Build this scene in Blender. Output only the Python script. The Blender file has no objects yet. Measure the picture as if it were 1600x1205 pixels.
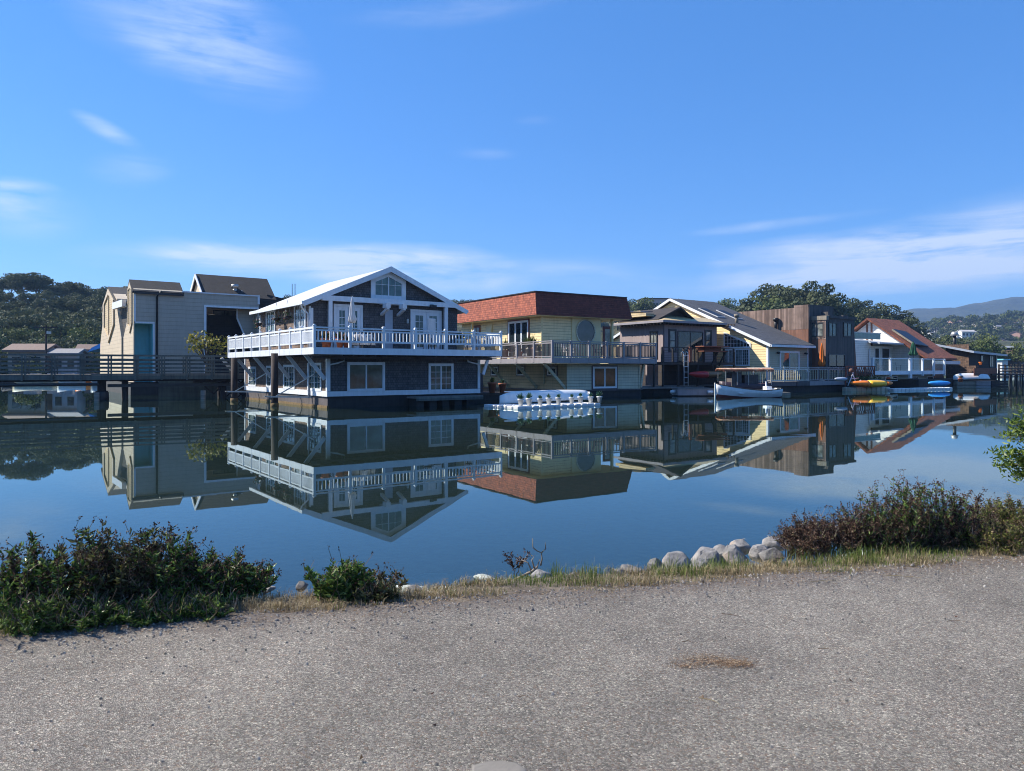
import bpy, bmesh, math, random
import numpy as np
from mathutils import Vector, Matrix
R = math.radians
SC = bpy.context.scene
COL = SC.collection
F_PX, CX, HY, CAM_Z = 1140.0, 800.0, 576.0, 2.05     # focal length in photo pixels, centre, horizon row, eye height
# ------------------------------------------------------------------ helpers
class MB:
    """collects shapes and builds them as one mesh object, with metric uv laid along each face"""
    def __init__(s): s.v, s.f = [], []
    def add(s, vs, fs):
        n = len(s.v); s.v += [tuple(p) for p in vs]; s.f += [tuple(i + n for i in f) for f in fs]; return s
    def box(s, x0, x1, y0, y1, z0, z1):
        if x0 > x1: x0, x1 = x1, x0
        if y0 > y1: y0, y1 = y1, y0
        if z0 > z1: z0, z1 = z1, z0
        return s.add([(x0,y0,z0),(x1,y0,z0),(x1,y1,z0),(x0,y1,z0),(x0,y0,z1),(x1,y0,z1),(x1,y1,z1),(x0,y1,z1)],
              [(0,3,2,1),(4,5,6,7),(0,1,5,4),(1,2,6,5),(2,3,7,6),(3,0,4,7)])
    def bar(s, p, q, w, h, up=(0,0,1)):
        p, q = Vector(p), Vector(q); d = (q-p).normalized(); u = Vector(up)
        if abs(d.dot(u)) > .98: u = Vector((0,1,0))
        sd = d.cross(u).normalized(); u = sd.cross(d).normalized()
        a, b = sd*w/2, u*h/2
        return s.add([p-a-b,p+a-b,p+a+b,p-a+b,q-a-b,q+a-b,q+a+b,q-a+b],
              [(0,3,2,1),(4,5,6,7),(0,1,5,4),(1,2,6,5),(2,3,7,6),(3,0,4,7)])
    def cyl(s, p, q, r0, r1=None, n=10, cap=True):
        r1 = r0 if r1 is None else r1
        p, q = Vector(p), Vector(q); d = (q-p).normalized()
        u = Vector((0,0,1)) if abs(d.z) < .9 else Vector((1,0,0))
        a = d.cross(u).normalized(); b = a.cross(d).normalized(); vs = []
        for c, r in ((p,r0),(q,r1)):
            for i in range(n):
                t = 2*math.pi*i/n; vs.append(c + a*r*math.cos(t) - b*r*math.sin(t))
        fs = [(i,(i+1)%n,n+(i+1)%n,n+i) for i in range(n)]
        if cap: fs += [tuple(range(n))[::-1], tuple(range(n,2*n))]
        return s.add(vs, fs)
    def tube(s, pts, rs, n=6):
        pts = [Vector(p) for p in pts]; vs = []
        if not hasattr(rs,'__len__'): rs = [rs]*len(pts)
        for i, c in enumerate(pts):
            d = (pts[min(i+1,len(pts)-1)] - pts[max(i-1,0)]).normalized()
            u = Vector((0,0,1)) if abs(d.z) < .9 else Vector((1,0,0))
            a = d.cross(u).normalized(); b = a.cross(d).normalized()
            for k in range(n):
                t = 2*math.pi*k/n; vs.append(c + a*rs[i]*math.cos(t) - b*rs[i]*math.sin(t))
        fs = [(i*n+k, i*n+(k+1)%n, (i+1)*n+(k+1)%n, (i+1)*n+k) for i in range(len(pts)-1) for k in range(n)]
        fs += [tuple(range(n))[::-1], tuple(range((len(pts)-1)*n, len(pts)*n))]
        return s.add(vs, fs)
    def prism(s, poly, ex):
        """poly: list of 3-d points, extruded along ex"""
        n = len(poly); P = [Vector(p) for p in poly]; ex = Vector(ex)
        nrm = Vector((0,0,0))
        for i in range(n): nrm += P[i].cross(P[(i+1)%n])
        if nrm.dot(ex) > 0: P = P[::-1]
        return s.add(P + [p+ex for p in P], [tuple(range(n)), tuple(range(n,2*n))[::-1]] + [(i,n+i,n+(i+1)%n,(i+1)%n) for i in range(n)])
    def lathe(s, prof, c=(0,0,0), n=14):
        vs = []
        for r, z in prof:
            for k in range(n):
                t = 2*math.pi*k/n; vs.append((c[0]+r*math.cos(t), c[1]+r*math.sin(t), c[2]+z))
        m = len(prof)
        fs = [(i*n+k, i*n+(k+1)%n, (i+1)*n+(k+1)%n, (i+1)*n+k) for i in range(m-1) for k in range(n)]
        fs += [tuple(range(n))[::-1], tuple(range((m-1)*n, m*n))]
        return s.add(vs, fs)
    def build(s, name, mat, parent=None, smooth=False, bevel=0):
        me = bpy.data.meshes.new(name); me.from_pydata(s.v, [], s.f); me.update()
        uv = me.uv_layers.new(name='uv'); Z = Vector((0,0,1)); dat = uv.data
        for p in me.polygons:
            n = p.normal
            h = Z.cross(n) if abs(n.z) < .995 else Vector((1,0,0))
            if h.length < 1e-6: h = Vector((1,0,0))
            h.normalize(); up = n.cross(h)
            for li in p.loop_indices:
                c = me.vertices[me.loops[li].vertex_index].co
                dat[li].uv = (c.dot(h), c.dot(up))
        if smooth:
            for p in me.polygons: p.use_smooth = True
        me.materials.append(mat)
        o = bpy.data.objects.new(name, me); COL.objects.link(o)
        if parent is not None: o.parent = parent
        if bevel:
            m = o.modifiers.new('bevel','BEVEL'); m.width = bevel; m.segments = 2; m.limit_method = 'ANGLE'
        return o
def mesh_np(name, V, Fq, mat, parent=None, smooth=False):
    me = bpy.data.meshes.new(name)
    me.from_pydata(V.tolist() if hasattr(V,'tolist') else V, [], Fq.tolist() if hasattr(Fq,'tolist') else Fq)
    me.update(); me.materials.append(mat)
    if smooth: me.polygons.foreach_set('use_smooth', [True]*len(me.polygons))
    o = bpy.data.objects.new(name, me); COL.objects.link(o)
    if parent is not None: o.parent = parent
    return o
def tag(o, label=None, cat=None, group=None, kind=None):
    if label: o['label'] = label
    if cat: o['category'] = cat
    if group: o['group'] = group
    if kind: o['kind'] = kind
    return o
def thing(name, label, cat, loc=(0,0,0), rz=0, group=None):
    o = bpy.data.objects.new(name, None); COL.objects.link(o)
    o.location = loc; o.rotation_euler = (0,0,rz); o.empty_display_size = .2
    return tag(o, label, cat, group)
def copy_tree(o, parent=None):
    c = o.copy(); COL.objects.link(c)
    if parent is not None: c.parent = parent
    for ch in list(o.children): copy_tree(ch, c)
    return c
class Frame:
    """a house's own axes: a runs along its front to the right, b runs back, z up; helpers read photo pixels into these metres"""
    def __init__(s, px, wl, deg, Y=None):
        s.Y = CAM_Z*F_PX/(wl-HY) if Y is None else Y
        s.X = (px-CX)/F_PX*s.Y; s.th = R(deg); s.u = (math.cos(s.th), math.sin(s.th)); s.w = (-math.sin(s.th), math.cos(s.th))
    def xy(s, a, b): return (s.X+a*s.u[0]+b*s.w[0], s.Y+a*s.u[1]+b*s.w[1])
    def A(s, px, b=0):
        t = (px-CX)/F_PX; x0, y0 = s.xy(0,b); return (t*y0-x0)/(s.u[0]-t*s.u[1])
    def B(s, px, a=0):
        t = (px-CX)/F_PX; x0, y0 = s.xy(a,0); return (t*y0-x0)/(s.w[0]-t*s.w[1])
    def Z(s, py, a=0, b=0): return CAM_Z - (py-HY)/F_PX*s.xy(a,b)[1]
    def root(s, name, label, cat='house', group=None): return thing(name, label, cat, (s.X,s.Y,0), s.th, group)
def at(px, Y): return (px-CX)/F_PX*Y
def zat(py, Y): return CAM_Z-(py-HY)/F_PX*Y
# ------------------------------------------------------------------ materials
def newmat(name):
    m = bpy.data.materials.new(name); m.use_nodes = True; nt = m.node_tree
    return m, nt, nt.nodes['Principled BSDF']
def N(nt, t, **k):
    n = nt.nodes.new(t)
    for a, b in k.items():
        if a.startswith('i_'):
            key = a[2:].replace('_',' '); n.inputs[int(key) if key.isdigit() else key].default_value = b
        else: setattr(n, a, b)
    return n
def L(nt, a, b): nt.links.new(a, b)
def rgba(c): return (c[0],c[1],c[2],1)
def mixc(nt, fac, a, b, bt='MIX'):
    m = N(nt,'ShaderNodeMix', data_type='RGBA', blend_type=bt, clamp_factor=True)
    for i, x in ((0,fac),(6,a),(7,b)):
        if hasattr(x,'is_output'): L(nt, x, m.inputs[i])
        else: m.inputs[i].default_value = x if i == 0 else rgba(x)
    return m.outputs[2]
def math_(nt, op, a, b=None, c=None, clamp=False):
    m = N(nt,'ShaderNodeMath', operation=op, use_clamp=clamp)
    for i, x in enumerate((a,b,c)):
        if x is None: continue
        if hasattr(x,'is_output'): L(nt, x, m.inputs[i])
        else: m.inputs[i].default_value = x
    return m.outputs[0]
def ramp(nt, fac, stops):
    r = N(nt,'ShaderNodeValToRGB'); L(nt, fac, r.inputs[0]); e = r.color_ramp.elements
    while len(e) < len(stops): e.new(.5)
    for el, (p, c) in zip(e, stops): el.position = p; el.color = rgba(c) if hasattr(c,'__len__') else (c,c,c,1)
    return r.outputs[0]
def noise(nt, vec, scale, detail=4, rough=.55):
    n = N(nt,'ShaderNodeTexNoise', i_Scale=scale, i_Detail=detail, i_Roughness=rough)
    if vec is not None: L(nt, vec, n.inputs['Vector'])
    return n.outputs[0]
def bump(nt, b, h, strength=.5, dist=.02):
    n = N(nt,'ShaderNodeBump', i_Strength=strength, i_Distance=dist); L(nt, h, n.inputs['Height']); L(nt, n.outputs[0], b.inputs['Normal'])
def weather(nt, col, amt=.35, sc=1.2):
    """blotches, and streaks that run down a face"""
    tc = N(nt,'ShaderNodeTexCoord'); mp = N(nt,'ShaderNodeMapping'); mp.inputs['Scale'].default_value = (3.2,.35,1)
    L(nt, tc.outputs['UV'], mp.inputs[0])
    st = noise(nt, mp.outputs[0], 2.2, 5); bl = noise(nt, tc.outputs['Object'], sc, 5)
    f = ramp(nt, math_(nt,'ADD', math_(nt,'MULTIPLY',st,.5), math_(nt,'MULTIPLY',bl,.5)), [(.36,1-amt),(.58,1+.0*amt)])
    return mixc(nt, 1, col, f, 'MULTIPLY')
def plain(name, col, rough=.6, metal=0, var=.18, sc=2.5, bmp=.15, bsc=40):
    m, nt, b = newmat(name)
    L(nt, weather(nt, mixc(nt, 0, col, col), var, sc), b.inputs['Base Color'])
    b.inputs['Roughness'].default_value = rough; b.inputs['Metallic'].default_value = metal
    if bmp:
        tc = N(nt,'ShaderNodeTexCoord'); bump(nt, b, noise(nt, tc.outputs['Object'], bsc, 3), bmp, .01)
    return m
def shingle(name, c1, c2, gap, w=.16, h=.13, rough=.85, amt=.35, bd=.02, ms=.006):
    m, nt, b = newmat(name); tc = N(nt,'ShaderNodeTexCoord')
    br = N(nt,'ShaderNodeTexBrick', offset=.37, squash=1, i_Scale=1.0, i_Mortar_Size=ms, i_Mortar_Smooth=.1, i_Bias=0.0, i_Brick_Width=w, i_Row_Height=h)
    wob = N(nt,'ShaderNodeVectorMath', operation='MULTIPLY_ADD'); nz = N(nt,'ShaderNodeTexNoise', i_Scale=6.0)
    L(nt, tc.outputs['UV'], nz.inputs['Vector']); L(nt, nz.outputs['Color'], wob.inputs[0]); wob.inputs[1].default_value = (.03,.012,0); L(nt, tc.outputs['UV'], wob.inputs[2])
    L(nt, wob.outputs[0], br.inputs['Vector'])
    br.inputs['Color1'].default_value = rgba(c1); br.inputs['Color2'].default_value = rgba(c2); br.inputs['Mortar'].default_value = rgba(gap)
    L(nt, weather(nt, br.outputs['Color'], amt), b.inputs['Base Color']); b.inputs['Roughness'].default_value = rough
    sep = N(nt,'ShaderNodeSeparateXYZ'); L(nt, wob.outputs[0], sep.inputs[0])
    saw = math_(nt,'SUBTRACT', 1, math_(nt,'FRACT', math_(nt,'DIVIDE', sep.outputs[1], h)))
    hh = math_(nt,'SUBTRACT', math_(nt,'ADD', saw, math_(nt,'MULTIPLY', noise(nt, tc.outputs['UV'], 30, 3), .4)), br.outputs['Fac'])
    bump(nt, b, hh, .9, bd)
    return m
def lap(name, col, h=.17, amt=.2, rough=.55, line=.45, bd=.018):
    m, nt, b = newmat(name); tc = N(nt,'ShaderNodeTexCoord'); sep = N(nt,'ShaderNodeSeparateXYZ'); L(nt, tc.outputs['UV'], sep.inputs[0])
    fr = math_(nt,'FRACT', math_(nt,'DIVIDE', sep.outputs[1], h))
    ln = ramp(nt, fr, [(0,line),(.09,line),(.14,1)])
    L(nt, weather(nt, mixc(nt, 1, col, ln, 'MULTIPLY'), amt), b.inputs['Base Color']); b.inputs['Roughness'].default_value = rough
    bump(nt, b, math_(nt,'SUBTRACT', 1, fr), .9, bd)
    return m
def boards(name, c1, c2, w=.14, vertical=True, rough=.8, amt=.35, gap=.35, spread=1.0):
    m, nt, b = newmat(name); tc = N(nt,'ShaderNodeTexCoord'); sep = N(nt,'ShaderNodeSeparateXYZ'); L(nt, tc.outputs['UV'], sep.inputs[0])
    c = math_(nt,'DIVIDE', sep.outputs[0 if vertical else 1], w)
    wn = N(nt,'ShaderNodeTexWhiteNoise', noise_dimensions='1D'); L(nt, math_(nt,'FLOOR', c), wn.inputs['W'])
    fr = math_(nt,'FRACT', c)
    mp = N(nt,'ShaderNodeMapping'); mp.inputs['Scale'].default_value = (30,1.5,1) if vertical else (1.5,30,1); L(nt, tc.outputs['UV'], mp.inputs[0])
    grain = noise(nt, mp.outputs[0], 1.0, 4)
    col = mixc(nt, math_(nt,'ADD', math_(nt,'MULTIPLY', wn.outputs[0], .75*spread), math_(nt,'MULTIPLY', grain, .35), clamp=True), c1, c2)
    edge = ramp(nt, fr, [(0,gap),(.06,1),(.94,1),(1,gap)])
    L(nt, weather(nt, mixc(nt, 1, col, edge, 'MULTIPLY'), amt), b.inputs['Base Color']); b.inputs['Roughness'].default_value = rough
    bump(nt, b, math_(nt,'ADD', edge, math_(nt,'MULTIPLY', grain, .3)), .7, .012)
    return m
def glass(name, col=(.012,.018,.022), rough=.03, curtain=None):
    m, nt, b = newmat(name); tc = N(nt,'ShaderNodeTexCoord')
    c = ramp(nt, noise(nt, tc.outputs['Object'], 1.1, 3), [(.38,col),(.66,curtain or tuple(x*2.4+.006 for x in col))])
    L(nt, c, b.inputs['Base Color']); b.inputs['Roughness'].default_value = rough; b.inputs['IOR'].default_value = 1.62
    bump(nt, b, noise(nt, tc.outputs['Object'], 1.3, 1), .05, .02)
    return m
def leafmat(name, stops, rough=.5, trans=.25, sc=None):
    m, nt, b = newmat(name); g = N(nt,'ShaderNodeNewGeometry')
    f = g.outputs['Random Per Island']
    if sc:
        tc = N(nt,'ShaderNodeTexCoord'); f = math_(nt,'ADD', math_(nt,'MULTIPLY', f, .6), math_(nt,'MULTIPLY', noise(nt, tc.outputs['Object'], sc, 2), .5), clamp=True)
    c = ramp(nt, f, stops); L(nt, c, b.inputs['Base Color']); b.inputs['Roughness'].default_value = rough; b.inputs['Specular IOR Level'].default_value = .25
    if trans:
        t = N(nt,'ShaderNodeBsdfTranslucent'); L(nt, c, t.inputs[0]); mx = N(nt,'ShaderNodeMixShader', i_0=trans)
        L(nt, b.outputs[0], mx.inputs[1]); L(nt, t.outputs[0], mx.inputs[2]); L(nt, mx.outputs[0], nt.nodes['Material Output'].inputs[0])
    return m
MT = {}
MT['white'] = plain('white_paint', (.76,.79,.82), .45, var=.14)
MT['roof_white'] = plain('pale_roof', (.5,.52,.55), .6)
MT['h1_shingle'] = shingle('shaded_shingle', (.14,.13,.132), (.09,.084,.086), (.024,.022,.022), .15, .13)  # the front's cool shade is put into this grey
MT['h1_side'] = shingle('sunlit_shingle', (.24,.165,.125), (.12,.08,.06), (.02,.015,.012), .17, .14)  # same shingle on the left face, with the sunlit tone in its colour
MT['hull'] = plain('dark_hull', (.03,.028,.028), .8, var=.5, sc=3, bmp=.5, bsc=12)
MT['hull_grey'] = plain('grey_concrete_hull', (.11,.095,.095), .85, var=.45, sc=2, bmp=.5, bsc=9)
MT['weed'] = plain('weedy_waterline', (.2,.13,.05), .9, var=.5, sc=5, bmp=.8, bsc=14)
MT['glass'] = glass('window_glass')
MT['glass_teal'] = glass('window_glass_teal', (.02,.05,.05), .04, (.09,.17,.16))
MT['glass_warm'] = glass('window_glass_warm', (.035,.015,.01), .04, (.12,.05,.025))
MT['glass_curtain'] = glass('window_glass_curtain', (.06,.07,.065), .05, (.28,.3,.28))
MT['pile'] = plain('tarred_timber', (.035,.022,.018), .85, var=.5, sc=3, bmp=.7, bsc=14)
MT['galv'] = plain('galvanised_steel', (.5,.5,.48), .45, .5, var=.25)
MT['deckwood'] = boards('grey_deck_boards', (.16,.15,.14), (.26,.24,.22), .14, False)
MT['old_timber'] = boards('weathered_green_timber', (.1,.11,.098), (.2,.21,.18), .2, False, amt=.5)
MT['tan_timber'] = boards('worn_deck_planks', (.2,.17,.13), (.34,.3,.24), .14, False, amt=.4)
MT['red_shake'] = shingle('sunlit_red_shake', (.42,.11,.055), (.22,.052,.03), (.05,.014,.01), .2, .17, amt=.3, bd=.05)  # brighter red: sun on the left slope is put into the colour
MT['red_flat'] = shingle('shaded_red_roof', (.22,.055,.035), (.15,.038,.026), (.07,.02,.015), .3, .15, amt=.25, bd=.02)  # darker red: shade of the slopes away from the sun, in the colour
MT['yellow'] = lap('yellow_siding', (.84,.68,.36), .2, .18)
MT['yellow_pale'] = plain('pale_yellow_paint', (.74,.62,.33), .5, var=.12)
MT['cream_sage'] = lap('cream_green_siding', (.6,.56,.4), .2, .2)
MT['h2_beige'] = lap('tan_siding', (.6,.46,.25), .2, .25)
MT['lilac'] = plain('grey_lilac_paint', (.29,.27,.285), .55, var=.2)
MT['dark_rail'] = plain('dark_baluster_paint', (.05,.045,.05), .5)
MT['red_trim'] = plain('dark_red_trim', (.14,.02,.018), .5)
MT['plum'] = plain('plum_trim', (.05,.03,.045), .5)
MT['beige_ply'] = lap('shaded_beige_plywood', (.46,.4,.325), .32, .14, line=.82, bd=.006)  # front walls: shade worked into a greyer plywood colour
MT['cream_ply'] = lap('sunlit_cream_plywood', (.62,.5,.34), .32, .16, line=.85, bd=.006)  # left faces: sunlight worked into a lighter, warmer plywood colour
MT['teal'] = plain('teal_paint', (.2,.62,.68), .5, var=.12)
MT['dark_roof'] = shingle('charcoal_roof', (.022,.02,.021), (.014,.013,.014), (.007,.007,.007), .3, .16, amt=.25, bd=.03)
MT['gutter_dark'] = plain('dark_gutter', (.02,.02,.022), .5)
MT['gable_yellow'] = lap('buttery_siding', (.86,.67,.36), .22, .14)
MT['sage'] = lap('sage_grey_siding', (.38,.38,.28), .17, .15)
MT['grey_roof'] = shingle('blue_grey_roof', (.09,.095,.108), (.06,.065,.075), (.035,.035,.042), .3, .15, amt=.25, bd=.01)
MT['plum_ply'] = boards('plum_grey_plywood', (.3,.24,.235), (.34,.275,.265), .3, True, amt=.12, gap=.7)
MT['dark_wood'] = boards('dark_stained_wood', (.03,.024,.022), (.055,.042,.036), .14, False)
MT['redwood'] = boards('red_brown_timber', (.2,.06,.03), (.32,.11,.06), .12, False)
MT['barn'] = boards('weathered_redwood_boards', (.07,.04,.03), (.36,.25,.2), .2, True, amt=.4)
MT['barn_red'] = boards('rusty_redwood_boards', (.17,.075,.045), (.27,.13,.085), .16, True, amt=.35)
MT['barn_dark'] = boards('shaded_grey_boards', (.07,.062,.06), (.13,.115,.11), .2, True, amt=.35)  # front faces of the board house, their shade included in the colour
MT['lap_white'] = lap('white_siding', (.72,.72,.68), .2, .16, line=.6)
MT['tile'] = shingle('rust_tile_roof', (.3,.1,.055), (.18,.06,.035), (.07,.025,.018), .25, .2, amt=.35, bd=.04)
MT['brown_shingle'] = shingle('dark_brown_shingle', (.17,.1,.062), (.075,.045,.03), (.015,.01,.008), .22, .2, amt=.3, bd=.03)
MT['solar'] = plain('solar_cells', (.012,.013,.022), .45, bmp=0)
MT['pv_light'] = plain('pale_panel', (.35,.4,.48), .3)
MT['bluegreen_glass'] = glass('green_glass_balustrade', (.02,.1,.1), .06, (.04,.16,.16))
MT['terracotta'] = plain('terracotta', (.42,.13,.06), .75, var=.25)
MT['plastic_white'] = plain('white_plastic', (.72,.72,.7), .4, var=.2)
MT['plastic_cream'] = plain('cream_float_plastic', (.66,.6,.46), .5, var=.25)
MT['boat_white'] = plain('white_gelcoat', (.8,.8,.78), .25, var=.1, bmp=0)
MT['hull_red'] = plain('red_antifouling', (.1,.018,.02), .6)
MT['kayak_red'] = plain('red_kayak_plastic', (.5,.03,.03), .35)
MT['kayak_tan'] = plain('tan_kayak_hull', (.22,.12,.05), .4)
MT['kayak_orange'] = plain('orange_kayak_plastic', (1,.25,.02), .4)
MT['kayak_yellow'] = plain('yellow_kayak_plastic', (1,.55,.03), .4)
MT['kayak_blue'] = plain('blue_kayak_plastic', (.04,.32,.75), .35)
MT['kayak_grey'] = plain('grey_canoe', (.35,.38,.42), .4)
MT['cloth_white'] = plain('white_canvas', (.72,.7,.68), .9, bmp=.3, bsc=60)
MT['cloth_orange'] = plain('orange_canvas', (.75,.2,.03), .9, bmp=.3)
MT['cloth_green'] = plain('dark_green_canvas', (.015,.09,.05), .9, bmp=.3)
MT['tan_cloth'] = boards('striped_fringe_canvas', (.42,.14,.08), (.6,.45,.32), .16, True, rough=.9, gap=.8)
MT['chair_dark'] = plain('dark_patio_metal', (.04,.05,.07), .5)
MT['bark'] = plain('bark', (.12,.1,.085), .95, var=.5, bmp=.8, bsc=10)
MT['euc'] = leafmat('eucalyptus_leaves', [(0,(.03,.042,.022)),(.45,(.06,.078,.036)),(.8,(.1,.115,.05)),(1,(.16,.16,.075))], .75, .2, .12)
MT['oak'] = leafmat('bay_tree_leaves', [(0,(.035,.055,.02)),(.5,(.08,.11,.032)),(1,(.18,.19,.055))], .75, .2, .2)
MT['yellowgreen'] = leafmat('yellow_green_leaves', [(0,(.08,.09,.015)),(.5,(.2,.19,.03)),(1,(.36,.3,.05))], .6, .25)
MT['house_wall'] = None
# ------------------------------------------------------------------ facade helpers (face F looks to the viewer, face L to the left)
def fm(face, plane):
    if face == 'F': return lambda s, t, d: (s, plane-d, t)
    return lambda s, t, d: (plane-d, s, t)
def fbox(mb, face, plane, s0, s1, t0, t1, d0, d1):
    m = fm(face, plane); p, q = m(s0,t0,d0), m(s1,t1,d1)
    mb.box(p[0],q[0],p[1],q[1],p[2],q[2]); return mb
def window(par, face, plane, s0, s1, z0, z1, frame=None, gl=None, cols=2, rows=1, fw=.1, mw=.03, proud=.06, sill=False, grid=None, name='window', outer=None, label=None):
    """frame mesh with its pane as a child; the opening reads deeper than the casing"""
    frame = frame or MT['white']; gl = gl or MT['glass']
    if s0 > s1: s0, s1 = s1, s0
    if z0 > z1: z0, z1 = z1, z0
    mb = MB()
    fbox(mb,face,plane,s0,s1,z1-fw,z1,0.002,proud); fbox(mb,face,plane,s0,s1,z0,z0+fw,0.002,proud)
    fbox(mb,face,plane,s0,s0+fw,z0+fw,z1-fw,0.002,proud); fbox(mb,face,plane,s1-fw,s1,z0+fw,z1-fw,0.002,proud)
    w = (s1-s0-2*fw); h = z1-z0-2*fw
    for i in range(1,cols):
        c = s0+fw+w*i/cols; fbox(mb,face,plane,c-mw,c+mw,z0+fw,z1-fw,0.004,proud*.7)
    for i in range(1,rows):
        c = z0+fw+h*i/rows; fbox(mb,face,plane,s0+fw,s1-fw,c-mw,c+mw,0.004,proud*.66)
    if grid:
        gc, gr, gw = grid
        for i in range(1,gc):
            c = s0+fw+w*i/gc; fbox(mb,face,plane,c-gw,c+gw,z0+fw,z1-fw,0.006,proud*.5)
        for i in range(1,gr):
            c = z0+fw+h*i/gr; fbox(mb,face,plane,s0+fw,s1-fw,c-gw,c+gw,0.006,proud*.46)
    if outer:
        ob = MB(); o_ = .09
        fbox(ob,face,plane,s0-o_,s1+o_,z1,z1+o_,0.002,proud*.8); fbox(ob,face,plane,s0-o_,s1+o_,z0-o_,z0,0.002,proud*.8)
        fbox(ob,face,plane,s0-o_,s0,z0,z1,0.002,proud*.8); fbox(ob,face,plane,s1,s1+o_,z0,z1,0.002,proud*.8)
    f = mb.build(name, frame, par)
    if label: f['label'] = label
    pb = MB(); fbox(pb,face,plane,s0+fw*.9,s1-fw*.9,z0+fw*.9,z1-fw*.9,-.02,.012); pb.build('pane', gl, f)
    if outer: ob.build('casing', outer, f)
    if sill:
        sb = MB(); fbox(sb,face,plane,s0-.06,s1+.06,z0-.07,z0-.003,0.002,proud+.06); sb.build('sill', frame, f)
    return f
def railing(par, p, q, zf, h, nposts, mat, balmat=None, sp=.13, bw=.035, pw=.1, toph=.09, lowz=.12, lowh=.07, finial=True, skip_first=False, post_down=0.0, name='railing'):
    """straight railing between p and q (a,b): posts are parts, rails and balusters one part"""
    p, q = Vector((p[0],p[1],0)), Vector((q[0],q[1],0)); d = q-p; Ln = d.length; d.normalize()
    mb = MB()
    mb.bar(p+Vector((0,0,zf+h-toph/2)), q+Vector((0,0,zf+h-toph/2)), pw*.95, toph)
    mb.bar(p+Vector((0,0,zf+h-toph-.1)), q+Vector((0,0,zf+h-toph-.1)), .045, .07)
    mb.bar(p+Vector((0,0,zf+lowz+lowh/2)), q+Vector((0,0,zf+lowz+lowh/2)), .06, lowh)
    r = mb.build(name, mat, par)
    bb = MB(); n = max(1,int(Ln/sp)); side = Vector((-d.y,d.x,0))
    for i in range(1,n):
        c = p+d*(Ln*i/n); a = c+Vector((0,0,zf+lowz+lowh)); b = c+Vector((0,0,zf+h-toph-.13)); bb.bar(a,b,bw,bw,up=side)
    bb.build('baluster_row', balmat or mat, r)
    for i in range(1 if skip_first else 0, nposts):
        c = p+d*(Ln*i/(nposts-1)); pb = MB()
        pb.box(c.x-pw/2,c.x+pw/2,c.y-pw/2,c.y+pw/2, zf-post_down, zf+h+.03)
        if finial: pb.box(c.x-pw/2-.02,c.x+pw/2+.02,c.y-pw/2-.02,c.y+pw/2+.02, zf+h+.03, zf+h+.07); pb.box(c.x-pw/3,c.x+pw/3,c.y-pw/3,c.y+pw/3, zf+h+.07, zf+h+.12)
        pb.build('railing_post', mat, par, bevel=.008)
    return r
def closed_umbrella(name, label, loc, h, cb, ct, r, clo, pole=None, n=12):
    """h pole top, canopy from cb to ct above the base"""
    t = thing(name, label, 'umbrella', loc)
    MB().cyl((0,0,.04),(0,0,h),.022,.022,8).build('pole', pole or MT['white'], t, True)
    vs = []; rings = [(cb,.75),(cb+.12*(ct-cb),1.0),(cb+.3*(ct-cb),.68),(cb+.42*(ct-cb),.6),(cb+.6*(ct-cb),.55),(cb+.8*(ct-cb),.38),(ct,.1)]
    K = n*4; mb = MB(); rnd = random.Random(5)
    for z, s in rings:
        for k in range(K):
            rr = r*s*(1+.3*math.cos(2*math.pi*k/K*8+s)) ; a = 2*math.pi*k/K
            vs.append((rr*math.cos(a), rr*math.sin(a), z+(.03*math.cos(8*a) if z == cb else 0)))
    m = len(rings); fs = [(i*K+k, i*K+(k+1)%K, (i+1)*K+(k+1)%K, (i+1)*K+k) for i in range(m-1) for k in range(K)] + [tuple(range((m-1)*K,m*K)), tuple(range(K))[::-1]]
    mb.add(vs, fs); mb.build('canopy', clo, t, True)
    MB().lathe([(.02,0),(.03,.03),(.02,.08)],(0,0,ct),8).build('finial', pole or MT['white'], t, True)
    MB().lathe([(.26,0),(.26,.05),(.08,.08),(.05,.25)],(0,0,0),14).build('base', MT['galv'], t)
    return t
def leaf_arrays(P, D, S, Ln, W, bend=.25):
    """one folded quad pair per leaf; arrays n x 3"""
    n = len(P); Nn = np.cross(D,S)
    Ln = Ln[:,None]; W = W[:,None]
    v0 = P; v1 = P+D*Ln*.5+S*W*.5+Nn*W*bend; v2 = P+D*Ln-Nn*Ln*.12; v3 = P+D*Ln*.5-S*W*.5+Nn*W*bend
    V = np.stack([v0,v1,v2,v3],1).reshape(-1,3); i = np.arange(n)[:,None]*4
    Fq = np.concatenate([i+np.array([[0,1,2]]), i+np.array([[0,2,3]])],0)
    return V, Fq
def unit(a): return a/np.maximum(np.linalg.norm(a,axis=1,keepdims=True),1e-9)
def rand_dirs(rng, n): return unit(rng.normal(size=(n,3)))
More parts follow.
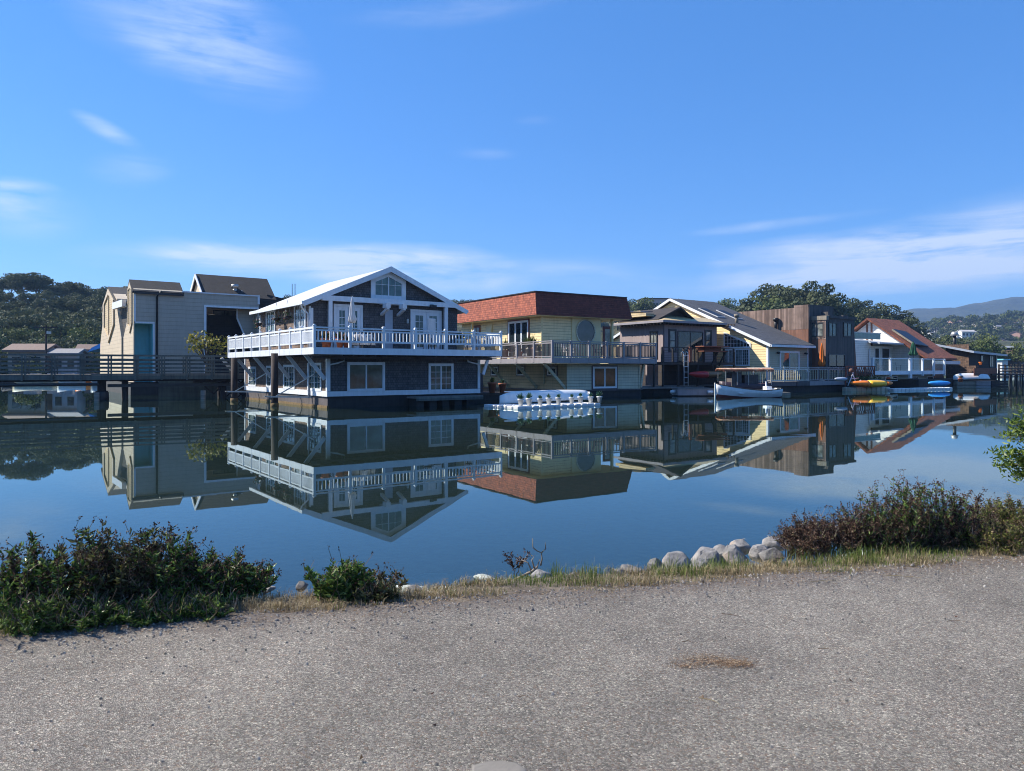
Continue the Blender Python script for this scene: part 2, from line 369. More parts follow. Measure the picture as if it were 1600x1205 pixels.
# ------------------------------------------------------------------ trees
def crown_mesh(rng, blobs, per, size, flat=.5, shell=.75):
    """leaf clumps spread through a crown made of overlapping lobes"""
    Ps, Ns = [], []
    for (c, r) in blobs:
        n = int(per*(r[0]*r[1]*r[2])**(2/3)/ (2.5**2)+8)
        d = rand_dirs(rng, n); rad = rng.uniform(shell,1.08,n)[:,None]*(1+.18*np.sin(5*d[:,0:1]+7*d[:,1:2]+c[0])*np.cos(6*d[:,2:3]+c[1]))
        Ps.append(np.array(c)+d*rad*np.array(r)); Ns.append(d)
    P = np.concatenate(Ps); Nn = unit(np.concatenate(Ns)+rng.normal(size=P.shape)*.55)
    A = unit(np.cross(Nn, rng.normal(size=P.shape))); B = np.cross(Nn, A)
    s = (size*rng.uniform(.5,1.35,len(P)))[:,None]
    V = np.stack([P-A*s*.6-B*s*.2, P+A*s*.1-B*s*flat, P+A*s*.7+B*s*.1, P+A*s*.05+B*s*flat],1).reshape(-1,3)
    Fq = np.arange(len(P))[:,None]*4+np.array([[0,1,2,3]])
    return V, Fq
def make_tree(seed, H, kind, mat, per=90, size=.55, trunk_mat=None, name='tree', loc=(0,0,-500)):
    rnd = random.Random(seed); rng = np.random.default_rng(seed)
    t = thing(name, 'tree', 'tree', loc)
    blobs = []; tb = MB(); base = Vector((0,0,-.5))
    if kind in ('euc','ridge'):                     # tall, layered, sky between the tufts
        lean = Vector((rnd.uniform(-.08,.08),rnd.uniform(-.08,.08),1)); top = lean*H*.86
        tb.tube([base, lean*H*.3, lean*H*.6, top],[H*.02,H*.016,H*.011,H*.004],7)
        for k in range(13):
            f = (.34+.62*k/12) if kind == 'euc' else (.76+.2*k/12); c = lean*H*f; ang = k*2.4+rnd.uniform(-.5,.5); rr = H*(.2-.13*abs(f-.55))*rnd.uniform(.5,1.2)
            e = c+Vector((math.cos(ang)*rr, math.sin(ang)*rr, H*rnd.uniform(.02,.07)))
            tb.tube([c-Vector((0,0,H*.06)), (c+e)/2, e],[H*.007,H*.005,H*.002],5)
            r = H*rnd.uniform(.065,.11); blobs.append(((e.x,e.y,e.z),(r*1.15,r*1.15,r*(.75 if kind == 'euc' else .5))))
        blobs.append(((top.x,top.y,H*.93),(H*.09,H*.09,H*.07)))
    elif kind == 'cypress':
        tb.tube([base,(0,0,H*.5),(0,0,H*.9)],[H*.025,H*.015,H*.004],6)
        for k in range(8):
            f = k/7; z = H*(.16+.76*f); r = H*(.13*(1-f)**.6+.035); blobs.append(((rnd.uniform(-.03,.03)*H,rnd.uniform(-.03,.03)*H,z),(r,r,H*.09)))
    else:                                 # broad, rounded
        tb.tube([base,(0,0,H*.25),(rnd.uniform(-.05,.05)*H,0,H*.5)],[H*.035,H*.028,H*.014],7)
        for k in range(12):
            ang = k*2.4; rr = H*rnd.uniform(.12,.36)*(1 if k<8 else .5); z = H*(rnd.uniform(.38,.66) if k<8 else rnd.uniform(.66,.86))
            e = Vector((math.cos(ang)*rr, math.sin(ang)*rr, z)); tb.tube([(0,0,H*.24),(e.x*.5,e.y*.5,z*.75),e],[H*.014,H*.009,H*.003],5)
            r = H*rnd.uniform(.13,.2); blobs.append(((e.x,e.y,e.z),(r*1.15,r*1.15,r*.8)))
    V, Fq = crown_mesh(rng, blobs, per, size)
    tb.build('trunk', trunk_mat or MT['bark'], t, True)
    mesh_np('crown', V, Fq, mat, t)
    return t
HAZE = .0002
# ------------------------------------------------------------------ camera, sun, sky
cam = bpy.data.objects.new('camera', bpy.data.cameras.new('camera')); COL.objects.link(cam); SC.camera = cam
cam.location = (0,0,CAM_Z); cam.rotation_euler = (R(90),0,0)
cam.data.sensor_width = 36; cam.data.lens = 36*F_PX/1600; cam.data.shift_y = -26.5/1600; cam.data.clip_end = 20000; cam.data.clip_start = .05
SUN_EL, SUN_AZ = R(41), math.atan2(-.96,.24)           # compass angle of the sun, from +Y towards +X
sv = Vector((math.sin(SUN_AZ)*math.cos(SUN_EL), math.cos(SUN_AZ)*math.cos(SUN_EL), math.sin(SUN_EL)))
sun = bpy.data.objects.new('sun', bpy.data.lights.new('sun','SUN')); COL.objects.link(sun)
sun.data.energy = 5.0; sun.data.angle = R(.53); sun.data.color = (1,.93,.82)
sun.rotation_euler = (-sv).to_track_quat('-Z','Y').to_euler()
SC.view_settings.view_transform = 'Standard'; SC.view_settings.look = 'None'; SC.view_settings.exposure = 0.86; SC.view_settings.gamma = 1
SC.cycles.max_bounces = 8; SC.cycles.diffuse_bounces = 3; SC.cycles.glossy_bounces = 4; SC.cycles.transparent_max_bounces = 12
SC.cycles.volume_bounces = 0; SC.cycles.filter_width = 1.0; SC.cycles.use_denoising = True; SC.cycles.caustics_reflective = False; SC.cycles.caustics_refractive = False
W = bpy.data.worlds.new('World'); SC.world = W; W.use_nodes = True; nt = W.node_tree
bg = nt.nodes['Background']; sky = N(nt,'ShaderNodeTexSky', sky_type='NISHITA', sun_disc=False)
sky.sun_elevation = SUN_EL; sky.sun_rotation = SUN_AZ; sky.air_density = 1.0; sky.dust_density = .0; sky.ozone_density = 2.5; sky.altitude = 0
geo = N(nt,'ShaderNodeNewGeometry'); sp = N(nt,'ShaderNodeSeparateXYZ')
neg = N(nt,'ShaderNodeVectorMath', operation='SCALE'); neg.inputs[3].default_value = -1; L(nt, geo.outputs['Incoming'], neg.inputs[0]); L(nt, neg.outputs[0], sp.inputs[0])
az = math_(nt,'ARCTAN2', sp.outputs[0], sp.outputs[1]); el = math_(nt,'ARCSINE', sp.outputs[2])
cv = N(nt,'ShaderNodeCombineXYZ'); L(nt, az, cv.inputs[0]); L(nt, el, cv.inputs[1])
def dirpx(px, py):
    x, y = (px-CX)/F_PX, (HY-py)/F_PX
    return math.atan(x), math.atan(y/math.hypot(1,x))
# thin cirrus: soft patches at bearings in the sky, cut into streaks by stretched noise
CL = [  # px, py, half width, half height, tilt deg, strength, streak tilt deg, streak scale
 (300,60,190,85,-8,.75,-8,1),(255,85,90,30,-18,.35,-12,1.3),(165,202,52,15,-22,.8,-22,1.6),(210,262,60,25,8,.3,5,1.3),(10,302,60,24,6,.95,6,1.4),(30,330,80,40,0,.45,4,1),
 (470,405,280,36,2,1.5,2,1),(610,425,240,50,-2,1.4,-2,1),(330,395,130,16,2,.5,2,1.4),(860,425,260,30,-3,.5,-3,1.2),(1330,375,330,20,5,.5,5,1.3),(1450,400,320,55,3,1.3,3,1),(1600,360,260,60,7,.9,7,1),(1200,352,180,9,3,.4,3,1.6),(1350,440,400,30,0,.8,0,1),(760,240,60,12,0,.16,0,1),(835,188,40,10,0,.16,0,1),(700,20,200,20,6,.2,6,1)]
tot = None
wq = N(nt,'ShaderNodeTexNoise', i_Scale=5.0, i_Detail=3.0); L(nt, cv.outputs[0], wq.inputs['Vector'])
for i, (px,py,hw,hh,tl,stg,stl,ssc) in enumerate(CL):
    ca, ce = dirpx(px,py)
    mp = N(nt,'ShaderNodeMapping', vector_type='TEXTURE'); mp.inputs['Location'].default_value = (ca,ce,0); mp.inputs['Rotation'].default_value = (0,0,R(tl)); mp.inputs['Scale'].default_value = (hw/F_PX,hh/F_PX,1)
    L(nt, cv.outputs[0], mp.inputs[0]); ln = N(nt,'ShaderNodeVectorMath', operation='LENGTH'); L(nt, mp.outputs[0], ln.inputs[0])
    g = ramp(nt, math_(nt,'ADD', ln.outputs['Value'], math_(nt,'MULTIPLY', math_(nt,'SUBTRACT', wq.outputs[0], .5), 1.1)), [(0,1),(.35,.72),(.75,.2),(1,0)])
    k = math_(nt,'MULTIPLY', g, stg)
    tot = k if tot is None else math_(nt,'ADD', tot, k)
mp = N(nt,'ShaderNodeMapping'); mp.inputs['Rotation'].default_value = (0,0,R(-4)); mp.inputs['Scale'].default_value = (3.2,26,1); L(nt, cv.outputs[0], mp.inputs[0])
n1 = N(nt,'ShaderNodeTexNoise', i_Scale=1.6, i_Detail=9.0, i_Roughness=.62, i_Distortion=.55); L(nt, mp.outputs[0], n1.inputs['Vector'])
mp2 = N(nt,'ShaderNodeMapping'); mp2.inputs['Rotation'].default_value = (0,0,R(10)); mp2.inputs['Scale'].default_value = (5,15,1); L(nt, cv.outputs[0], mp2.inputs[0])
n2 = N(nt,'ShaderNodeTexNoise', i_Scale=1.2, i_Detail=8.0, i_Roughness=.6, i_Distortion=.4); L(nt, mp2.outputs[0], n2.inputs['Vector'])
st = ramp(nt, math_(nt,'ADD', math_(nt,'MULTIPLY', n1.outputs[0], .6), math_(nt,'MULTIPLY', n2.outputs[0], .4)), [(.36,.0),(.47,.45),(.6,1)])
cl = math_(nt,'MULTIPLY', math_(nt,'MULTIPLY', tot, st), .85, clamp=True)
cl = math_(nt,'MINIMUM', cl, .78)
SKYK = .087
hs = N(nt,'ShaderNodeHueSaturation', i_Saturation=1.25, i_Value=1.0); L(nt, sky.outputs[0], hs.inputs['Color'])
tint = mixc(nt, .38, mixc(nt, 1, hs.outputs[0], (.70,.90,1.18), 'MULTIPLY'), (.66,2.3,5.8))
cc = mixc(nt, cl, tint, (5.6,6.2,7.2)); L(nt, cc, bg.inputs[0]); bg.inputs[1].default_value = SKYK
# ------------------------------------------------------------------ ground, path, water
def edge(x): return 4.95+.235*x if x < 12 else 7.77+.42*(x-12)
def fbm(x, y, s=1.0):
    return (math.sin(x*1.7*s+y*.9*s)+math.sin(x*3.1*s-y*2.3*s+1.3)*.5+math.sin(x*6.7*s+y*5.1*s+.7)*.27+math.sin(x*13.1*s-y*11.7*s)*.13)/1.9
def gz(x, y):
    """height of the shore and the bed under the water"""
    d = y-edge(x)+.12*fbm(x,y,.9)
    pts = [(-99,.5),(0,.5),(.45,.47),(.75,.36),(1.5,-.05),(2.6,-.28),(4,-.62),(8,-1.8),(20,-2.6),(9999,-2.6)]
    for (a,za),(b,zb) in zip(pts,pts[1:]):
        if d <= b: z = za+(zb-za)*(d-a)/(b-a); break
    if d > 0: z += .05*fbm(x*1.5,y*1.5)*min(1,d)
    m = math.exp(-((x-6.3)/1.7)**2-((y-8.0)/1.3)**2)          # low mound at the right
    return max(z, z+m*.5) if d > 0 else z
xs = list(np.arange(-9,11.01,.16)); xs = [-3300,-1500,-500,-150,-60,-30,-18,-12]+xs+[14,18,25,40,90,300,1500,3300]
ds = [-2900,-400,-80,-20,-8,-4,-2,-1,-.5,-.25]+list(np.arange(0,5,.14))+[6,7,8,10,13,17,20,30,60,120,400,1500,4600]
V = []; 
for d in ds:
    for x in xs:
        y = edge(x) + d if abs(d) < 25 else (edge(max(-30,min(30,x))) + d); V.append((x,y,gz(x,y) if abs(x) < 20 and abs(d) < 25 else (.5 if d < 0 else (-2.6 if d > 15 else gz(x,edge(x)+d)))))
nx = len(xs); Fq = [(j*nx+i, j*nx+i+1, (j+1)*nx+i+1, (j+1)*nx+i) for j in range(len(ds)-1) for i in range(nx-1)]
m, nt, b = newmat('bank_soil'); tc = N(nt,'ShaderNodeTexCoord')
c = mixc(nt, ramp(nt, noise(nt, tc.outputs['Object'], 3.5, 8, .7), [(.38,0),(.62,1)]), (.085,.065,.045), (.2,.16,.115))
c = mixc(nt, ramp(nt, noise(nt, tc.outputs['Object'], 30, 4), [(.55,0),(.7,.7)]), c, (.26,.22,.17))
L(nt, c, b.inputs['Base Color']); b.inputs['Roughness'].default_value = .95; bump(nt, b, noise(nt, tc.outputs['Object'], 45, 6, .7), 1, .02)
MT['soil'] = m
ground = mesh_np('ground', V, Fq, m, smooth=True); tag(ground, 'brown soil of the shore, dropping under the water', kind='structure')
# path: chip-seal sheet, 5 mm above the soil, with a ragged edge
m, nt, b = newmat('chip_seal'); tc = N(nt,'ShaderNodeTexCoord'); P = tc.outputs['Object']
vo = N(nt,'ShaderNodeTexVoronoi', feature='F1', i_Scale=115.0, i_Randomness=1.0); L(nt, P, vo.inputs['Vector'])
vd = N(nt,'ShaderNodeTexVoronoi', feature='DISTANCE_TO_EDGE', i_Scale=115.0, i_Randomness=1.0); L(nt, P, vd.inputs['Vector'])
sc_ = N(nt,'ShaderNodeSeparateColor'); L(nt, vo.outputs['Color'], sc_.inputs[0])
stone = ramp(nt, sc_.outputs[0], [(0,(.17,.163,.155)),(.3,(.28,.268,.25)),(.62,(.36,.345,.32)),(.88,(.45,.43,.39)),(1,(.68,.65,.58))])
stone = mixc(nt, ramp(nt, sc_.outputs[1], [(.82,0),(.9,.5)]), stone, (.3,.2,.14))
stone = mixc(nt, 1, stone, (1.1,1.02,.9), 'MULTIPLY')
stone = mixc(nt, 1, stone, stone, 'MIX')
edg = ramp(nt, vd.outputs[0], [(0,.33),(.13,1)])
c = mixc(nt, 1, stone, edg, 'MULTIPLY')
big = noise(nt, P, .7, 5, .6); c = mixc(nt, 1, c, ramp(nt, big, [(.3,.72),(.7,1.12)]), 'MULTIPLY')
mid = noise(nt, P, 5.5, 5, .7); c = mixc(nt, 1, c, ramp(nt, mid, [(.25,.8),(.5,1),(.8,1.1)]), 'MULTIPLY')
# dirt worked into the chips along the verge
sx = N(nt,'ShaderNodeSeparateXYZ'); L(nt, P, sx.inputs[0])
dd = math_(nt,'SUBTRACT', sx.outputs[1], math_(nt,'ADD', math_(nt,'MULTIPLY', sx.outputs[0], .235), 4.95))
df = math_(nt,'ADD', dd, math_(nt,'MULTIPLY', noise(nt, P, 2.3, 6, .7), 1.1))
c = mixc(nt, ramp(nt, df, [(.22,0),(.62,.8)]), c, mixc(nt, noise(nt,P,40,3), (.1,.075,.058), (.24,.195,.16)))
L(nt, c, b.inputs['Base Color']); b.inputs['Roughness'].default_value = .9
hgt = math_(nt,'ADD', ramp(nt, vd.outputs[0], [(0,0),(.25,1)]), math_(nt,'MULTIPLY', sc_.outputs[2], .7)); bump(nt, b, hgt, 1, .006)
MT['path'] = m
V = []; rndp = random.Random(3); px_ = list(np.arange(-14,16,.07)); 
for x in px_:
    e = edge(x)+.05+.05*fbm(x*2.2,0)+.03*math.sin(x*23)+rndp.uniform(-.02,.02)
    V += [(x,e,.492),(x,e-.05,.506),(x,e-.8,.507),(x,-30,.507)]
Fq = [(i*4+k+1, (i+1)*4+k+1, (i+1)*4+k, i*4+k) for i in range(len(px_)-1) for k in range(3)]
path = mesh_np('path', V, Fq, m); tag(path, 'grey chip-seal footpath along the shore', kind='structure')
# water: dielectric surface over murky green water; the shallows show the stones below
m, nt, b = newmat('calm_water'); out = nt.nodes['Material Output']; nt.nodes.remove(b)
tc = N(nt,'ShaderNodeTexCoord'); P = tc.outputs['Object']
def wn(scale, det, sx=1, sy=1, rot=0):
    mp = N(nt,'ShaderNodeMapping'); mp.inputs['Scale'].default_value = (sx,sy,1); mp.inputs['Rotation'].default_value = (0,0,rot); L(nt, P, mp.inputs[0]); return noise(nt, mp.outputs[0], scale, det, .5)
s3 = N(nt,'ShaderNodeSeparateXYZ'); L(nt, P, s3.inputs[0])
far = ramp(nt, math_(nt,'DIVIDE', math_(nt,'ADD', s3.outputs[1], math_(nt,'MULTIPLY', s3.outputs[0], .9)), 160), [(.1,.1),(.3,.5),(.8,1)])
patch = ramp(nt, wn(.05,3,1,2.5), [(.42,.35),(.62,1)])
h = math_(nt,'ADD', math_(nt,'MULTIPLY', wn(.55,2,.6,1.6), 2.0), math_(nt,'MULTIPLY', wn(2.2,2,.5,1.5,.2), .3))
h = math_(nt,'MULTIPLY', math_(nt,'MULTIPLY', h, far), patch)
bp = N(nt,'ShaderNodeBump', i_Strength=1.0, i_Distance=.0036); L(nt, h, bp.inputs['Height'])
gl = N(nt,'ShaderNodeBsdfGlossy', i_Roughness=.012); L(nt, bp.outputs[0], gl.inputs['Normal']); gl.inputs[0].default_value = (.86,1,1,1)
fz = N(nt,'ShaderNodeFresnel', i_IOR=1.5); L(nt, bp.outputs[0], fz.inputs['Normal'])
df = N(nt,'ShaderNodeBsdfDiffuse'); df.inputs[0].default_value = (.034,.056,.042,1)
tr = N(nt,'ShaderNodeBsdfTransparent'); tr.inputs[0].default_value = (.6,.74,.72,1)
mx = N(nt,'ShaderNodeMixShader', i_0=.62); L(nt, df.outputs[0], mx.inputs[1]); L(nt, tr.outputs[0], mx.inputs[2])
m2 = N(nt,'ShaderNodeMixShader'); L(nt, fz.outputs[0], m2.inputs[0]); L(nt, mx.outputs[0], m2.inputs[1]); L(nt, gl.outputs[0], m2.inputs[2]); L(nt, m2.outputs[0], out.inputs[0])
water = mesh_np('water', [(-3000,4,0),(3000,4,0),(3000,4500,0),(-3000,4500,0)], [(0,1,2,3)], m); tag(water, 'calm bay water mirroring the houseboats', kind='structure')
# ------------------------------------------------------------------ hills
m, nt, b = newmat('scrub_hillside'); tc = N(nt,'ShaderNodeTexCoord')
c = ramp(nt, noise(nt, tc.outputs['Object'], .08, 8, .65), [(.3,(.022,.03,.014)),(.5,(.05,.058,.028)),(.66,(.1,.095,.05)),(.8,(.17,.15,.09))])
L(nt, c, b.inputs['Base Color']); b.inputs['Roughness'].default_value = .95; bump(nt, b, noise(nt, tc.outputs['Object'], .5, 6), 1, 1.5); MT['hill'] = m
def smooth(t): t = max(0,min(1,t)); return t*t*(3-2*t)
def interp(tab, x):
    if x <= tab[0][0]: return tab[0][1:]
    for p, q in zip(tab, tab[1:]):
        if x <= q[0]:
            t = (x-p[0])/(q[0]-p[0]); return tuple(a+(b-a)*t for a, b in zip(p[1:],q[1:]))
    return tab[-1][1:]
# bearing (as photo column) -> shore distance, ridge distance, ridge height
HT = [(-900,110,240,13),(0,112,240,14),(200,115,240,11),(330,170,300,16),(450,190,300,25),(720,200,320,27),(960,220,360,34),(1090,220,360,29),(1200,150,240,8),(1350,190,300,13),(1420,260,420,16),(1800,260,420,14),(2600,260,420,14)]
def hill_z(px, r):
    r0, r1, H = interp(HT, px)
    if r < r1: return -2.8+(H+2.8)*smooth((r-r0)/(r1-r0))
    return H*(1-.35*smooth((r-r1)/400))
V = []; pxs = list(range(-700,2400,25)); rs = [100]+list(range(110,440,10))+[470,520,600,700]
for r in rs:
    for p in pxs:
        a = math.atan((p-CX)/F_PX); Y = r*math.cos(a)*1.0; X = (p-CX)/F_PX*Y
        V.append((X,Y,hill_z(p,r)+.6*fbm(X*.05,Y*.05)))
nx = len(pxs); Fq = [(j*nx+i, j*nx+i+1, (j+1)*nx+i+1, (j+1)*nx+i) for j in range(len(rs)-1) for i in range(nx-1)]
tag(mesh_np('hill', V, Fq, MT['hill'], smooth=True), 'low wooded hill behind the houseboats', kind='structure')
def polar(px, r):
    a = math.atan((px-CX)/F_PX); Y = r*math.cos(a); return (px-CX)/F_PX*Y, Y
# wooded rise on the landward side, mirrored in the windows
V = []; 
for j,(y,z) in enumerate(((-26,.4),(-34,5),(-48,9),(-90,12),(-200,10),(-420,.4))):
    for i in range(121):
        x = -600+i*10; V.append((x,y+3*fbm(x*.03,j),z*(1+.3*fbm(x*.05+j,z*.2)) if 0 < j < 5 else z))
Fq = [(j*121+i+1, j*121+i, (j+1)*121+i, (j+1)*121+i+1) for j in range(5) for i in range(120)]
tag(mesh_np('hill', V, Fq, MT['hill'], smooth=True), 'wooded slope on the landward side of the path', kind='structure')
# the settled slope at the right and the mountain behind it
def slope_z(px, r):
    H = interp([(1300,8),(1400,34),(1480,50),(1560,52),(1700,50),(2300,50)], px)[0]
    return -2.6+(H+2.6)*smooth((r-420)/620)**1.0+3*fbm(px*.02,r*.01)
V = []; pxs = list(range(1280,2400,14)); rs = list(range(400,1100,20))+[1200,1400]
for r in rs:
    for p in pxs:
        X, Y = polar(p,r); V.append((X,Y,slope_z(p,min(r,1080))*(1 if r < 1100 else .8)))
nx = len(pxs); Fq = [(j*nx+i, j*nx+i+1, (j+1)*nx+i+1, (j+1)*nx+i) for j in range(len(rs)-1) for i in range(nx-1)]
tag(mesh_np('hillside', V, Fq, MT['hill'], smooth=True), 'settled slope across the bay', kind='structure')
m, nt, b = newmat('forested_mountain'); tc = N(nt,'ShaderNodeTexCoord')
c = ramp(nt, noise(nt, tc.outputs['Object'], .006, 8, .65), [(.3,(.025,.035,.02)),(.55,(.045,.055,.028)),(.68,(.09,.085,.05)),(.75,(.2,.16,.1))])
L(nt, c, b.inputs['Base Color']); b.inputs['Roughness'].default_value = .95; bump(nt, b, noise(nt, tc.outputs['Object'], .03, 7, .6), 1, 30); MT['mount'] = m
PR = [(1150,560),(1300,512),(1385,495),(1405,490),(1425,485),(1450,484),(1472,482),(1490,483),(1510,479),(1535,476),(1560,471),(1582,467.5),(1605,468),(1650,466),(1720,475),(1800,480),(1950,470),(2200,500),(2500,540)]
V = []; pxs = list(range(1140,2500,8)); rs = [1500,1700,1900,2100,2300,2500,2700,2900,3100,3300,3700]
for r in rs:
    for p in pxs:
        X, Y = polar(p,r); zt = zat(interp(PR,p)[0], polar(p,3100)[1])
        f = smooth((r-1400)/1700); z = -3+(zt+3)*f*(1 if r <= 3150 else .8)
        if r < 3100: z += (14*fbm(X*.009,Y*.012)+7*fbm(X*.03,Y*.03))*min(1,(3100-r)/700)*f
        V.append((X,Y,z))
nx = len(pxs); Fq = [(j*nx+i, j*nx+i+1, (j+1)*nx+i+1, (j+1)*nx+i) for j in range(len(rs)-1) for i in range(nx-1)]
tag(mesh_np('mountain', V, Fq, MT['mount'], smooth=True), 'blue wooded mountain in the distance', kind='structure')

m, nt, b = newmat('thin_air'); nt.nodes.remove(b); vp = N(nt,'ShaderNodeVolumePrincipled'); vp.inputs['Color'].default_value = (.34,.58,1,1); vp.inputs['Density'].default_value = HAZE; vp.inputs['Anisotropy'].default_value = .2
L(nt, vp.outputs[0], nt.nodes['Material Output'].inputs['Volume'])
if HAZE: tag(MB().box(-3900,3900,-3000,4800,-5,340).build('haze', m),'thin bluish air over the bay',kind='stuff')
# ------------------------------------------------------------------ house 1: shingled gable house with the long white balcony
h1 = Frame(512, 638.5, 36)
t = h1.root('floating_house', 'two-storey grey-brown shingled houseboat with white gable trim and long white balcony', 'houseboat', 'houseboats in a row')
wd = h1.A(749); ln = h1.B(383.5)
zb = h1.Z(619)-.0; zd0 = h1.Z(553.5,-1.2,-1.4); zd1 = zd0+.34; bu = h1.B(485.5); h1w = wd-.05
MB().box(.08,wd-.08,.08,ln-.05,-.5,zb-.0).build('hull', MT['hull'], t)
hb = MB().box(.03,.078,.1,ln-.05,-.5,zb-.02).build('hull_side', MT['hull_grey'], t)
MB().box(-.02,.1,.05,ln,-.3,.13).build('waterline_weed', MT['weed'], t)
MB().box(0,wd,0,ln,zb,zd0).build('lower_wall', MT['h1_shingle'], t)
MB().box(-.012,-.001,0.1,ln,zb+.2,zd0).build('side_wall', MT['h1_side'], t)
tb = MB()
bandh = .26
tb.box(-.04,wd+.04,-.04,-.002,zb-.03,zb-.03+bandh); tb.box(-.05,-.013,-.045,ln+.05,zb-.035,zb-.03+bandh+.02)
for a in (-.045, wd-.14): tb.box(a,a+.17,-.052,-.003,zb+.24,zd0-.02)
tb.box(-.056,-.014,-.05,.14,zb+.26,zd0-.02); tb.box(-.056,-.014,ln-.14,ln+.04,zb+.26,zd0-.02)
tb.build('trim_boards', MT['white'], t)
for p0,p1,y0,y1,g in ((542,601,566,611,None),(669,708,568,613,(4,4,.012))):
    a0, a1 = h1.A(p0), h1.A(p1); am = (a0+a1)/2
    window(t,'F',0,a0,a1,h1.Z(y1,am)-.02,h1.Z(y0,am),cols=2,rows=1,fw=.15,mw=.04,grid=g,gl=MT['glass_teal'])
for p0,p1,y0,y1 in ((481.5,503,567,612),(443.8,461.6,570,611),(417,430.5,571.5,608.6),(389,400.8,573,606.5)):
    b0, b1 = h1.B(p0,0), h1.B(p1,0); bm = (b0+b1)/2
    window(t,'L',-.012,b1,b0,zb+.22,h1.Z(y0,0,bm),cols=2,fw=.14,mw=.04,grid=(4,4,.008),gl=MT['glass_teal'],proud=.05)
# downpipes
MB().tube([(-.1,.55+1.9,zd0),(-.1,.5+1.9,zd0-.25),(-.1,.5+1.9,.45)],.045,6).build('downpipe', MT['white'], t, True)
MB().tube([(.9,-.1,zd0-.05),(.86,-.1,zd0-.3),(.5,-.1,zd0-.42),(.1,-.1,zd0-.5)],.045,6).build('downpipe', MT['white'], t, True)
MB().tube([(wd-.9,-.1,zd0-.05),(wd-.86,-.1,zd0-.3),(wd-.5,-.1,zd0-.38),(wd-.08,-.1,zd0-.46)],.045,6).build('downpipe', MT['white'], t, True)
# balcony
bf = -1.45; al = h1.A(490,bf); ar = h1.A(784.4,bf); lb = h1.B(356,al)
db = MB().box(al+.06,ar-.06,bf+.06,bu+.0,zd0+.06,zd1).box(al+.06,-.0,bu,lb-.06,zd0+.06,zd1).box(wd,ar-.06,bu,bu+3,zd0+.06,zd1)
dk = db.build('balcony_deck', MT['deckwood'], t)
jb = MB()
for i in range(int((ar-al)/.6)): jb.box(al+.3+i*.6,al+.35+i*.6,bf+.1,.0,zd0-.08,zd0+.06)
for i in range(int(lb/.6)): jb.box(al+.1,0,.4+i*.6,.45+i*.6,zd0-.06,zd0+.06)
jb.box(al+.2,ar-.2,-.75,-.62,zd0-.2,zd0-.08)
jb.build('deck_joists', MT['hull_grey'], t)
fb = MB().box(al,ar,bf,bf+.055,zd0,zd1-.0).box(al,al+.055,bf+.055,lb,zd0,zd1).box(ar-.055,ar,bf+.055,bu+3,zd0,zd1)
fb.build('fascia_board', MT['white'], t)
rh = h1.Z(510,al,bf)-zd1
railing(t,(al+.05,bf+.05),(ar-.05,bf+.05),zd1,rh,7,MT['white'],sp=.2,bw=.05,pw=.13,lowz=.26,lowh=.1,toph=.07)
railing(t,(al+.05,bf+.05),(al+.05,lb-.05),zd1,rh,10,MT['white'],sp=.15,bw=.065,pw=.12,lowz=.2,lowh=.08,toph=.1,skip_first=True,post_down=zd1-zd0)
railing(t,(ar-.05,bf+.05),(ar-.05,bu+3),zd1,rh,4,MT['white'],sp=.2,bw=.05,pw=.12,lowz=.26,skip_first=True)
for bpos in (.25,2.9,5.6,8.8,12.6,16.2):
    MB().bar((al+.2,bpos,zd0+.02),(-.06,bpos,zd0-1.25),.1,.19).build('deck_brace', MT['white'], t)
MB().bar((ar-.15,-.3,zd0+.02),(wd+.06,-.3,zd0-1.05),.1,.17).build('deck_brace', MT['white'], t)
# upper storey
ze = h1.Z(471,-.45,bu-.3); apx = wd/2-.05; rf = bu-.38; zp = h1.Z(417.5,apx,rf); rbk = h1.B(392.5,-.5)
uw = rbk-.25; slope = (zp-ze)/(apx+.5)
zr = lambda a: zp-abs(a-apx)*slope-.17
MB().box(0,h1w,bu,uw,zd1,zr(0)).build('upper_wall', MT['h1_shingle'], t)
MB().box(-.012,-.001,bu+.1,uw,zd1,zr(0)).build('side_wall', MT['h1_side'], t)
MB().prism([(0,bu,zr(0)),(h1w,bu,zr(h1w)),(apx,bu,zr(apx))],(0,uw-bu,0)).build('gable_wall', MT['h1_shingle'], t)
rb = MB()
for s in (-1,1):
    e = apx+s*(apx+.5)
    rb.prism([(apx,rf+.04,zp-.0),(e,rf+.04,ze+.0),(e,rf+.04,ze-.14),(apx,rf+.04,zp-.14)],(0,rbk-rf-.04,0))
rb.build('roof', MT['roof_white'], t)
fb = MB()
for s in (-1,1):
    e = apx+s*(apx+.52)
    fb.prism([(apx,rf,zp+.05),(e,rf,ze+.03),(e,rf,ze-.26),(apx,rf,zp-.27)],(0,.04,0))
fb.box(-.62,-.5,rf,rbk,ze-.16,ze+.02); fb.box(2*apx+.5,2*apx+.62,rf,rbk,ze-.16,ze+.02)
fb.build('rake_and_gutter', MT['white'], t)
MB().tube([(-.55,rf+.25,ze-.1),(-.55,rf+.25,ze-.3),(-.1,bu+.12,ze-.62),(-.08,bu+.12,zd1+.1)],.045,6).build('downpipe', MT['white'], t, True)
MB().box(-.03,.13,bu-.04,bu-.002,zd1,ze-.3).box(-.05,-.013,bu-.04,bu+.15,zd1,ze-.2).build('corner_board', MT['white'], t); MB().box(-.05,-.013,uw-.15,uw+.02,zd1,ze-.2).build('corner_board', MT['white'], t)
for p0,p1,y0 in ((461,479,474),(417,431,485)):
    b0,b1 = h1.B(p0,0),h1.B(p1,0); window(t,'L',-.012,b1,b0,zd1+.35,h1.Z(y0,0,(b0+b1)/2),cols=2,fw=.13,mw=.03,grid=(4,5,.011),gl=MT['glass_curtain'] if p0 > 450 else MT['glass_teal'])
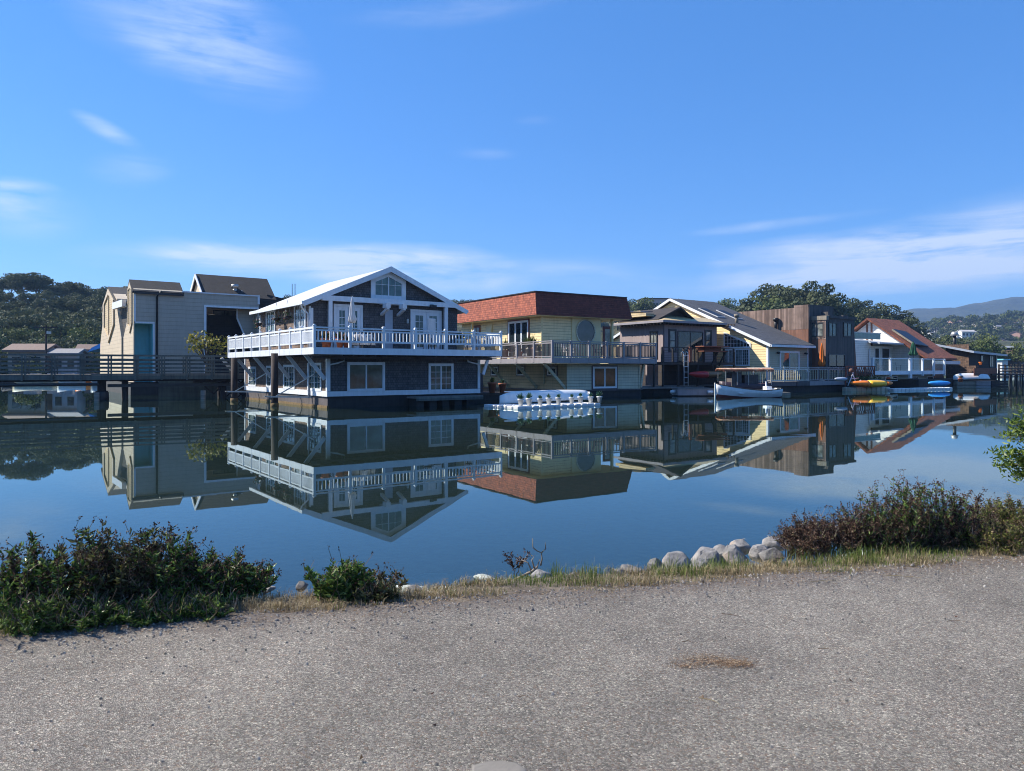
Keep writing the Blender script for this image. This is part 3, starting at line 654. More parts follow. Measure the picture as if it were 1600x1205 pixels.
# header beam on posts, with the double doors behind
bb = bu-.42; a0, a1 = h1.A(504,bb), h1.A(711.5,bb); am = h1.A(607,bb); zh = h1.Z(474.5,am,bb); 
MB().box(a0,a1,bb,bb+.2,zh-.02,zh+.26).build('header_beam', MT['white'], t)
for p in (517,698):
    a = h1.A(p,bb); MB().box(a-.1,a+.1,bb+.01,bb+.19,zd1,zh-.02).build('porch_post', MT['white'], t)
for p in (601,626.5):
    a = h1.A(p,bb); MB().box(a-.13,a+.13,bb-.5,bb-.003,zh-.28,zh-.02).bar((a,bb-.45,zh-.3),(a,bu-.0,zh-.62),.16,.14).build('roof_bracket', MT['white'], t)
MB().box(h1.A(598,bb),h1.A(631,bb),bb+.2,bu,zh-.05,zh+.12).build('porch_roof', MT['white'], t)
def dbl_door(fr, par, p0, p1, y0, plane, z0, gl):
    a0,a1 = fr.A(p0,plane), fr.A(p1,plane); am=(a0+a1)/2; zt = fr.Z(y0,am,plane)
    cb = MB()
    fbox(cb,'F',plane,a0,a1,zt-.14,zt,.002,.05); fbox(cb,'F',plane,a0,a0+.12,z0,zt-.14,.002,.05); fbox(cb,'F',plane,a1-.12,a1,z0,zt-.14,.002,.05)
    cb.build('door_casing', MT['white'], par); w = (a1-a0-.24)/2
    for k in range(2):
        s0 = a0+.12+k*w
        d = window(par,'F',plane,s0+.01,s0+w-.01,z0+.02,zt-.145,fw=.2 if w > .7 else .12,cols=1,grid=(2,5,.014),gl=gl,proud=.035,name='glazed_door')
        MB().box(s0+(w-.1 if k == 0 else .06),s0+(w-.06 if k == 0 else .1),plane-.09,plane-.036,z0+.95,z0+1.05).build('handle', MT['galv'], d)
dbl_door(h1,t,521,566.5,476,bu,zd1,MT['glass_teal']); dbl_door(h1,t,641,689.5,484.5,bu,zd1,MT['glass_teal'])
a0,a1 = h1.A(601,bu),h1.A(613,bu); MB().box(a0,a1,bu-.05,bu-.002,zd1,h1.Z(484,a0,bu)).build('entry_door', MT['pv_light'], t)
# gable window: five-sided, in a broad white surround
a0,a1 = h1.A(579,bu),h1.A(633.5,bu); z0 = h1.Z(471,am,bu); zt = lambda a, off=0: zr(a)-.0-off
ac = (a0+a1)/2
def pent(i, lo, top): return [(a0+i,bu,z0+lo),(a1-i,bu,z0+lo),(a1-i,bu,zt(a1-i)-top),(ac,bu,zt(ac)-top),(a0+i,bu,zt(a0+i)-top)]
outer = pent(0,0,.03); inner = pent(.28,.34,.34)
fbm_ = MB(); n = 5
for i in range(n):
    j = (i+1)%n; q = [outer[i],outer[j],inner[j],inner[i]]
    fbm_.prism([(x,bu-.002,z) for x,_,z in q],(0,-.06,0))
for k in range(1,4):
    a = a0+.28+(a1-a0-.56)*k/4; w_ = .035 if k == 2 else .013; fbm_.box(a-w_,a+w_,bu-.045,bu-.004,z0+.34,zt(a)-.33)
for zz in (.95,1.5,2.0):
    if z0+zz < zt(ac)-.5:
        half = min(ac-a0-.28, max(.1,(zt(ac)-.36-(z0+zz))/slope)); fbm_.box(ac-half,ac+half,bu-.04,bu-.005,z0+zz-.012,z0+zz+.012)
fbm_.box(a0-.1,a1+.1,bu-.12,bu-.004,z0-.12,z0-.003)
gw = fbm_.build('gable_window', MT['white'], t)
MB().prism([(x,bu-.0,z) for x,_,z in pent(.25,.3,.3)],(0,-.014,0)).build('pane', MT['glass_teal'], gw)
# wall lantern and floodlight
MB().box(h1.A(636,bu)-.05,h1.A(636,bu)+.05,bu-.12,bu-.003,zd1+1.6,zd1+1.85).build('wall_lantern', MT['galv'], t)
MB().box(h1.A(675,bb)-.16,h1.A(675,bb)+.02,bb-.16,bb-.01,zh-.06,zh+.08).box(h1.A(675,bb)+.06,h1.A(675,bb)+.22,bb-.18,bb-.01,zh-.08,zh+.05).build('floodlight', MT['gutter_dark'], t)
H1T, ZD1 = t, zd1
# steel outriggers that tie the house to its piles
for p, bpos in ((429,1),(366,2)):
    pb_ = h1.B(p, al-.28)
    x_, y_ = h1.xy(al-.28, pb_)
    pl = thing('mooring_pile', ['','dark round timber pile standing in front of the long white balcony','dark timber pile at the far left corner of the white balcony'][bpos], 'pile', (x_,y_,0), 0, 'dark piles mooring the houseboats')
    r_ = .19 if bpos == 1 else .2
    MB().cyl((0,0,-2.6),(0,0,zd0+(.12 if bpos == 1 else -.02)),r_*1.03,r_*.97,16).build('shaft', MT['pile'], pl, True)
    MB().lathe([(r_+.02,0),(r_+.03,.03),(r_+.02,.25)],(0,0,-.05),16).build('waterline_collar', MT['weed'], pl, True)
    zo = .55 if bpos == 1 else .62
    br = MB().bar((al-.75,pb_-.28,zo),(.03,pb_-1.2,zo-.04),.06,.07).bar((al-.75,pb_+.28,zo),(.03,pb_+.6,zo-.04),.06,.07).bar((al-.55,pb_-.3,zo),(al-.55,pb_+.3,zo),.05,.05).bar((al-.3,pb_-.32,zo+.03),(-.05,pb_-1.8,zo+1.2),.05,.05)
    br.build('mooring_bracket', MT['galv'], t)
# ------------------------------------------------------------------ house 2: yellow house under the red mansard roof
h2 = Frame(886, 622.5, 33)
t = h2.root('mansard_houseboat', 'yellow two-storey houseboat with red shake mansard roof and round window', 'houseboat', 'houseboats in a row')
H2T = t
wd = h2.A(1000); ln = 15.5; zb = h2.Z(609.7); af = -1.3
bf = -.95; al = h2.A(862.7,bf); ar = h2.A(1026,bf); zd0 = h2.Z(567.5,al,bf); zd1 = h2.Z(559,al,bf); rh = h2.Z(532,al,bf)-zd1
MB().box(-.0,wd+.12,.02,ln,-.5,zb-.06).build('hull', MT['hull'], t)
MB().box(-.12,wd+.16,-.1,ln,zb-.1,zb-.0).build('rub_rail', MT['hull_grey'], t)
MB().box(0,wd,0,ln,zb,zd0-.02).build('lower_wall', MT['cream_sage'], t)
MB().box(-.012,-.001,.05,ln,zb,zd0-.02).build('side_wall', MT['h2_beige'], t)
for c_ in ((-.03,.12,zb,zd0-.12),(wd-.16,wd+.02,zb,zd0-.12),(-.03,wd+.02,zd0-.119,zd0-.021)): MB().box(c_[0],c_[1],-.03,-.002,c_[2],c_[3]).build('corner_board', MT['cream_sage'], t)
a0,a1 = h2.A(926),h2.A(963); window(t,'F',0,a0,a1,h2.Z(607.2,a0),h2.Z(573,a0),fw=.13,mw=.05,gl=MT['glass_warm'],outer=MT['plum'])
for p0,p1 in ((856,870.5),(808,820),(768,779)):
    b0,b1 = h2.B(p0,0),h2.B(p1,0); window(t,'L',-.012,b1,b0,h2.Z(586.5,0,b0),h2.Z(573.5,0,b0),cols=1,fw=.1,gl=MT['glass'],outer=MT['plum'])
lb = ln-1.5
MB().box(al+.05,ar-.05,bf+.05,4.4,zd0+.04,zd1).box(al+.05,.6,4.4,lb,zd0+.04,zd1).build('balcony_deck', MT['deckwood'], t)
MB().box(al,ar,bf,bf+.05,zd0,zd1).box(al,al+.05,bf+.05,lb,zd0,zd1).box(ar-.05,ar,bf+.05,4.4,zd0,zd1).build('fascia_board', MT['lilac'], t)
railing(t,(al+.05,bf+.05),(ar-.05,bf+.05),zd1,rh,7,MT['lilac'],MT['dark_rail'],sp=.14,bw=.045,pw=.14,lowz=.06,lowh=.06,toph=.06,finial=False,post_down=.3)
railing(t,(al+.05,bf+.05),(al+.05,lb),zd1,rh,8,MT['lilac'],MT['dark_rail'],sp=.15,bw=.045,pw=.14,lowz=.06,lowh=.06,toph=.06,finial=False,skip_first=True,post_down=.3)
railing(t,(ar-.05,bf+.05),(ar-.05,4.4),zd1,rh,4,MT['lilac'],MT['dark_rail'],sp=.15,bw=.045,pw=.12,lowz=.06,lowh=.06,toph=.06,finial=False,skip_first=True)
for bpos in (.15,3.6,7.4,11.2): MB().bar((al+.12,bpos,zd0),(-.05,bpos,zd0-1.75),.16,.2).build('deck_brace', MT['cream_sage'], t)
MB().bar((ar-.4,-.0,zd0),(wd+.03,-.0,zd0-1.75),.16,.18).build('deck_brace', MT['cream_sage'], t)
MB().tube([(-.08,2.6,zd0),(-.08,2.6,zb+.4)],.05,6).build('downpipe', MT['cream_sage'], t, True)
# upper storey: corner post at px 846; the wall steps back behind the porch
am_ = .35; bm = h2.B(846,am_)
bw0 = bm; aw1 = h2.A(957.5,bw0); zt0 = h2.Z(494,am_,bw0)
uy = MB().box(am_,h2.A(893,bw0),bw0,ln,zd1,zt0).box(h2.A(893,bw0),h2.A(939,bw0),bw0+.02,ln,zd1,zt0).box(h2.A(939,bw0),aw1,bw0+1.6,ln,zd1,zt0)
uy.build('upper_wall', MT['yellow'], t)
for c_ in ((h2.A(893,bw0),h2.A(938,bw0),.018),(h2.A(955,bw0),aw1+.02,.1),(am_-.05,am_+.1,-.002)): MB().box(c_[0],c_[1],bw0-.06,bw0+c_[2],zd1,zt0).build('smooth_panel', MT['yellow_pale'], t)
def ring(mb, cx, y, cz, r0, r1, d, n=40, k=1.04):
    vs = []
    for r, yy in ((r0,y),(r1,y),(r1,y-d),(r0,y-d)):
        for i in range(n): vs.append((cx+r*math.cos(2*math.pi*i/n), yy, cz+r*k*math.sin(2*math.pi*i/n)))
    return mb.add(vs, [(a*n+i, a*n+(i+1)%n, ((a+1)%4)*n+(i+1)%n, ((a+1)%4)*n+i) for a in range(4) for i in range(n)])
pl = bw0-.06; ca = h2.A(914.8,pl); cz = h2.Z(518.5,ca,pl); rr = abs(h2.A(928.8,pl)-h2.A(901.5,pl))/2
rw = ring(MB(),ca,pl-.002,cz,rr,rr+.09,.07).build('round_window', MT['cream_sage'], t)
MB().add([(ca,pl-.02,cz)]+[(ca+rr*1.02*math.cos(2*math.pi*i/40),pl-.02,cz+rr*1.06*math.sin(2*math.pi*i/40)) for i in range(40)],[(0,1+(i+1)%40,1+i) for i in range(40)]).build('pane', glass('round_glass',(.03,.04,.045),.03,(.06,.07,.08)), rw)
window(t,'F',bw0+1.6,h2.A(940,bw0+1.6)+.1,h2.A(952,bw0+1.6)+.3,zd1,zt0-.45,MT['red_trim'],MT['glass_curtain'],cols=1,fw=.2,name='balcony_door')
b0,b1 = h2.B(826.5,am_),h2.B(795,am_); 
window(t,'L',am_,b0,b1,zd1+.25,h2.Z(500,am_,b0),MT['white'],MT['glass'],cols=3,fw=.16,mw=.08,outer=MT['red_trim'],proud=.08)
b0,b1 = h2.B(751,am_),h2.B(737,am_); window(t,'L',am_,b0,b1,zd1+.1,h2.Z(508,am_,b0),MT['red_trim'],MT['glass'],cols=2,fw=.2)
MB().box(am_-.5,am_-.35,h2.B(739,am_-.4),h2.B(739,am_-.4)+.15,zd1,zt0+.1).build('porch_post', MT['yellow_pale'], t)
bq = h2.B(770,am_); MB().prism([(am_,bq,zd1),(am_-.75,bq,zd1),(am_,bq,zt0-.1)],(0,.9,0)).build('sloping_buttress', MT['yellow_pale'], t)
# mansard
zlo = h2.Z(492,0,0); bR = bw0-.75; aR = h2.A(838,bR); aE = h2.A(988.3,bR); zlo = h2.Z(491.5,aR,bR); zhi = h2.Z(455,aR,bR)+.03; ins = .32
lo = [(aR,bR),(aE,bR),(aE,ln+.5),(aR,ln+.5)]; hi = [(aR+ins*.4,bR+ins),(aE-ins,bR+ins),(aE-ins,ln+.2),(aR+ins*.4,ln+.2)]
def quadface(i, j, off=0): return [(*lo[i],zlo),(*lo[j],zlo),(*hi[j],zhi),(*hi[i],zhi)]
fr_ = MB().add(quadface(0,1),[(0,1,2,3)]).add(quadface(1,2),[(0,1,2,3)]).add(quadface(2,3),[(0,1,2,3)]); r_ = fr_.build('mansard_roof', MT['red_flat'], t)
MB().add(quadface(3,0),[(0,1,2,3)]).build('shake_side', MT['red_shake'], r_)
MB().box(hi[0][0]+.05,hi[1][0]-.05,hi[0][1]+.05,hi[2][1]-.05,zhi-.14,zhi-.04).build('flat_roof', MT['gutter_dark'], r_)
MB().bar((*hi[0],zhi),(*hi[1],zhi),.14,.07).bar((*hi[3],zhi),(*hi[0],zhi),.14,.07).build('coping', MT['gutter_dark'], r_)
MB().box(lo[0][0]+.1,lo[1][0]-.1,lo[0][1]+.1,ln+.3,zlo-.05,zlo+.005).build('soffit', MT['yellow_pale'], t)
for p in (878,893,906): 
    a = h2.A(p,6); MB().cyl((a,6,zhi-.2),(a,6,zhi+.22),.16,.14,8).cyl((a,6,zhi+.22),(a,6,zhi+.3),.24,.2,8).build('roof_vent', MT['gutter_dark'], t)
# ------------------------------------------------------------------ house 0: angular beige houseboat at the left
h0 = Frame(209, 617.6, 36)
t = h0.root('angular_houseboat', 'beige angular houseboat with steep dark gables and turquoise recess behind the pier', 'houseboat', 'houseboats in a row')
bA = h0.A(405); zt1 = h0.Z(452,0,0); ztR = h0.Z(462.5,bA,0); zb = 1.0
MB().box(-.2,bA+4,.1,16,-.5,.95).build('hull', MT['hull'], t)
aT = h0.A(284); a_t0,a_t1 = h0.A(213),h0.A(239.5); zr_ = h0.Z(506,2,0); aO0,aO1 = h0.A(319),h0.A(403); zO = h0.Z(481,(aO0+aO1)/2,0)
W0 = MB()
W0.box(.35,aO0,1.6,3.0,zb,zt1)
W0.box(0,a_t1,0,1.6,zr_,zt1).box(a_t1,aO0,0,1.6,zb,zt1-.0).box(aO0,bA,0,1.6,zO,ztR-.0).box(aO1,bA,0,1.6,zb,zO)
W0.box(aT,aO0+.001,.02,8,zb,ztR).box(5.0,aT,3.2,8,zb,zt1-1.2)
W0.build('front_wall', MT['beige_ply'], t)
rec = MB().box(.05,a_t1,1.55,1.6,zb,zr_).box(a_t1-.06,a_t1+.0,.02,1.56,zb,zr_).box(.05,a_t1,.02,1.56,zr_-.05,zr_-.002); rec.build('turquoise_recess', MT['teal'], t)
MB().box(a_t1-.02,a_t1+.1,-.05,-.002,zb,zr_).box(.1,a_t1+.1,-.05,-.002,zr_-.02,zr_+.1).box(.02,.13,-.05,-.002,zr_+.1,zt1-.1).build('recess_trim', MT['white'], t)
tb = MB().box(aO0-.02,aO0+.16,-.06,-.002,zb,zO+.12).box(aO0+.16,aO1+.02,-.06,-.002,zO-.04,zO+.12).box(bA-.14,bA+.03,-.06,-.002,zO+.4,ztR-.08).box(aT,bA+.05,-.08,-.002,ztR-.07,ztR+.03)
tb.build('opening_trim', MT['white'], t)
# inside the big opening: dark sloping roof, a strip window, a splayed wing wall
zi = h0.Z(492.5,(aO0+aO1)/2,3)
MB().prism([(aO0,3.2,zi),(aO1+2,3.2,zi),(aO1+2,.9,zb),(aO0,.9,zb)],(0,.1,.05)).build('inner_roof', MT['dark_roof'], t)
MB().box(aO0,aO1+2,4.3,4.5,zi-.5,zO+.5).build('inner_wall', MT['beige_ply'], t)
window(t,'F',4.3,h0.A(333,4.3),h0.A(368,4.3),zi+.02,h0.Z(485,h0.A(350,4.3),4.3),MT['gutter_dark'],MT['glass_curtain'],cols=2,fw=.07)
aw = h0.A(371,1.0); MB().prism([(aw,1.2,zO),(aO1,1.2,zO),(aO1,1.2,zb+2.0),(aw,1.2,h0.Z(497,aw,1.2))],(0,.2,0)).build('wing_wall', MT['beige_ply'], t)
MB().bar((aw,1.15,zO),(aw,1.15,h0.Z(497,aw,1.2)),.09,.12).bar((aw,1.15,h0.Z(497,aw,1.2)),(aO1,1.15,zb+2.0),.09,.12).build('wing_trim', MT['white'], t)
MB().tube([(a_t1+.25,-.07,zb),(a_t1+.25,-.07,zt1-.5),(a_t1+.45,-.1,zt1-.15),(a_t1+.6,-.12,zt1-.05)],.075,6).build('downpipe', MT['gutter_dark'], t, True)
# towers: profile in (b, z), run along a
def tower(prof, a0, a1, roofprof, ra0, ra1, nm):
    MB().prism([(a0,b_,z_) for b_,z_ in prof],(a1-a0,0,0)).build(nm, MT['cream_ply'], t)
    for (p,q) in roofprof:
        rb = MB().prism([(ra0,p[0],p[1]),(ra0,q[0],q[1]),(ra0,q[0],q[1]+.14),(ra0,p[0],p[1]+.14)],(ra1-ra0,0,0)); rb.build('tower_roof', MT['dark_roof'], t)
Zb = lambda py, b_: h0.Z(py,0,b_)
Bq = lambda px: h0.B(px,0)
# front tower
w1 = 2.7; zp1 = Zb(436.5,1.2)
MB().prism([(0,0,zt1),(0,w1,zt1),(0,w1*.5,zp1-.15)],(aT-0,0,0)).build('tower_gable', MT['cream_ply'], t)
MB().prism([(-.12,-.14,zt1-.12),(-.12,w1*.5,zp1),(-.12,w1*.5,zp1-.2),(-.12,-.14,zt1-.3)],(aT+.25,0,0)).prism([(-.12,w1+.1,zt1-.12),(-.12,w1*.5,zp1),(-.12,w1*.5,zp1-.2),(-.12,w1+.1,zt1-.3)],(aT+.25,0,0)).build('tower_roof', MT['dark_roof'], t)
MB().box(-.0,aT+.1,-.24,-.14,zt1-.34,zt1-.18).build('gutter', MT['gutter_dark'], t)
MB().prism([(-.02,.0,zr_),(-.02,0,zt1),(-.02,w1,zt1),(-.02,w1+.2,Zb(500,3)),(-.02,w1+2.2,Zb(527,4)),(-.02,w1+2.2,zb),(-.02,.0,zb)],(.07,0,0)).build('side_wall', MT['cream_ply'], t)
# back tower
b0,b1 = Bq(184),Bq(161); bp = (b0+b1)/2; z2 = Zb(473,bp); zp2 = Zb(448,bp)
MB().prism([(-.05,b0-2.4,zb),(-.05,b0-2.4,Zb(528,b0-2)),(-.05,b0,Zb(482,b0)),(-.05,b0,z2),(-.05,bp,zp2-.2),(-.05,b1,z2),(-.05,b1,Zb(508,b1)),(-.05,b1+1.6,Zb(538,b1)),(-.05,b1+1.9,zb)],(7.5,0,0)).build('rear_tower', MT['cream_ply'], t)
MB().prism([(-.15,b0-.15,z2-.25),(-.15,bp,zp2),(-.15,bp,zp2-.2),(-.15,b0-.15,z2-.5)],(9,0,0)).prism([(-.15,b1+.15,z2-.25),(-.15,bp,zp2),(-.15,bp,zp2-.2),(-.15,b1+.15,z2-.5)],(9,0,0)).build('tower_roof', MT['dark_roof'], t)
MB().box(.2,4.9,w1+.3,b0+.3,zb,Zb(478,5)).build('valley_roof', MT['dark_roof'], t)
MB().bar((-.3,b0-.1,Zb(479,b0)),(-.3,w1-.1,Zb(474,w1)),.3,.55).build('link_beam', MT['white'], t)
for (bc,hw,zlo_,zhi_,zpk,zpt,a_,dp) in ((1.4,1.0,Zb(506,1.5),Zb(453,1.5),Zb(439,1.5),Zb(521,1.5),-.02,.1),(bp,(b1-b0)*.36,Zb(510,bp),Zb(473,bp),Zb(450,bp),Zb(536,bp),-.05,.14)):
    hexa = [(bc-hw,zlo_),(bc-hw,zhi_),(bc,zpk-.1),(bc+hw,zhi_),(bc+hw,zlo_),(bc,zpt)]
    inn = [(bc+(x-bc)*.8,(z if abs(x-bc) > .01 else (z+(-.5 if z > 5 else .5)))) for x,z in hexa]
    mb = MB()
    for i in range(6):
        j = (i+1)%6; q = [hexa[i],hexa[j],inn[j],inn[i]]; mb.prism([(a_-dp,x,z) for x,z in q],(dp,0,0))
    mb.build('bay_frame', MT['cream_ply'], t)
    MB().prism([(a_-.03,x,z) for x,z in inn],(.02,0,0)).build('bay_window', MT['h2_beige'], t)
    MB().box(a_-dp*.8,a_-.04,bc-.1,bc+.1,zpt+.6,zpk-.7).build('mullion', MT['cream_ply'], t)
# rear gable over the main block
a0,a1 = h0.A(312,4),h0.A(417,4); zpk = h0.Z(430,a0,4); zl = h0.Z(463,a0,2)
MB().prism([(a0,2.0,zl),(a0,4.6,zpk),(a0,7.2,zl)],(a1-a0,0,0)).build('rear_gable', MT['cream_ply'], t)
MB().prism([(a0-.2,1.8,zl-.1),(a0-.2,4.6,zpk+.16),(a0-.2,4.6,zpk),(a0-.2,1.8,zl-.26)],(a1-a0+.4,0,0)).prism([(a0-.2,7.4,zl-.1),(a0-.2,4.6,zpk+.16),(a0-.2,4.6,zpk),(a0-.2,7.4,zl-.26)],(a1-a0+.4,0,0)).build('gable_roof', MT['dark_roof'], t)
MB().bar((a0-.24,1.8,zl-.15),(a0-.24,4.6,zpk+.06),.06,.3).bar((a0-.24,7.4,zl-.15),(a0-.24,4.6,zpk+.06),.06,.3).build('barge_board', MT['white'], t)
MB().prism([(a1-.5,2.4,zl+.5),(a1+4.2,2.4,zl+.5-.9),(a1+4.2,2.4,3),(a1-.5,2.4,3)],(0,.12,0)).prism([(bA+.02,1.0,zl),(a1+.2,1.7,zl),(a1+3,1.7,4),(bA+.02,1.0,4)],(0,.1,0)).build('lower_roof', MT['dark_roof'], t)
av = h0.A(367,3.0); zv = h0.Z(459,av,3.0)
MB().cyl((av,3.0,zv-.6),(av,3.0,zv+.55),.2,.2,12).cyl((av,3.0,zv+.5),(av,3.0,zv+.8),.3,.3,12).cyl((av+.55,2.9,zv-.6),(av+.55,2.9,zv+.1),.2,.2,10).cyl((av+.55,2.9,zv+.05),(av+.55,2.9,zv+.3),.3,.05,10).cyl((av-.5,2.9,zv-.6),(av-.5,2.9,zv+.0),.22,.22,10).build('roof_vents', MT['galv'], t, True)
# ------------------------------------------------------------------ timber pier
pf = Frame(-60, 0, 29, Y=42.9)
t = pf.root('timber_pier', 'long weathered timber pier with horizontal rails crossing the water', 'pier')
Lp = 22.0; zd = 1.68; wp = 2.4
MB().box(-8,Lp,0,wp,zd-.08,zd).build('deck_boards', MT['tan_timber'], t)
MB().box(-8,6.6,-.1,-.001,zd-.34,zd-.02).box(6.6,Lp,-.1,-.001,zd-.34,zd-.1).box(-8,Lp,wp+.001,wp+.1,zd-.34,zd-.02).build('edge_beam', MT['old_timber'], t)
MB().box(6.6,Lp,-.13,-.001,zd-.098,zd+.05).build('deck_edge_plank', MT['tan_timber'], t)
MB().tube([(-8,-.3,1.02),(7.0,-.3,1.06)],.09,8).box(7.5,Lp,.2,.4,.85,1.05).build('service_pipe', MT['gutter_dark'], t)
MB().box(-8,Lp,.5,.75,zd-.45,zd-.09).box(-8,Lp,wp-.7,wp-.45,zd-.45,zd-.09).build('stringer', MT['pile'], t)
for side in (0,1):
    y = -.16 if side == 0 else wp+.1; rb = MB()
    for z, hh in ((2.9,.07),(2.62,.13),(2.36,.13),(2.1,.13),(1.86,.1)):
        rb.box(-8,Lp,y+(.05 if side == 0 else -.09),y+.09,z-hh/2,z+hh/2) if hh != .07 else rb.box(-8,Lp,y-.05,y+.15,z-.03,z+.05)
    rl = rb.build('rail_boards', MT['old_timber'], t)
    for i in range(20):
        a = -7.8+i*1.53; MB().box(a,a+.11,y-.06,y+.045,1.3 if side == 0 else 1.4,2.86).box(a+.17,a+.26,y-.04,y+.045,1.5,2.86).build('rail_post', MT['old_timber'], t)
for a, w in ((pf.A(159,.5),.34),(pf.A(196,.4),.2),(pf.A(350,.3),.26),(-3.5,.2)):
    pb = MB().cyl((a,.6,-2.6),(a,.6,zd-.4),w*.8,w*.75,14).cyl((a,2.0,-2.6),(a,2.0,zd-.4),.2,.2,12); pb.build('pier_pile', MT['pile'], t, True)
a = pf.A(159,.5); MB().lathe([(.36,-.1),(.42,.05),(.4,.5),(.34,.62)],(a,.6,0),16).build('pile_sleeve', MT['gutter_dark'], t, True)
a = pf.A(332,.3); MB().bar((a-.9,.5,1.3),(a+.1,.6,.3),.1,.1).bar((a+1.1,.5,1.3),(a+.1,.6,.3),.1,.1).box(a-1.2,a+1.4,.3,.7,1.1,1.3).build('cross_brace', MT['pile'], t)
for i in range(4):
    a = pf.A(352,.9)+i*.4; MB().bar((a,1,0),(a+1.3,1,1.3),.08,.08).bar((a+1.3,1.1,0),(a,1.1,1.3),.08,.08).build('cross_brace', MT['pile'], t)
x_, y_ = pf.xy(pf.A(317.5,-.8),-.8); q = thing('short_pile','short pale timber pile standing in the water under the pier','pile',(x_,y_,0))
MB().cyl((0,0,-2.6),(0,0,.62),.17,.16,12).build('shaft', MT['tan_timber'], q, True)
x_, y_ = pf.xy(pf.A(151,-.5),-.5); q = thing('short_pile','slim sunlit timber pile beside the black-sleeved pier pile','pile',(x_,y_,0))
MB().cyl((0,0,-2.6),(0,0,.55),.16,.15,12).build('shaft', MT['tan_timber'], q, True)
PIER = pf
# yellow-green tree in a pot beside the pier
rng = np.random.default_rng(12); x_, y_ = at(322,53.5), 53.5
tt = thing('potted_tree','small rounded yellow-green tree beside the pier in front of the beige houseboat','tree',(x_,y_,1.25)); tt.scale = (1.35,1.35,1.5)
rnd = random.Random(9); blobs = []
tb = MB().tube([(0,0,0),(.02,0,.5),(.05,0,1.1)],[.09,.08,.06],7)
for k in range(15):
    a = k*2.4; rr = rnd.uniform(.3,1.15); z = 1.35+rnd.uniform(0,.95)*(1.25-rr*.6); blobs.append(((rr*math.cos(a),rr*math.sin(a)*.8,z),(.42,.42,.34))); tb.tube([(.03,0,.7),(rr*.5*math.cos(a),rr*.4*math.sin(a),z*.8),(rr*math.cos(a),rr*math.sin(a)*.8,z)],[.035,.025,.01],5)
V,Fq = crown_mesh(rng,blobs,900,.13,shell=.5); tb.build('trunk',MT['bark'],tt,True); mesh_np('crown',V,Fq,MT['yellowgreen'],tt)
MB().box(-2.2,1.4,-.8,1.4,-.9,.02).build('planter', MT['old_timber'], tt)
# ------------------------------------------------------------------ house 3: plum-grey craftsman houseboat
h3 = Frame(1036.3, 615.2, 33)
t = h3.root('craftsman_houseboat', 'plum-grey houseboat with dark bracketed eaves and a clerestory gable', 'houseboat', 'houseboats in a row')
H3T = t
bw = 2.4; aw0 = h3.A(1036.3,bw); aw1 = h3.A(1120,bw); zd = h3.Z(566,2,0); ze = h3.Z(501.5,aw0,bw); ln = 8.0
MB().box(aw0-3.2,aw1+.4,.3,ln+2,-.5,.55).build('hull', MT['hull'], t)
MB().box(h3.A(1001,-.1),h3.A(1099,-.1),-.2,.3,.42,.66).build('platform_edge', MT['deckwood'], t)
MB().box(aw0-3.3,aw1+.8,-.1,bw,.55,.6).build('platform', MT['deckwood'], t)
MB().box(aw0,aw1,bw+.02,ln,.55,zd).build('lower_wall', MT['dark_wood'], t)
MB().box(aw0-1.6,aw0-.3,bw+.3,bw+.5,.6,zd).build('lower_plum_wall', MT['plum_ply'], t)
for p in (1022,1036,1060,1090,1118,1147):
    a = h3.A(p,-.3); MB().box(a-.07,a+.07,-.36,-.22,.0 if p > 1120 else .6,zd+.9 if p != 1060 else zd).build('deck_post', MT['dark_wood'], t)
MB().box(aw0,aw1,bw,ln,zd,ze-.02).build('upper_wall', MT['plum_ply'], t)
MB().box(h3.A(1033,-.4),h3.A(1149,-.4),-.4,bw,zd-.22,zd).build('balcony_deck', MT['dark_wood'], t)
a0,a1 = h3.A(1034,-.35),h3.A(1146,-.35); rb = MB(); zr1 = zd+h3.Z(543,3,-.35)-h3.Z(566,3,-.35)
for k in range(7): rb.box(a0,a1,-.37,-.34,zd+.08+k*.14,zd+.1+k*.14)
rb.box(a0,a1,-.42,-.3,zr1-.06,zr1); rb.build('balcony_rail', MT['dark_wood'], t)
for i in range(8):
    a = a0+(a1-a0)*i/7; MB().box(a-.06,a+.06,-.42,-.3,zd,zr1-.06).build('rail_post', MT['dark_wood'], t)
a = h3.A(1079.5,-.5); MB().box(a-.12,a+.12,-.5,-.35,zd,zr1+.05).build('red_post', MT['redwood'], t)
a0_,a1_ = h3.A(1094,-.9),h3.A(1131,-.9); MB().box(a0_,a1_,-1.3,-.45,zr1-.35,zr1-.28).box(a0_-.1,a1_+.1,-1.4,-.45,zr1+.05,zr1+.12).box(a0_,a1_,-.6,-.5,zr1-.28,zr1+.05).build('red_bench', MT['redwood'], t)
for p in (1112,1124): a = h3.A(p,-.5); MB().bar((a,-1.2,zr1-.3),(a,-.45,zd-.3),.1,.12).build('bench_bracket', MT['dark_wood'], t)
for p0,p1,y0,y1,cc in ((1045.5,1055.5,516,543,1),(1058.5,1098,517,548,2),(1102,1111,517,541,1)):
    q0,q1 = h3.A(p0,bw),h3.A(p1,bw); zt_ = h3.Z(y0,q0,bw); zz = h3.Z(y1+6,q0,bw)
    if cc == 2: zz = zd+.05
    window(t,'F',bw,q0,q1,zz,zt_,MT['gutter_dark'],MT['glass'] if cc == 2 else MT['glass_curtain'],cols=cc,rows=1 if cc == 2 else 2,fw=.08,mw=.04,outer=MT['gutter_dark'] if cc == 1 else None)
bq0,bq1 = h3.B(1027.5,aw0),h3.B(1015.5,aw0); window(t,'L',aw0,bq0,bq1,zd+.3,h3.Z(517,aw0,bq0),MT['gutter_dark'],MT['glass_curtain'],cols=2,rows=2,fw=.12)
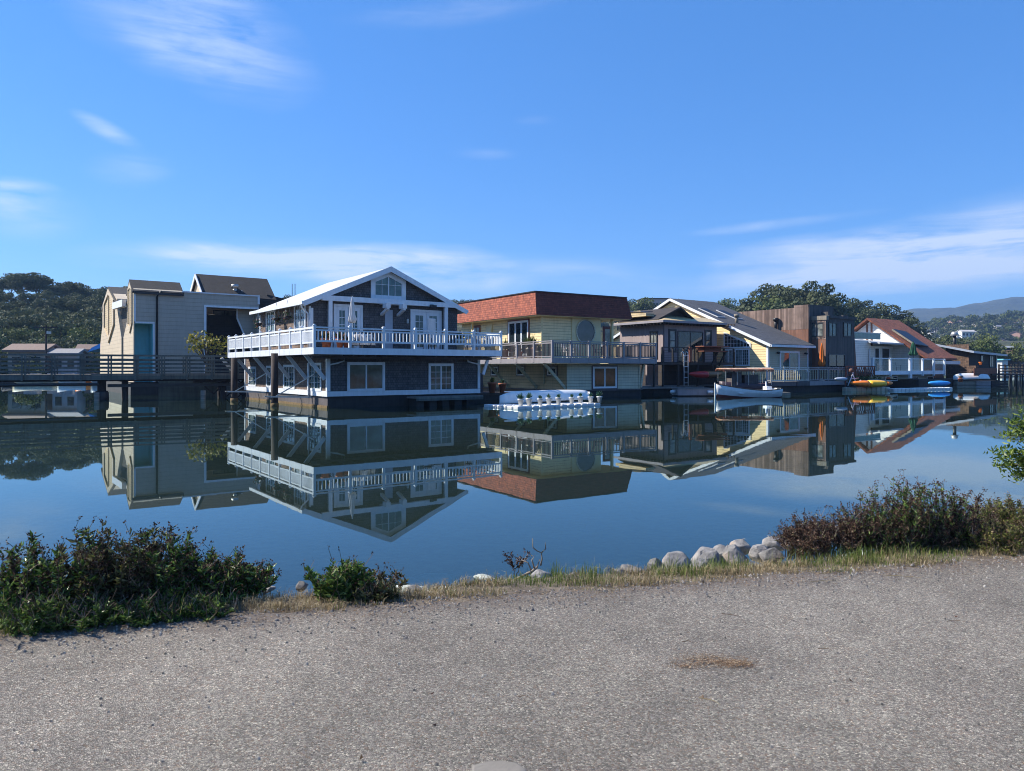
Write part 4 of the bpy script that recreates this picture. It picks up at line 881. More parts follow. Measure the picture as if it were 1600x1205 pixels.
MB().box(aw0-.04,aw0+.1,bw-.04,bw-.002,zd,ze-.1).build('corner_board', MT['plum'], t)
# main hipped roof with rafter tails
ro = .75; za = h3.Z(500.5,aw0-ro,bw-ro); r0,r1,r2,r3 = aw0-ro,aw1+.5,bw-ro,ln+.5
MB().add([(r0,r2,za),(r1,r2,za),(r1,r3,za),(r0,r3,za),(r0+2,r2+1.6,za+.55),(r1-1,r2+1.6,za+.55),(r1-1,r3-1,za+.55),(r0+2,r3-1,za+.55)],[(0,1,5,4),(1,2,6,5),(2,3,7,6),(3,0,4,7),(4,5,6,7),(0,3,2,1)]).build('main_roof', MT['h2_beige'], t)
MB().box(r0,r1,r2-.04,r2-.001,za-.16,za+.04).box(r0-.04,r0-.001,r2-.04,r3,za-.16,za+.04).build('eave_fascia', MT['pv_light'] if False else MT['lilac'], t)
rt = MB(); 
for i in range(22): rt.box(r0+.2+i*.42,r0+.28+i*.42,r2+.02,bw+.1,za-.3,za-.04)
for i in range(13): rt.box(r0+.02,aw0+.1,r2+.3+i*.42,r2+.38+i*.42,za-.3,za-.04)
rt.build('rafter_tails', MT['cream_sage'] if False else MT['dark_wood'], t)
# clerestory gable
g0,g1,gp = h3.A(1031,bw+.3),h3.A(1084,bw+.3),h3.A(1068.5,bw+.3); zg0 = h3.Z(497,g0,bw+.3); zgp = h3.Z(480,gp,bw+.3)
gp = (g0+g1)/2+.35
MB().prism([(g0+.4,bw+.8,za+.1),(g1-.4,bw+.8,za+.1),(g1-.4,bw+.8,zg0+.1),(gp,bw+.8,zgp-.2),(g0+.4,bw+.8,zg0+.1)],(0,4.2,0)).build('clerestory_wall', MT['dark_wood'], t)
MB().prism([(g0-.3,bw+.2,zg0-.1),(gp,bw+.2,zgp),(gp,bw+.2,zgp-.16),(g0-.3,bw+.2,zg0-.26)],(0,5.2,0)).prism([(g1+.3,bw+.2,zg0-.1),(gp,bw+.2,zgp),(gp,bw+.2,zgp-.16),(g1+.3,bw+.2,zg0-.26)],(0,5.2,0)).build('clerestory_roof', MT['dark_wood'], t)
for s0,s1 in ((gp-1.0,gp-.35),(gp-.1,gp+.75)): window(t,'F',bw+.8,s0,s1,zg0-.12,zg0+.32,MT['gutter_dark'],MT['glass_curtain'],cols=1,fw=.05)
# roof wing to the left with solar panels
zw = h3.Z(486,aw0-1,bw+5); 
MB().prism([(g0-.3,bw+1.5,za+.62),(g0-.3,bw+5.5,za+.62),(g0-.3,bw+5,za+1.05),(g0-.3,bw+2.5,za+1.05)],(-.01,0,0)).box(aw0-.6,g0+.5,bw+1.5,bw+5.5,za+.5,za+.75).build('upper_roof', MT['h2_beige'], t)
MB().prism([(aw0-.5,bw+1.8,za+.85),(g0+.6,bw+1.8,za+.9),(g0+.6,bw+5.4,za+1.2),(aw0-.5,bw+5.4,za+1.1)],(0,0,.07)).build('solar_panel', MT['solar'], t)
# ------------------------------------------------------------------ house 4: buttery gable wall, grey roof
h4 = Frame(1200, 612.7, 36)
t = h4.root('gabled_houseboat', 'butter-yellow gabled houseboat with blue-grey roof and skylights', 'houseboat', 'houseboats in a row')
wf = h4.A(1262); ze = h4.Z(537.5); bp = h4.B(1050.5); zp = h4.Z(470,0,bp); b2 = bp*2-.4; zb = h4.Z(597)
MB().box(.1,wf,.1,b2,-.5,zb).build('hull', MT['hull'], t)
MB().prism([(0,0,zb),(0,0,ze),(0,bp,zp-.1),(0,b2,ze),(0,b2,zb)],(.4,0,0)).build('gable_wall', MT['gable_yellow'], t)
MB().box(.4,wf,0,b2,zb,ze).build('front_wall', MT['sage'], t)
MB().box(.02,.4,-.012,-.001,zb,ze-.1).build('front_wall_end', MT['sage'], t)
sl = (zp-ze)/bp
rb = MB().prism([(-.35,-.5,ze-.5*sl+.02),(-.35,bp,zp+.05),(-.35,bp,zp+.22),(-.35,-.5,ze-.5*sl+.2)],(wf+.7,0,0)).prism([(-.35,b2+.5,ze-.5*sl+.02),(-.35,bp,zp+.05),(-.35,bp,zp+.22),(-.35,b2+.5,ze-.5*sl+.2)],(wf+.7,0,0))
r_ = rb.build('roof', MT['grey_roof'], t)
MB().bar((-.38,-.5,ze-.5*sl+.05),(-.38,bp,zp+.1),.06,.24).bar((-.38,b2+.5,ze-.5*sl+.05),(-.38,bp,zp+.1),.06,.24).box(-.38,wf+.35,-.62,-.5,ze-.5*sl-.06,ze-.5*sl+.14).box(-.05,-.002,-.04,.14,zb,ze-.1).box(-.05,.12,-.05,-.013,zb,ze-.2).box(wf-.1,wf+.04,-.05,-.002,zb,ze-.2).build('white_trim', MT['white'], t)
for p0,y0,bq in ((1108,484,bp*.62),(1136,487,bp*.6)):
    a = h4.A(p0,bq); z = ze+bq*sl+.24
    k = MB().prism([(a,bq-1.0,z-1.0*sl),(a+1.1,bq-1.0,z-1.0*sl),(a+1.1,bq+1.3,z+1.3*sl),(a,bq+1.3,z+1.3*sl)],(0,0,.09)).build('skylight', MT['roof_white'], r_)
    MB().prism([(a+.07,bq-.92,z-.92*sl+.08),(a+1.03,bq-.92,z-.92*sl+.08),(a+1.03,bq+1.22,z+1.22*sl+.08),(a+.07,bq+1.22,z+1.22*sl+.08)],(0,0,.03)).build('pane', MT['solar'], k)
a = h4.A(1151,bp*.42); z = ze+bp*.42*sl; MB().cyl((a,bp*.42,z),(a,bp*.42,z+.8),.16,.16,10).cyl((a,bp*.42,z+.75),(a,bp*.42,z+1),.24,.24,10).build('flue', MT['tan_timber'], r_, True)
a = h4.A(1178,bp*.25); z = ze+bp*.25*sl
# raked window in the gable and the glazed doors under it
bl,br_ = h4.B(1132.8),h4.B(1171.6); zt_l,zt_r,zbm = h4.Z(522,0,bl),h4.Z(538,0,br_),h4.Z(543.5,0,(bl+br_)/2)
fo = [(br_-.12,zbm-.05),(bl+.12,zbm-.05),(bl+.12,zt_l+.2),(br_-.12,zt_r+.1)]; fi = [(br_,zbm+.08),(bl,zbm+.08),(bl,zt_l),(br_,zt_r-.02)]
mb = MB()
for i in range(4):
    j = (i+1)%4; q = [fo[i],fo[j],fi[j],fi[i]]; mb.prism([(-.002,x,z) for x,z in q],(-.06,0,0))
for k in range(1,8):
    f = k/8; b_ = br_+(bl-br_)*f; mb.box(-.045,-.004,b_-.015,b_+.015,zbm+.08,zt_r+(zt_l-zt_r)*f)
for k in (.33,.66,1.0,1.3): 
    zz = zbm+.08+k; f = max(0,(zz-zt_r)/(zt_l-zt_r)); 
    if f < 1: mb.box(-.04,-.005,br_+(bl-br_)*f,bl,zz-.012,zz+.012)
w_ = mb.build('raked_window', MT['white'], t); MB().prism([(0.0,x,z) for x,z in fi],(-.012,0,0)).build('pane', MT['glass'], w_)
for p0,p1 in ((1131,1146.5),(1148.5,1171.6)):
    q0,q1 = h4.B(p1),h4.B(p0); window(t,'L',0,q0,q1,h4.Z(572,0,q0),zbm-.1,cols=2,fw=.12,grid=(6,5,.008),gl=MT['glass_curtain'],name='glazed_door')
a0,a1 = h4.A(1218),h4.A(1248.5); window(t,'F',0,a0,a1,h4.Z(590,a0),h4.Z(548.5,a0),cols=2,fw=.16,gl=MT['glass_teal'],name='sliding_door')
for p in (1214,1257): a = h4.A(p); MB().cyl((a,-.02,ze-.75),(a,-.28,ze-.8),.08,.1,8).build('wall_lamp', MT['gutter_dark'], t)
# ------------------------------------------------------------------ house 5: weathered redwood block house
h6 = Frame(1264, 612, 36, Y=68)
t = h6.root('redwood_houseboat', 'tall flat-roofed houseboat clad in weathered vertical redwood boards', 'houseboat', 'houseboats in a row')
H6T = t
bl = h6.B(1150); zt = h6.Z(479.5); zm = h6.Z(514); w = h6.A(1336)
MB().box(-.5,w+.5,-1.5,bl,-.5,.7).build('hull', MT['hull'], t)
MB().box(0,w-.3,0,bl,.7,h6.Z(500)).build('wall_core', MT['barn_dark'], t)
MB().box(-.03,-.001,.03,bl,zm,zt).build('upper_board_wall', MT['barn'], t)
MB().box(-.05,-.001,.03,bl,.7,zm-.02).build('lower_board_wall', MT['barn_red'], t)
MB().box(-.0,.2,.03,bl,zm,zt-.02).build('parapet_wall', MT['barn'], t)
a1 = h6.A(1304); b1 = h6.B(1241); MB().box(.2,a1,.1,b1,h6.Z(500),h6.Z(475.5)).build('roof_box', MT['barn_dark'], t)
MB().box(-.04,.2,.05,b1,zt,h6.Z(475.5)-.02).build('roof_box_side', MT['barn'], t)
MB().cyl((-.25,b1*2.2,zm),(-.25,b1*2.2,zm+1.0),.14,.14,10).cyl((-.25,b1*2.2,zm+.9),(-.25,b1*2.2,zm+1.2),.24,.24,10).build('flue', MT['gutter_dark'], t, True)
# projecting bay block
fb_ = -1.4; A0,A1 = h6.A(1291,fb_),h6.A(1335,fb_); zt2 = h6.Z(493.5,A0,fb_)
MB().box(A0,A1,fb_,.0,.7,zt2).build('bay_block', MT['barn_dark'], t)
MB().box(A0-.03,A0-.001,fb_+.03,0,h6.Z(530,A0,-1),zt2-.4).build('bay_side', MT['barn'], t); MB().box(A0-.03,A0-.001,fb_+.03,0,.7,h6.Z(530,A0,-1)-.02).build('bay_side', MT['barn_red'], t)
MB().box(A0-.1,A0+.3,fb_-.08,.1,zt2-.38,zt2+.02).build('bay_cornice', MT['tan_timber'], t); MB().box(A0+.3,A1+.15,fb_-.12,.05,zt2-.2,zt2+.05).build('bay_roof_edge', MT['barn_dark'], t)
MB().box(A0+1.0,A0+1.9,fb_+.4,fb_+1.1,zt2,zt2+.45).build('rooftop_box', MT['barn_dark'], t); MB().box(A1-1.1,A1-.2,fb_+.5,fb_+1.3,zt2,zt2+.25).build('rooftop_box', MT['barn_dark'], t)
q0,q1 = h6.B(1287.5,A0),h6.B(1266,A0); window(t,'L',A0-.03,q0,q1,h6.Z(526,A0,q0),h6.Z(503.5,A0,q0),MT['gutter_dark'],MT['glass_curtain'],cols=2,fw=.1,outer=MT['barn'])
for p0,p1 in ((1294.5,1307),(1317.5,1330.5)):
    q0,q1 = h6.A(p0,fb_),h6.A(p1,fb_); window(t,'F',fb_,q0,q1,h6.Z(526,q0,fb_),h6.Z(503.5,q0,fb_),MT['gutter_dark'],MT['glass_teal'],cols=2,fw=.1)
q0,q1 = h6.A(1294,fb_),h6.A(1320,fb_); window(t,'F',fb_,q0,q1,h6.Z(583,q0,fb_),h6.Z(552.5,q0,fb_),MT['dark_rail'],MT['glass'],cols=2,fw=.12,name='sliding_door')
MB().prism([(A1,fb_,.7),(A1+.55,fb_,.7),(A1,fb_,zt2-1.5)],(0,2.2,0)).build('buttress', MT['barn_red'], t)
# shared deck in front of houses 4 and 5
dk = Frame(1205, 613.8, 36, Y=60.5)
t = dk.root('railed_deck', 'raised waterside deck with thin pale balusters between the butter-yellow and redwood houseboats', 'deck')
w = dk.A(1325); z1 = dk.Z(597); z0 = dk.Z(604); zr_ = dk.Z(574)
MB().box(0,w,0,4.8,z1-.12,z1).build('deck_boards', MT['deckwood'], t)
am = dk.A(1264)
MB().box(0,am,-.05,-.001,z0,z1).build('fascia_board', MT['plum'], t); MB().box(dk.A(1244),am,-.09,-.051,z0,z1).build('grey_skirt', MT['hull_grey'], t); MB().box(am,w,-.07,-.001,z0,z1).build('fascia_board', MT['pv_light'] if False else MT['lilac'], t)
MB().box(.3,w-.3,.3,4.5,-.3,z0).build('float', MT['hull'], t)
railing(t,(0.05,.05),(am,.05),z1,zr_-z1,4,MT['galv'],MT['cream_sage'],sp=.27,bw=.04,pw=.1,lowz=.08,finial=False)
railing(t,(am,.05),(w-.05,.05),z1,zr_-z1,5,MT['lilac'],MT['cream_sage'],sp=.27,bw=.04,pw=.1,lowz=.08,finial=False,skip_first=True)
railing(t,(0.05,.05),(0.05,3.5),z1,zr_-z1,3,MT['galv'],MT['tan_timber'],sp=.25,bw=.04,pw=.08,lowz=.08,finial=False,skip_first=True)
x_,y_ = dk.xy(dk.A(1284,.3),.3); closed_umbrella('patio_umbrella','closed orange patio umbrella against the redwood board wall',(x_,y_,z1),dk.Z(534,dk.A(1284,.3),.3)-z1,1.35,dk.Z(534,dk.A(1284,.3),.3)-z1-.1,.26,MT['cloth_orange'],MT['tan_timber'])
def chair(loc, rz, mat, label, group=None, s=1):
    c = thing('patio_chair', label, 'chair', loc, rz, group)
    MB().box(-.24,.24,-.24,.22,.42,.46).build('seat', mat, c, bevel=.01)
    b = MB()
    for k in range(5): b.bar((-.2+.1*k,.22,.46),(-.2+.1*k,.32,.92),.04,.02)
    b.bar((-.25,.32,.94),(.25,.32,.94),.05,.05).build('backrest', mat, c)
    for x in (-.22,.22):
        for y in (-.21,.2): MB().bar((x,y,0),(x,y,.42),.035,.035).build('leg', mat, c)
        MB().bar((x,-.24,.66),(x,.28,.66),.05,.03).bar((x,-.22,.42),(x,-.22,.65),.03,.03).build('armrest', mat, c)
    return c
x_,y_ = dk.xy(dk.A(1222,1.2),1.2); tb_ = thing('picnic_bench','long pale slatted bench on the railed deck before the sliding door','bench',(x_,y_,z1),dk.th)
for k in range(3): MB().box(-.2,3.2,.0+.16*k,.13+.16*k,.42,.46).build('seat_slat', MT['galv'], tb_)
for k in range(2): MB().box(-.2,3.2,.5,.54,.6+.2*k,.73+.2*k).build('back_slat', MT['galv'], tb_)
for a in (0,3.0): MB().box(a,a+.06,0,.5,0,.42).box(a,a+.06,.5,.56,0,.95).build('leg', MT['galv'], tb_)
for i,(p,lb) in enumerate(((1242,'small white round-headed garden ornament on the railed deck by the bench'),(1262,'white lamp globe at the middle of the railed deck'))):
    x_,y_ = dk.xy(dk.A(p,.5),.5); g = thing('globe_lamp',lb,'lamp',(x_,y_,z1)); MB().cyl((0,0,0),(0,0,.7),.03,.03,8).build('post',MT['galv'],g); MB().lathe([(.02,0),(.13,.05),(.17,.15),(.13,.26),(.02,.31)],(0,0,.7),12).build('globe',MT['white'],g,True)
# ------------------------------------------------------------------ house 6: white house with rust roof and glass balcony
h7 = Frame(1440, 607, 36, Y=83)
t = h7.root('rust_roof_houseboat', 'white houseboat with rust-red tiled roof, solar panel and glass balcony', 'houseboat', 'houseboats in a row')
H7T = t
wf = h7.A(1479); ze = h7.Z(553.5); bp = h7.B(1360); zp = h7.Z(500,0,bp); b2 = h7.B(1325); sl = (zp-ze)/bp
MB().box(-6,wf,-2.5,b2,-.5,.9).build('hull', MT['hull'], t)
MB().prism([(0,.3,.9),(0,.3,ze),(0,bp,zp-.15),(0,b2,zp-.15-(b2-bp)*sl),(0,b2,.9)],(.4,0,0)).build('gable_wall', MT['lap_white'], t)
MB().box(.4,wf,.3,b2-.5,.9,ze).build('front_wall', MT['barn_red'], t)
r_ = MB().prism([(-.7,-.9,ze-.9*sl),(-.7,bp,zp),(-.7,bp,zp+.22),(-.7,-.9,ze-.9*sl+.2)],(wf+1.4,0,0)).prism([(-.7,b2+1,zp-(b2+1-bp)*sl),(-.7,bp,zp),(-.7,bp,zp+.22),(-.7,b2+1,zp-(b2+1-bp)*sl+.2)],(wf+1.4,0,0)).build('tiled_roof', MT['tile'], t)
MB().bar((-.74,-.9,ze-.9*sl+.1),(-.74,bp,zp+.1),.06,.2).bar((-.74,b2+1,zp-(b2+1-bp)*sl+.1),(-.74,bp,zp+.1),.06,.2).build('barge_board', MT['tile'], t)
MB().box(-.06,-.002,bp-.25,bp-.05,ze+1,zp-.3).box(-.06,-.002,bp+.3,bp+.5,ze+1,zp-.5).build('gable_strut', MT['barn_red'], t)
s0,s1 = .14*bp,.58*bp; sp_ = MB().prism([(.3,s0,ze+s0*sl+.5),(3.4,s0,ze+s0*sl+.3),(3.4,s1,ze+s1*sl+.3),(.3,s1,ze+s1*sl+.5)],(0,-.04,.1)).build('solar_panel', MT['solar'], r_)
MB().bar((.22,s0,ze+s0*sl+.5),(.22,s1,ze+s1*sl+.5),.08,.2).build('panel_edge', MT['tan_timber'], sp_)
MB().box(.4,wf+.5,-1.3,-.9,ze-.9*sl-.5,ze-.9*sl-.12).build('front_fascia', MT['pv_light'], t)
# white lower wing in front of the gable, with pale roof
c0 = h7.A(1340,4.5); 
MB().box(-5.5,-.05,3.2,9,.9,h7.Z(541,-3,3.2)).build('wing_wall', MT['lap_white'], t)
zc = h7.Z(537,-3,2.2); MB().prism([(-6.2,1.6,zc-.1),(.1,1.6,zc-.1),(.1,9,zc+.75),(-6.2,9,zc+.75)],(0,0,.16)).build('wing_roof', MT['roof_white'], t)
MB().box(-9.2,-5.5,3.0,9.5,.9,h7.Z(532,-7,3)).build('side_block', MT['lap_white'], t)
MB().box(-9.3,-3.5,2.9,2.95,h7.Z(530,-6,3),h7.Z(521,-6,3)).box(-9.35,-9.3,2.95,9.4,h7.Z(530,-6,3),h7.Z(521,-6,3)).build('green_glass_screen', MT['bluegreen_glass'], t)
MB().box(-9.4,-3.4,2.88,3.0,h7.Z(521,-6,3),h7.Z(520,-6,3)+.02).build('screen_rail', MT['galv'], t)
for p0,p1 in ((1377,1390),(1366,1374)): q0,q1 = h7.A(p0,3.2),h7.A(p1,3.2); window(t,'F',3.2,q0,q1,h7.Z(582,q0,3.2),h7.Z(543,q0,3.2),MT['white'],MT['glass'],cols=1,fw=.12,name='glazed_door')
q0,q1 = h7.B(1429,0),h7.B(1412,0)
MB().tube([(-5.4,3.1,h7.Z(541,-3,3.2)),(-5.9,2.9,h7.Z(548,-3,3.2)),(-5.9,2.9,1)],.08,6).build('downpipe', MT['white'], t, True)
fb_ = -1.6; A0,A1 = h7.A(1362,fb_),h7.A(1476,fb_); zd = h7.Z(580,-2,fb_); zr_ = h7.Z(560.5,-2,fb_); z0 = h7.Z(585,-2,fb_)
MB().box(A0,A1,fb_,3.2,z0+.1,zd).build('balcony_deck', MT['deckwood'], t)
MB().box(A0,A1,fb_-.06,fb_-.001,z0,zd+.05).build('fascia_board', MT['white'], t)
MB().box(A0,A1,fb_-.03,fb_+.06,zr_-.09,zr_).build('top_rail', MT['white'], t)
for p in (1362.6,1390.6,1422,1441,1458.5,1475):
    a = h7.A(p,fb_); k = .22 if p == 1422 else .1; MB().box(a-k,a+k,fb_-.12,fb_+.08,z0-(.4 if p == 1422 else .15),zr_+.01).build('balcony_post', MT['white'], t)
m_, nt_, b_ = newmat('clear_balcony_glass'); b_.inputs['Base Color'].default_value = (.6,.8,.75,1); b_.inputs['Roughness'].default_value = .03; b_.inputs['Alpha'].default_value = .1
MB().box(A0,A1,fb_+.01,fb_+.03,zd+.05,zr_-.09).build('balustrade_glass', m_, t)
q0,q1 = A0+.8,A1-1; MB().box(q0,q1,fb_+.8,3.0,.9,z0+.1).build('under_wall', MT['sage'], t)
for p0,p1 in ((1382,1402),(1424,1434),(1448,1458)): a0_,a1_ = h7.A(p0,fb_+.8),h7.A(p1,fb_+.8); window(t,'F',fb_+.8,a0_,a1_,h7.Z(595.5,a0_,fb_+.8),h7.Z(588.5,a0_,fb_+.8),MT['white'],MT['glass'],cols=1,fw=.06)
x_,y_ = h7.xy(h7.A(1427,-.2),-.2); hh = h7.Z(533.5,0,-.2)-zd; closed_umbrella('patio_umbrella','closed dark green umbrella on the glass balcony',(x_,y_,zd),hh,1.75,hh-.1,.42,MT['cloth_green'],MT['dark_wood'])
for i,p in enumerate((1376,1404)): 
    x_,y_ = h7.xy(h7.A(p,.6),.6); chair((x_,y_,zd),h7.th+.4*i,MT['chair_dark'],['dark chair behind the left pane of the glass balcony','dark chair near the middle of the glass balcony'][i],'chairs on the glass balcony')
# planter hedge with brown lattice
x_,y_ = h6.xy(h6.A(1345,-3.2),-3.2); g = thing('planter_hedge','low green hedge in a planter under a brown lattice','hedge',(x_,y_,.3),R(36)); rng = np.random.default_rng(4)
MB().box(-1.6,3.6,-.3,.5,-.4,.45).build('planter', MT['hull'], g)
V,Fq = crown_mesh(rng,[((k*.42-1.3,.1,.75),(.4,.38,.36)) for k in range(12)],700,.16,shell=.5); mesh_np('foliage',V,Fq,MT['oak'],g)
lt = MB().box(-1.6,3.6,.55,.6,1.9,2.0)
for k in range(13): lt.bar((-1.6+k*.4,.58,1.0),(-1.2+k*.4,.58,1.9),.05,.04).bar((-1.2+k*.4,.6,1.0),(-1.6+k*.4,.6,1.9),.05,.04)
for k in range(4): lt.box(-1.6+k*1.7,-1.5+k*1.7,.54,.64,0,2)
lt.build('lattice', MT['redwood'], g)
# ------------------------------------------------------------------ house 7: dark brown shingle house
h8 = Frame(1514.5, 603.5, 36, Y=88)
t = h8.root('brown_shingle_houseboat', 'low dark brown shingled houseboat with pale sloping roof and a flue', 'houseboat', 'houseboats in a row')
wf = h8.A(1557); bl = h8.B(1478); zf = h8.Z(549.5)
MB().box(0,wf,0,bl,.6,zf-.0).build('front_wall', MT['dark_wood'], t); MB().box(-.03,-.001,.02,bl,.6,zf+.9).build('shingle_side', MT['brown_shingle'], t)
MB().box(-.5,wf,-.2,bl,-.5,.6).build('hull', MT['hull'], t)
ro = [(-.6,-.7),(wf+.8,-.7),(wf+.8,bl),(-.6,bl)]
r_ = MB().add([(-.7,-.8,zf+.05),(wf+1.2,-.8,zf-.25),(wf+1.0,bl+1,zf+.3),(-.7,bl+1,zf+1.05),(-.7,-.8,zf-.2),(wf+1.2,-.8,zf-.5),(wf+1.0,bl+1,zf),(-.7,bl+1,zf+.8)],[(0,1,2,3),(4,7,6,5),(0,4,5,1),(1,5,6,2),(2,6,7,3),(3,7,4,0)]).build('sloping_roof', MT['pv_light'], t)
a = .8; MB().cyl((a,bl*.75,zf+.4),(a,bl*.75,zf+2.0),.2,.2,10).build('flue_pipe', MT['gutter_dark'], r_, True); MB().cyl((a,bl*.75,zf+2.0),(a,bl*.75,zf+2.5),.5,.3,12).build('flue_cap', MT['galv'], r_, True)
for p0,p1,c_ in ((1532,1537,1),(1546,1553,2)): q0,q1 = h8.A(p0),h8.A(p1); window(t,'F',0,q0,q1,h8.Z(574,q0) if c_ == 2 else h8.Z(565,q0),h8.Z(555,q0),MT['dark_rail'],MT['glass_teal'],cols=c_,fw=.1)
MB().box(wf-.12,wf+.06,-.06,-.002,.6,zf-.3).build('corner_board', MT['white'], t)
dz = h8.Z(580,2,-3)
MB().box(-3.0,wf+3,-3.6,-.25,dz-.5,dz-.3).build('deck', MT['dark_wood'], t)
q = MB(); 
for z in (.1,.45,.8): q.box(-1.2,wf+3,-3.65,-3.58,dz-.2+z,dz-.1+z)
q.build('deck_rail', MT['dark_wood'], t)
for k in range(8): a = -1.2+k*(wf+4.2)/7; MB().box(a,a+.12,-3.68,-3.5,-.6 if k > 2 else .3,dz+.8).build('deck_post', MT['dark_wood'], t)
for k in range(6): MB().box(-6.0+.55*k,-5.2+.55*k,-2.0,-.8,.3,.75+.33*k).build('stair_tread', MT['brown_shingle'], t)
MB().box(-7.2,-1.2,-3.4,-3.34,dz-.5,dz+.35).build('red_fence', MT['redwood'], t)
x_,y_ = h8.xy(h8.A(1532,-3),-3); g = thing('flower_pot','orange pot on the rail before the dark brown shingled houseboat','pot',(x_,y_,dz+.75)); MB().lathe([(.12,0),(.17,.22),(.2,.23),(.2,.3)],(0,0,0),12).build('pot',MT['kayak_orange'],g,True)
x_,y_ = h8.xy(h8.A(1501,-3.7),-3.7); g = thing('pot_stack','tan terracotta pots stacked by the red fence','pot',(x_,y_,.6)); g.scale=(.6,.6,.6); MB().lathe([(.3,0),(.42,.5),(.46,.52),(.46,.62)],(0,0,0),12).build('pot',MT['terracotta'],g,True); MB().lathe([(.25,0),(.36,.4),(.4,.5)],(0,0,.63),12).build('upper_pot',MT['tan_timber'],g,True)
# grey boathouse on piles far right
h9 = Frame(1582, 582, 36, Y=190); t = h9.root('far_boathouse','far grey boathouse on piles at the right edge','boathouse')
MB().box(0,14,0,12,3.2,7.5).build('wall', MT['barn'], t); MB().box(-.5,14.5,-.5,12.5,7.5,7.9).build('roof', MT['pv_light'], t)
for k in range(8): MB().cyl((k*1.9+.3,.3,-2.6),(k*1.9+.3,.3,3.2),.22,.22,8).build('pile', MT['pile'], t)
MB().box(-3,14,-3,-.1,.2,.9).build('float', MT['plastic_white'], t)
h9 = Frame(1566, 583, 36, Y=170); t = h9.root('far_white_houseboat','small white and turquoise houseboat behind the brown shingled one','houseboat')
MB().box(0,3.2,0,8,.3,4.0).build('wall', MT['lap_white'], t); MB().box(-.4,3.6,-.4,8.4,4.0,4.3).build('roof', MT['teal'], t); MB().box(-.4,3.4,-.4,8,-.4,.3).build('hull', MT['hull'], t)
window(t,'F',0,.6,2.6,1.4,3.1,MT['white'],MT['glass_teal'],fw=.2); window(t,'L',0,2,5,1.4,3.1,MT['white'],MT['glass_teal'],fw=.2)
# ------------------------------------------------------------------ boats, floats and things on the decks
def hull_mesh(mb, Lh, Wd, D, rise=.25, stern=.75, n=14, m=7, flip=False, rocker=.1):
    """open double-curved hull along x, bow at x=0; z=0 at the keel amidships"""
    vs = []
    for i in range(n+1):
        s = i/n; x = s*Lh
        wd = Wd/2*(math.sin(min(1,s*1.15+.03)*math.pi/2)**.7)*(1-(1-stern)*max(0,(s-.55)/.45)**2)
        if i == 0: wd = .01
        sh = D+rise*((1-s)**2.2)+rise*.35*max(0,(s-.6)/.4)**2; kl = rocker*(2*s-1)**2+ (D*.35*(1-s*5)**2 if s < .2 else 0)
        for j in range(m+1):
            a = (j/m-.5)*2; f = abs(a); yy = wd*math.copysign(f**.62,a) if f else 0; zz = kl+(sh-kl)*f**1.9
            vs.append((x,yy,zz))
    if flip: zt = D+rise; vs = [(x,y,zt-z) for x,y,z in vs]
    fs = [(i*(m+1)+j, i*(m+1)+j+1, (i+1)*(m+1)+j+1, (i+1)*(m+1)+j) for i in range(n) for j in range(m)]
    k = n*(m+1); fs.append(tuple(range(k,k+m+1)))
    mb.add(vs, fs); return vs, n, m
def solid(o, th=.03):
    md = o.modifiers.new('thickness','SOLIDIFY'); md.thickness = th; md.offset = 0; return o
def jetfloat(fr, name, label, a0, a1, b0, b1, mat, sz=.5, h=.13, group=None):
    t = fr.root(name, label, 'float', group)
    rnd = random.Random(int(a1*10)); cells = MB(); na, nb = max(1,round((a1-a0)/sz)), max(1,round((b1-b0)/sz))
    for i in range(na):
        for j in range(nb):
            x, y = a0+i*sz, b0+j*sz; z = h+rnd.uniform(-.012,.012); c = .06; g = .018
            p = [(x+g+c,y+g),(x+sz-g-c,y+g),(x+sz-g,y+g+c),(x+sz-g,y+sz-g-c),(x+sz-g-c,y+sz-g),(x+g+c,y+sz-g),(x+g,y+sz-g-c),(x+g,y+g+c)]
            q = [((px-x-sz/2)*.9+x+sz/2,(py-y-sz/2)*.9+y+sz/2) for px,py in p]
            vs = [(u,v,-.16) for u,v in q]+[(u,v,-.1) for u,v in p]+[(u,v,z-.04) for u,v in p]+[(u,v,z) for u,v in q]
            cells.add(vs,[tuple(range(8))[::-1],tuple(range(24,32))]+[(r*8+k,r*8+(k+1)%8,(r+1)*8+(k+1)%8,(r+1)*8+k) for r in range(3) for k in range(8)])
    cells.build('float_cube_grid', mat, t); return t
# float with the upturned boat and nine pots
ff = Frame(810, 639.5, 39)
aR = ff.A(944); bL = ff.B(753)
jetfloat(ff,'float_platform','white modular plastic float beside the grey shingled houseboat carrying an upturned boat',0,aR,0,min(bL,5.5),MT['plastic_white'])
bx = ff.B(783,-.3); x_,y_ = ff.xy(.15,2.6)
a_end = ff.A(911,2.6); a_st = ff.A(781,2.6); lenb = a_end-a_st
x_,y_ = ff.xy(a_st,2.6); g = thing('upturned_boat','white boat lying upside down on the white plastic float','boat',(x_,y_,.14),ff.th)
mb = MB(); hull_mesh(mb,lenb,1.7,.56,.12,.85,n=20,m=10,flip=True,rocker=.05); solid(mb.build('hull', MT['boat_white'], g, True))
MB().bar((.3,0,.66),(lenb*.97,0,.62),.05,.05).build('keel', MT['boat_white'], g)
MB().box(lenb-.04,lenb+.0,-.6,.6,.12,.55).build('transom', MT['boat_white'], g)
pot_m = MT['plastic_white']
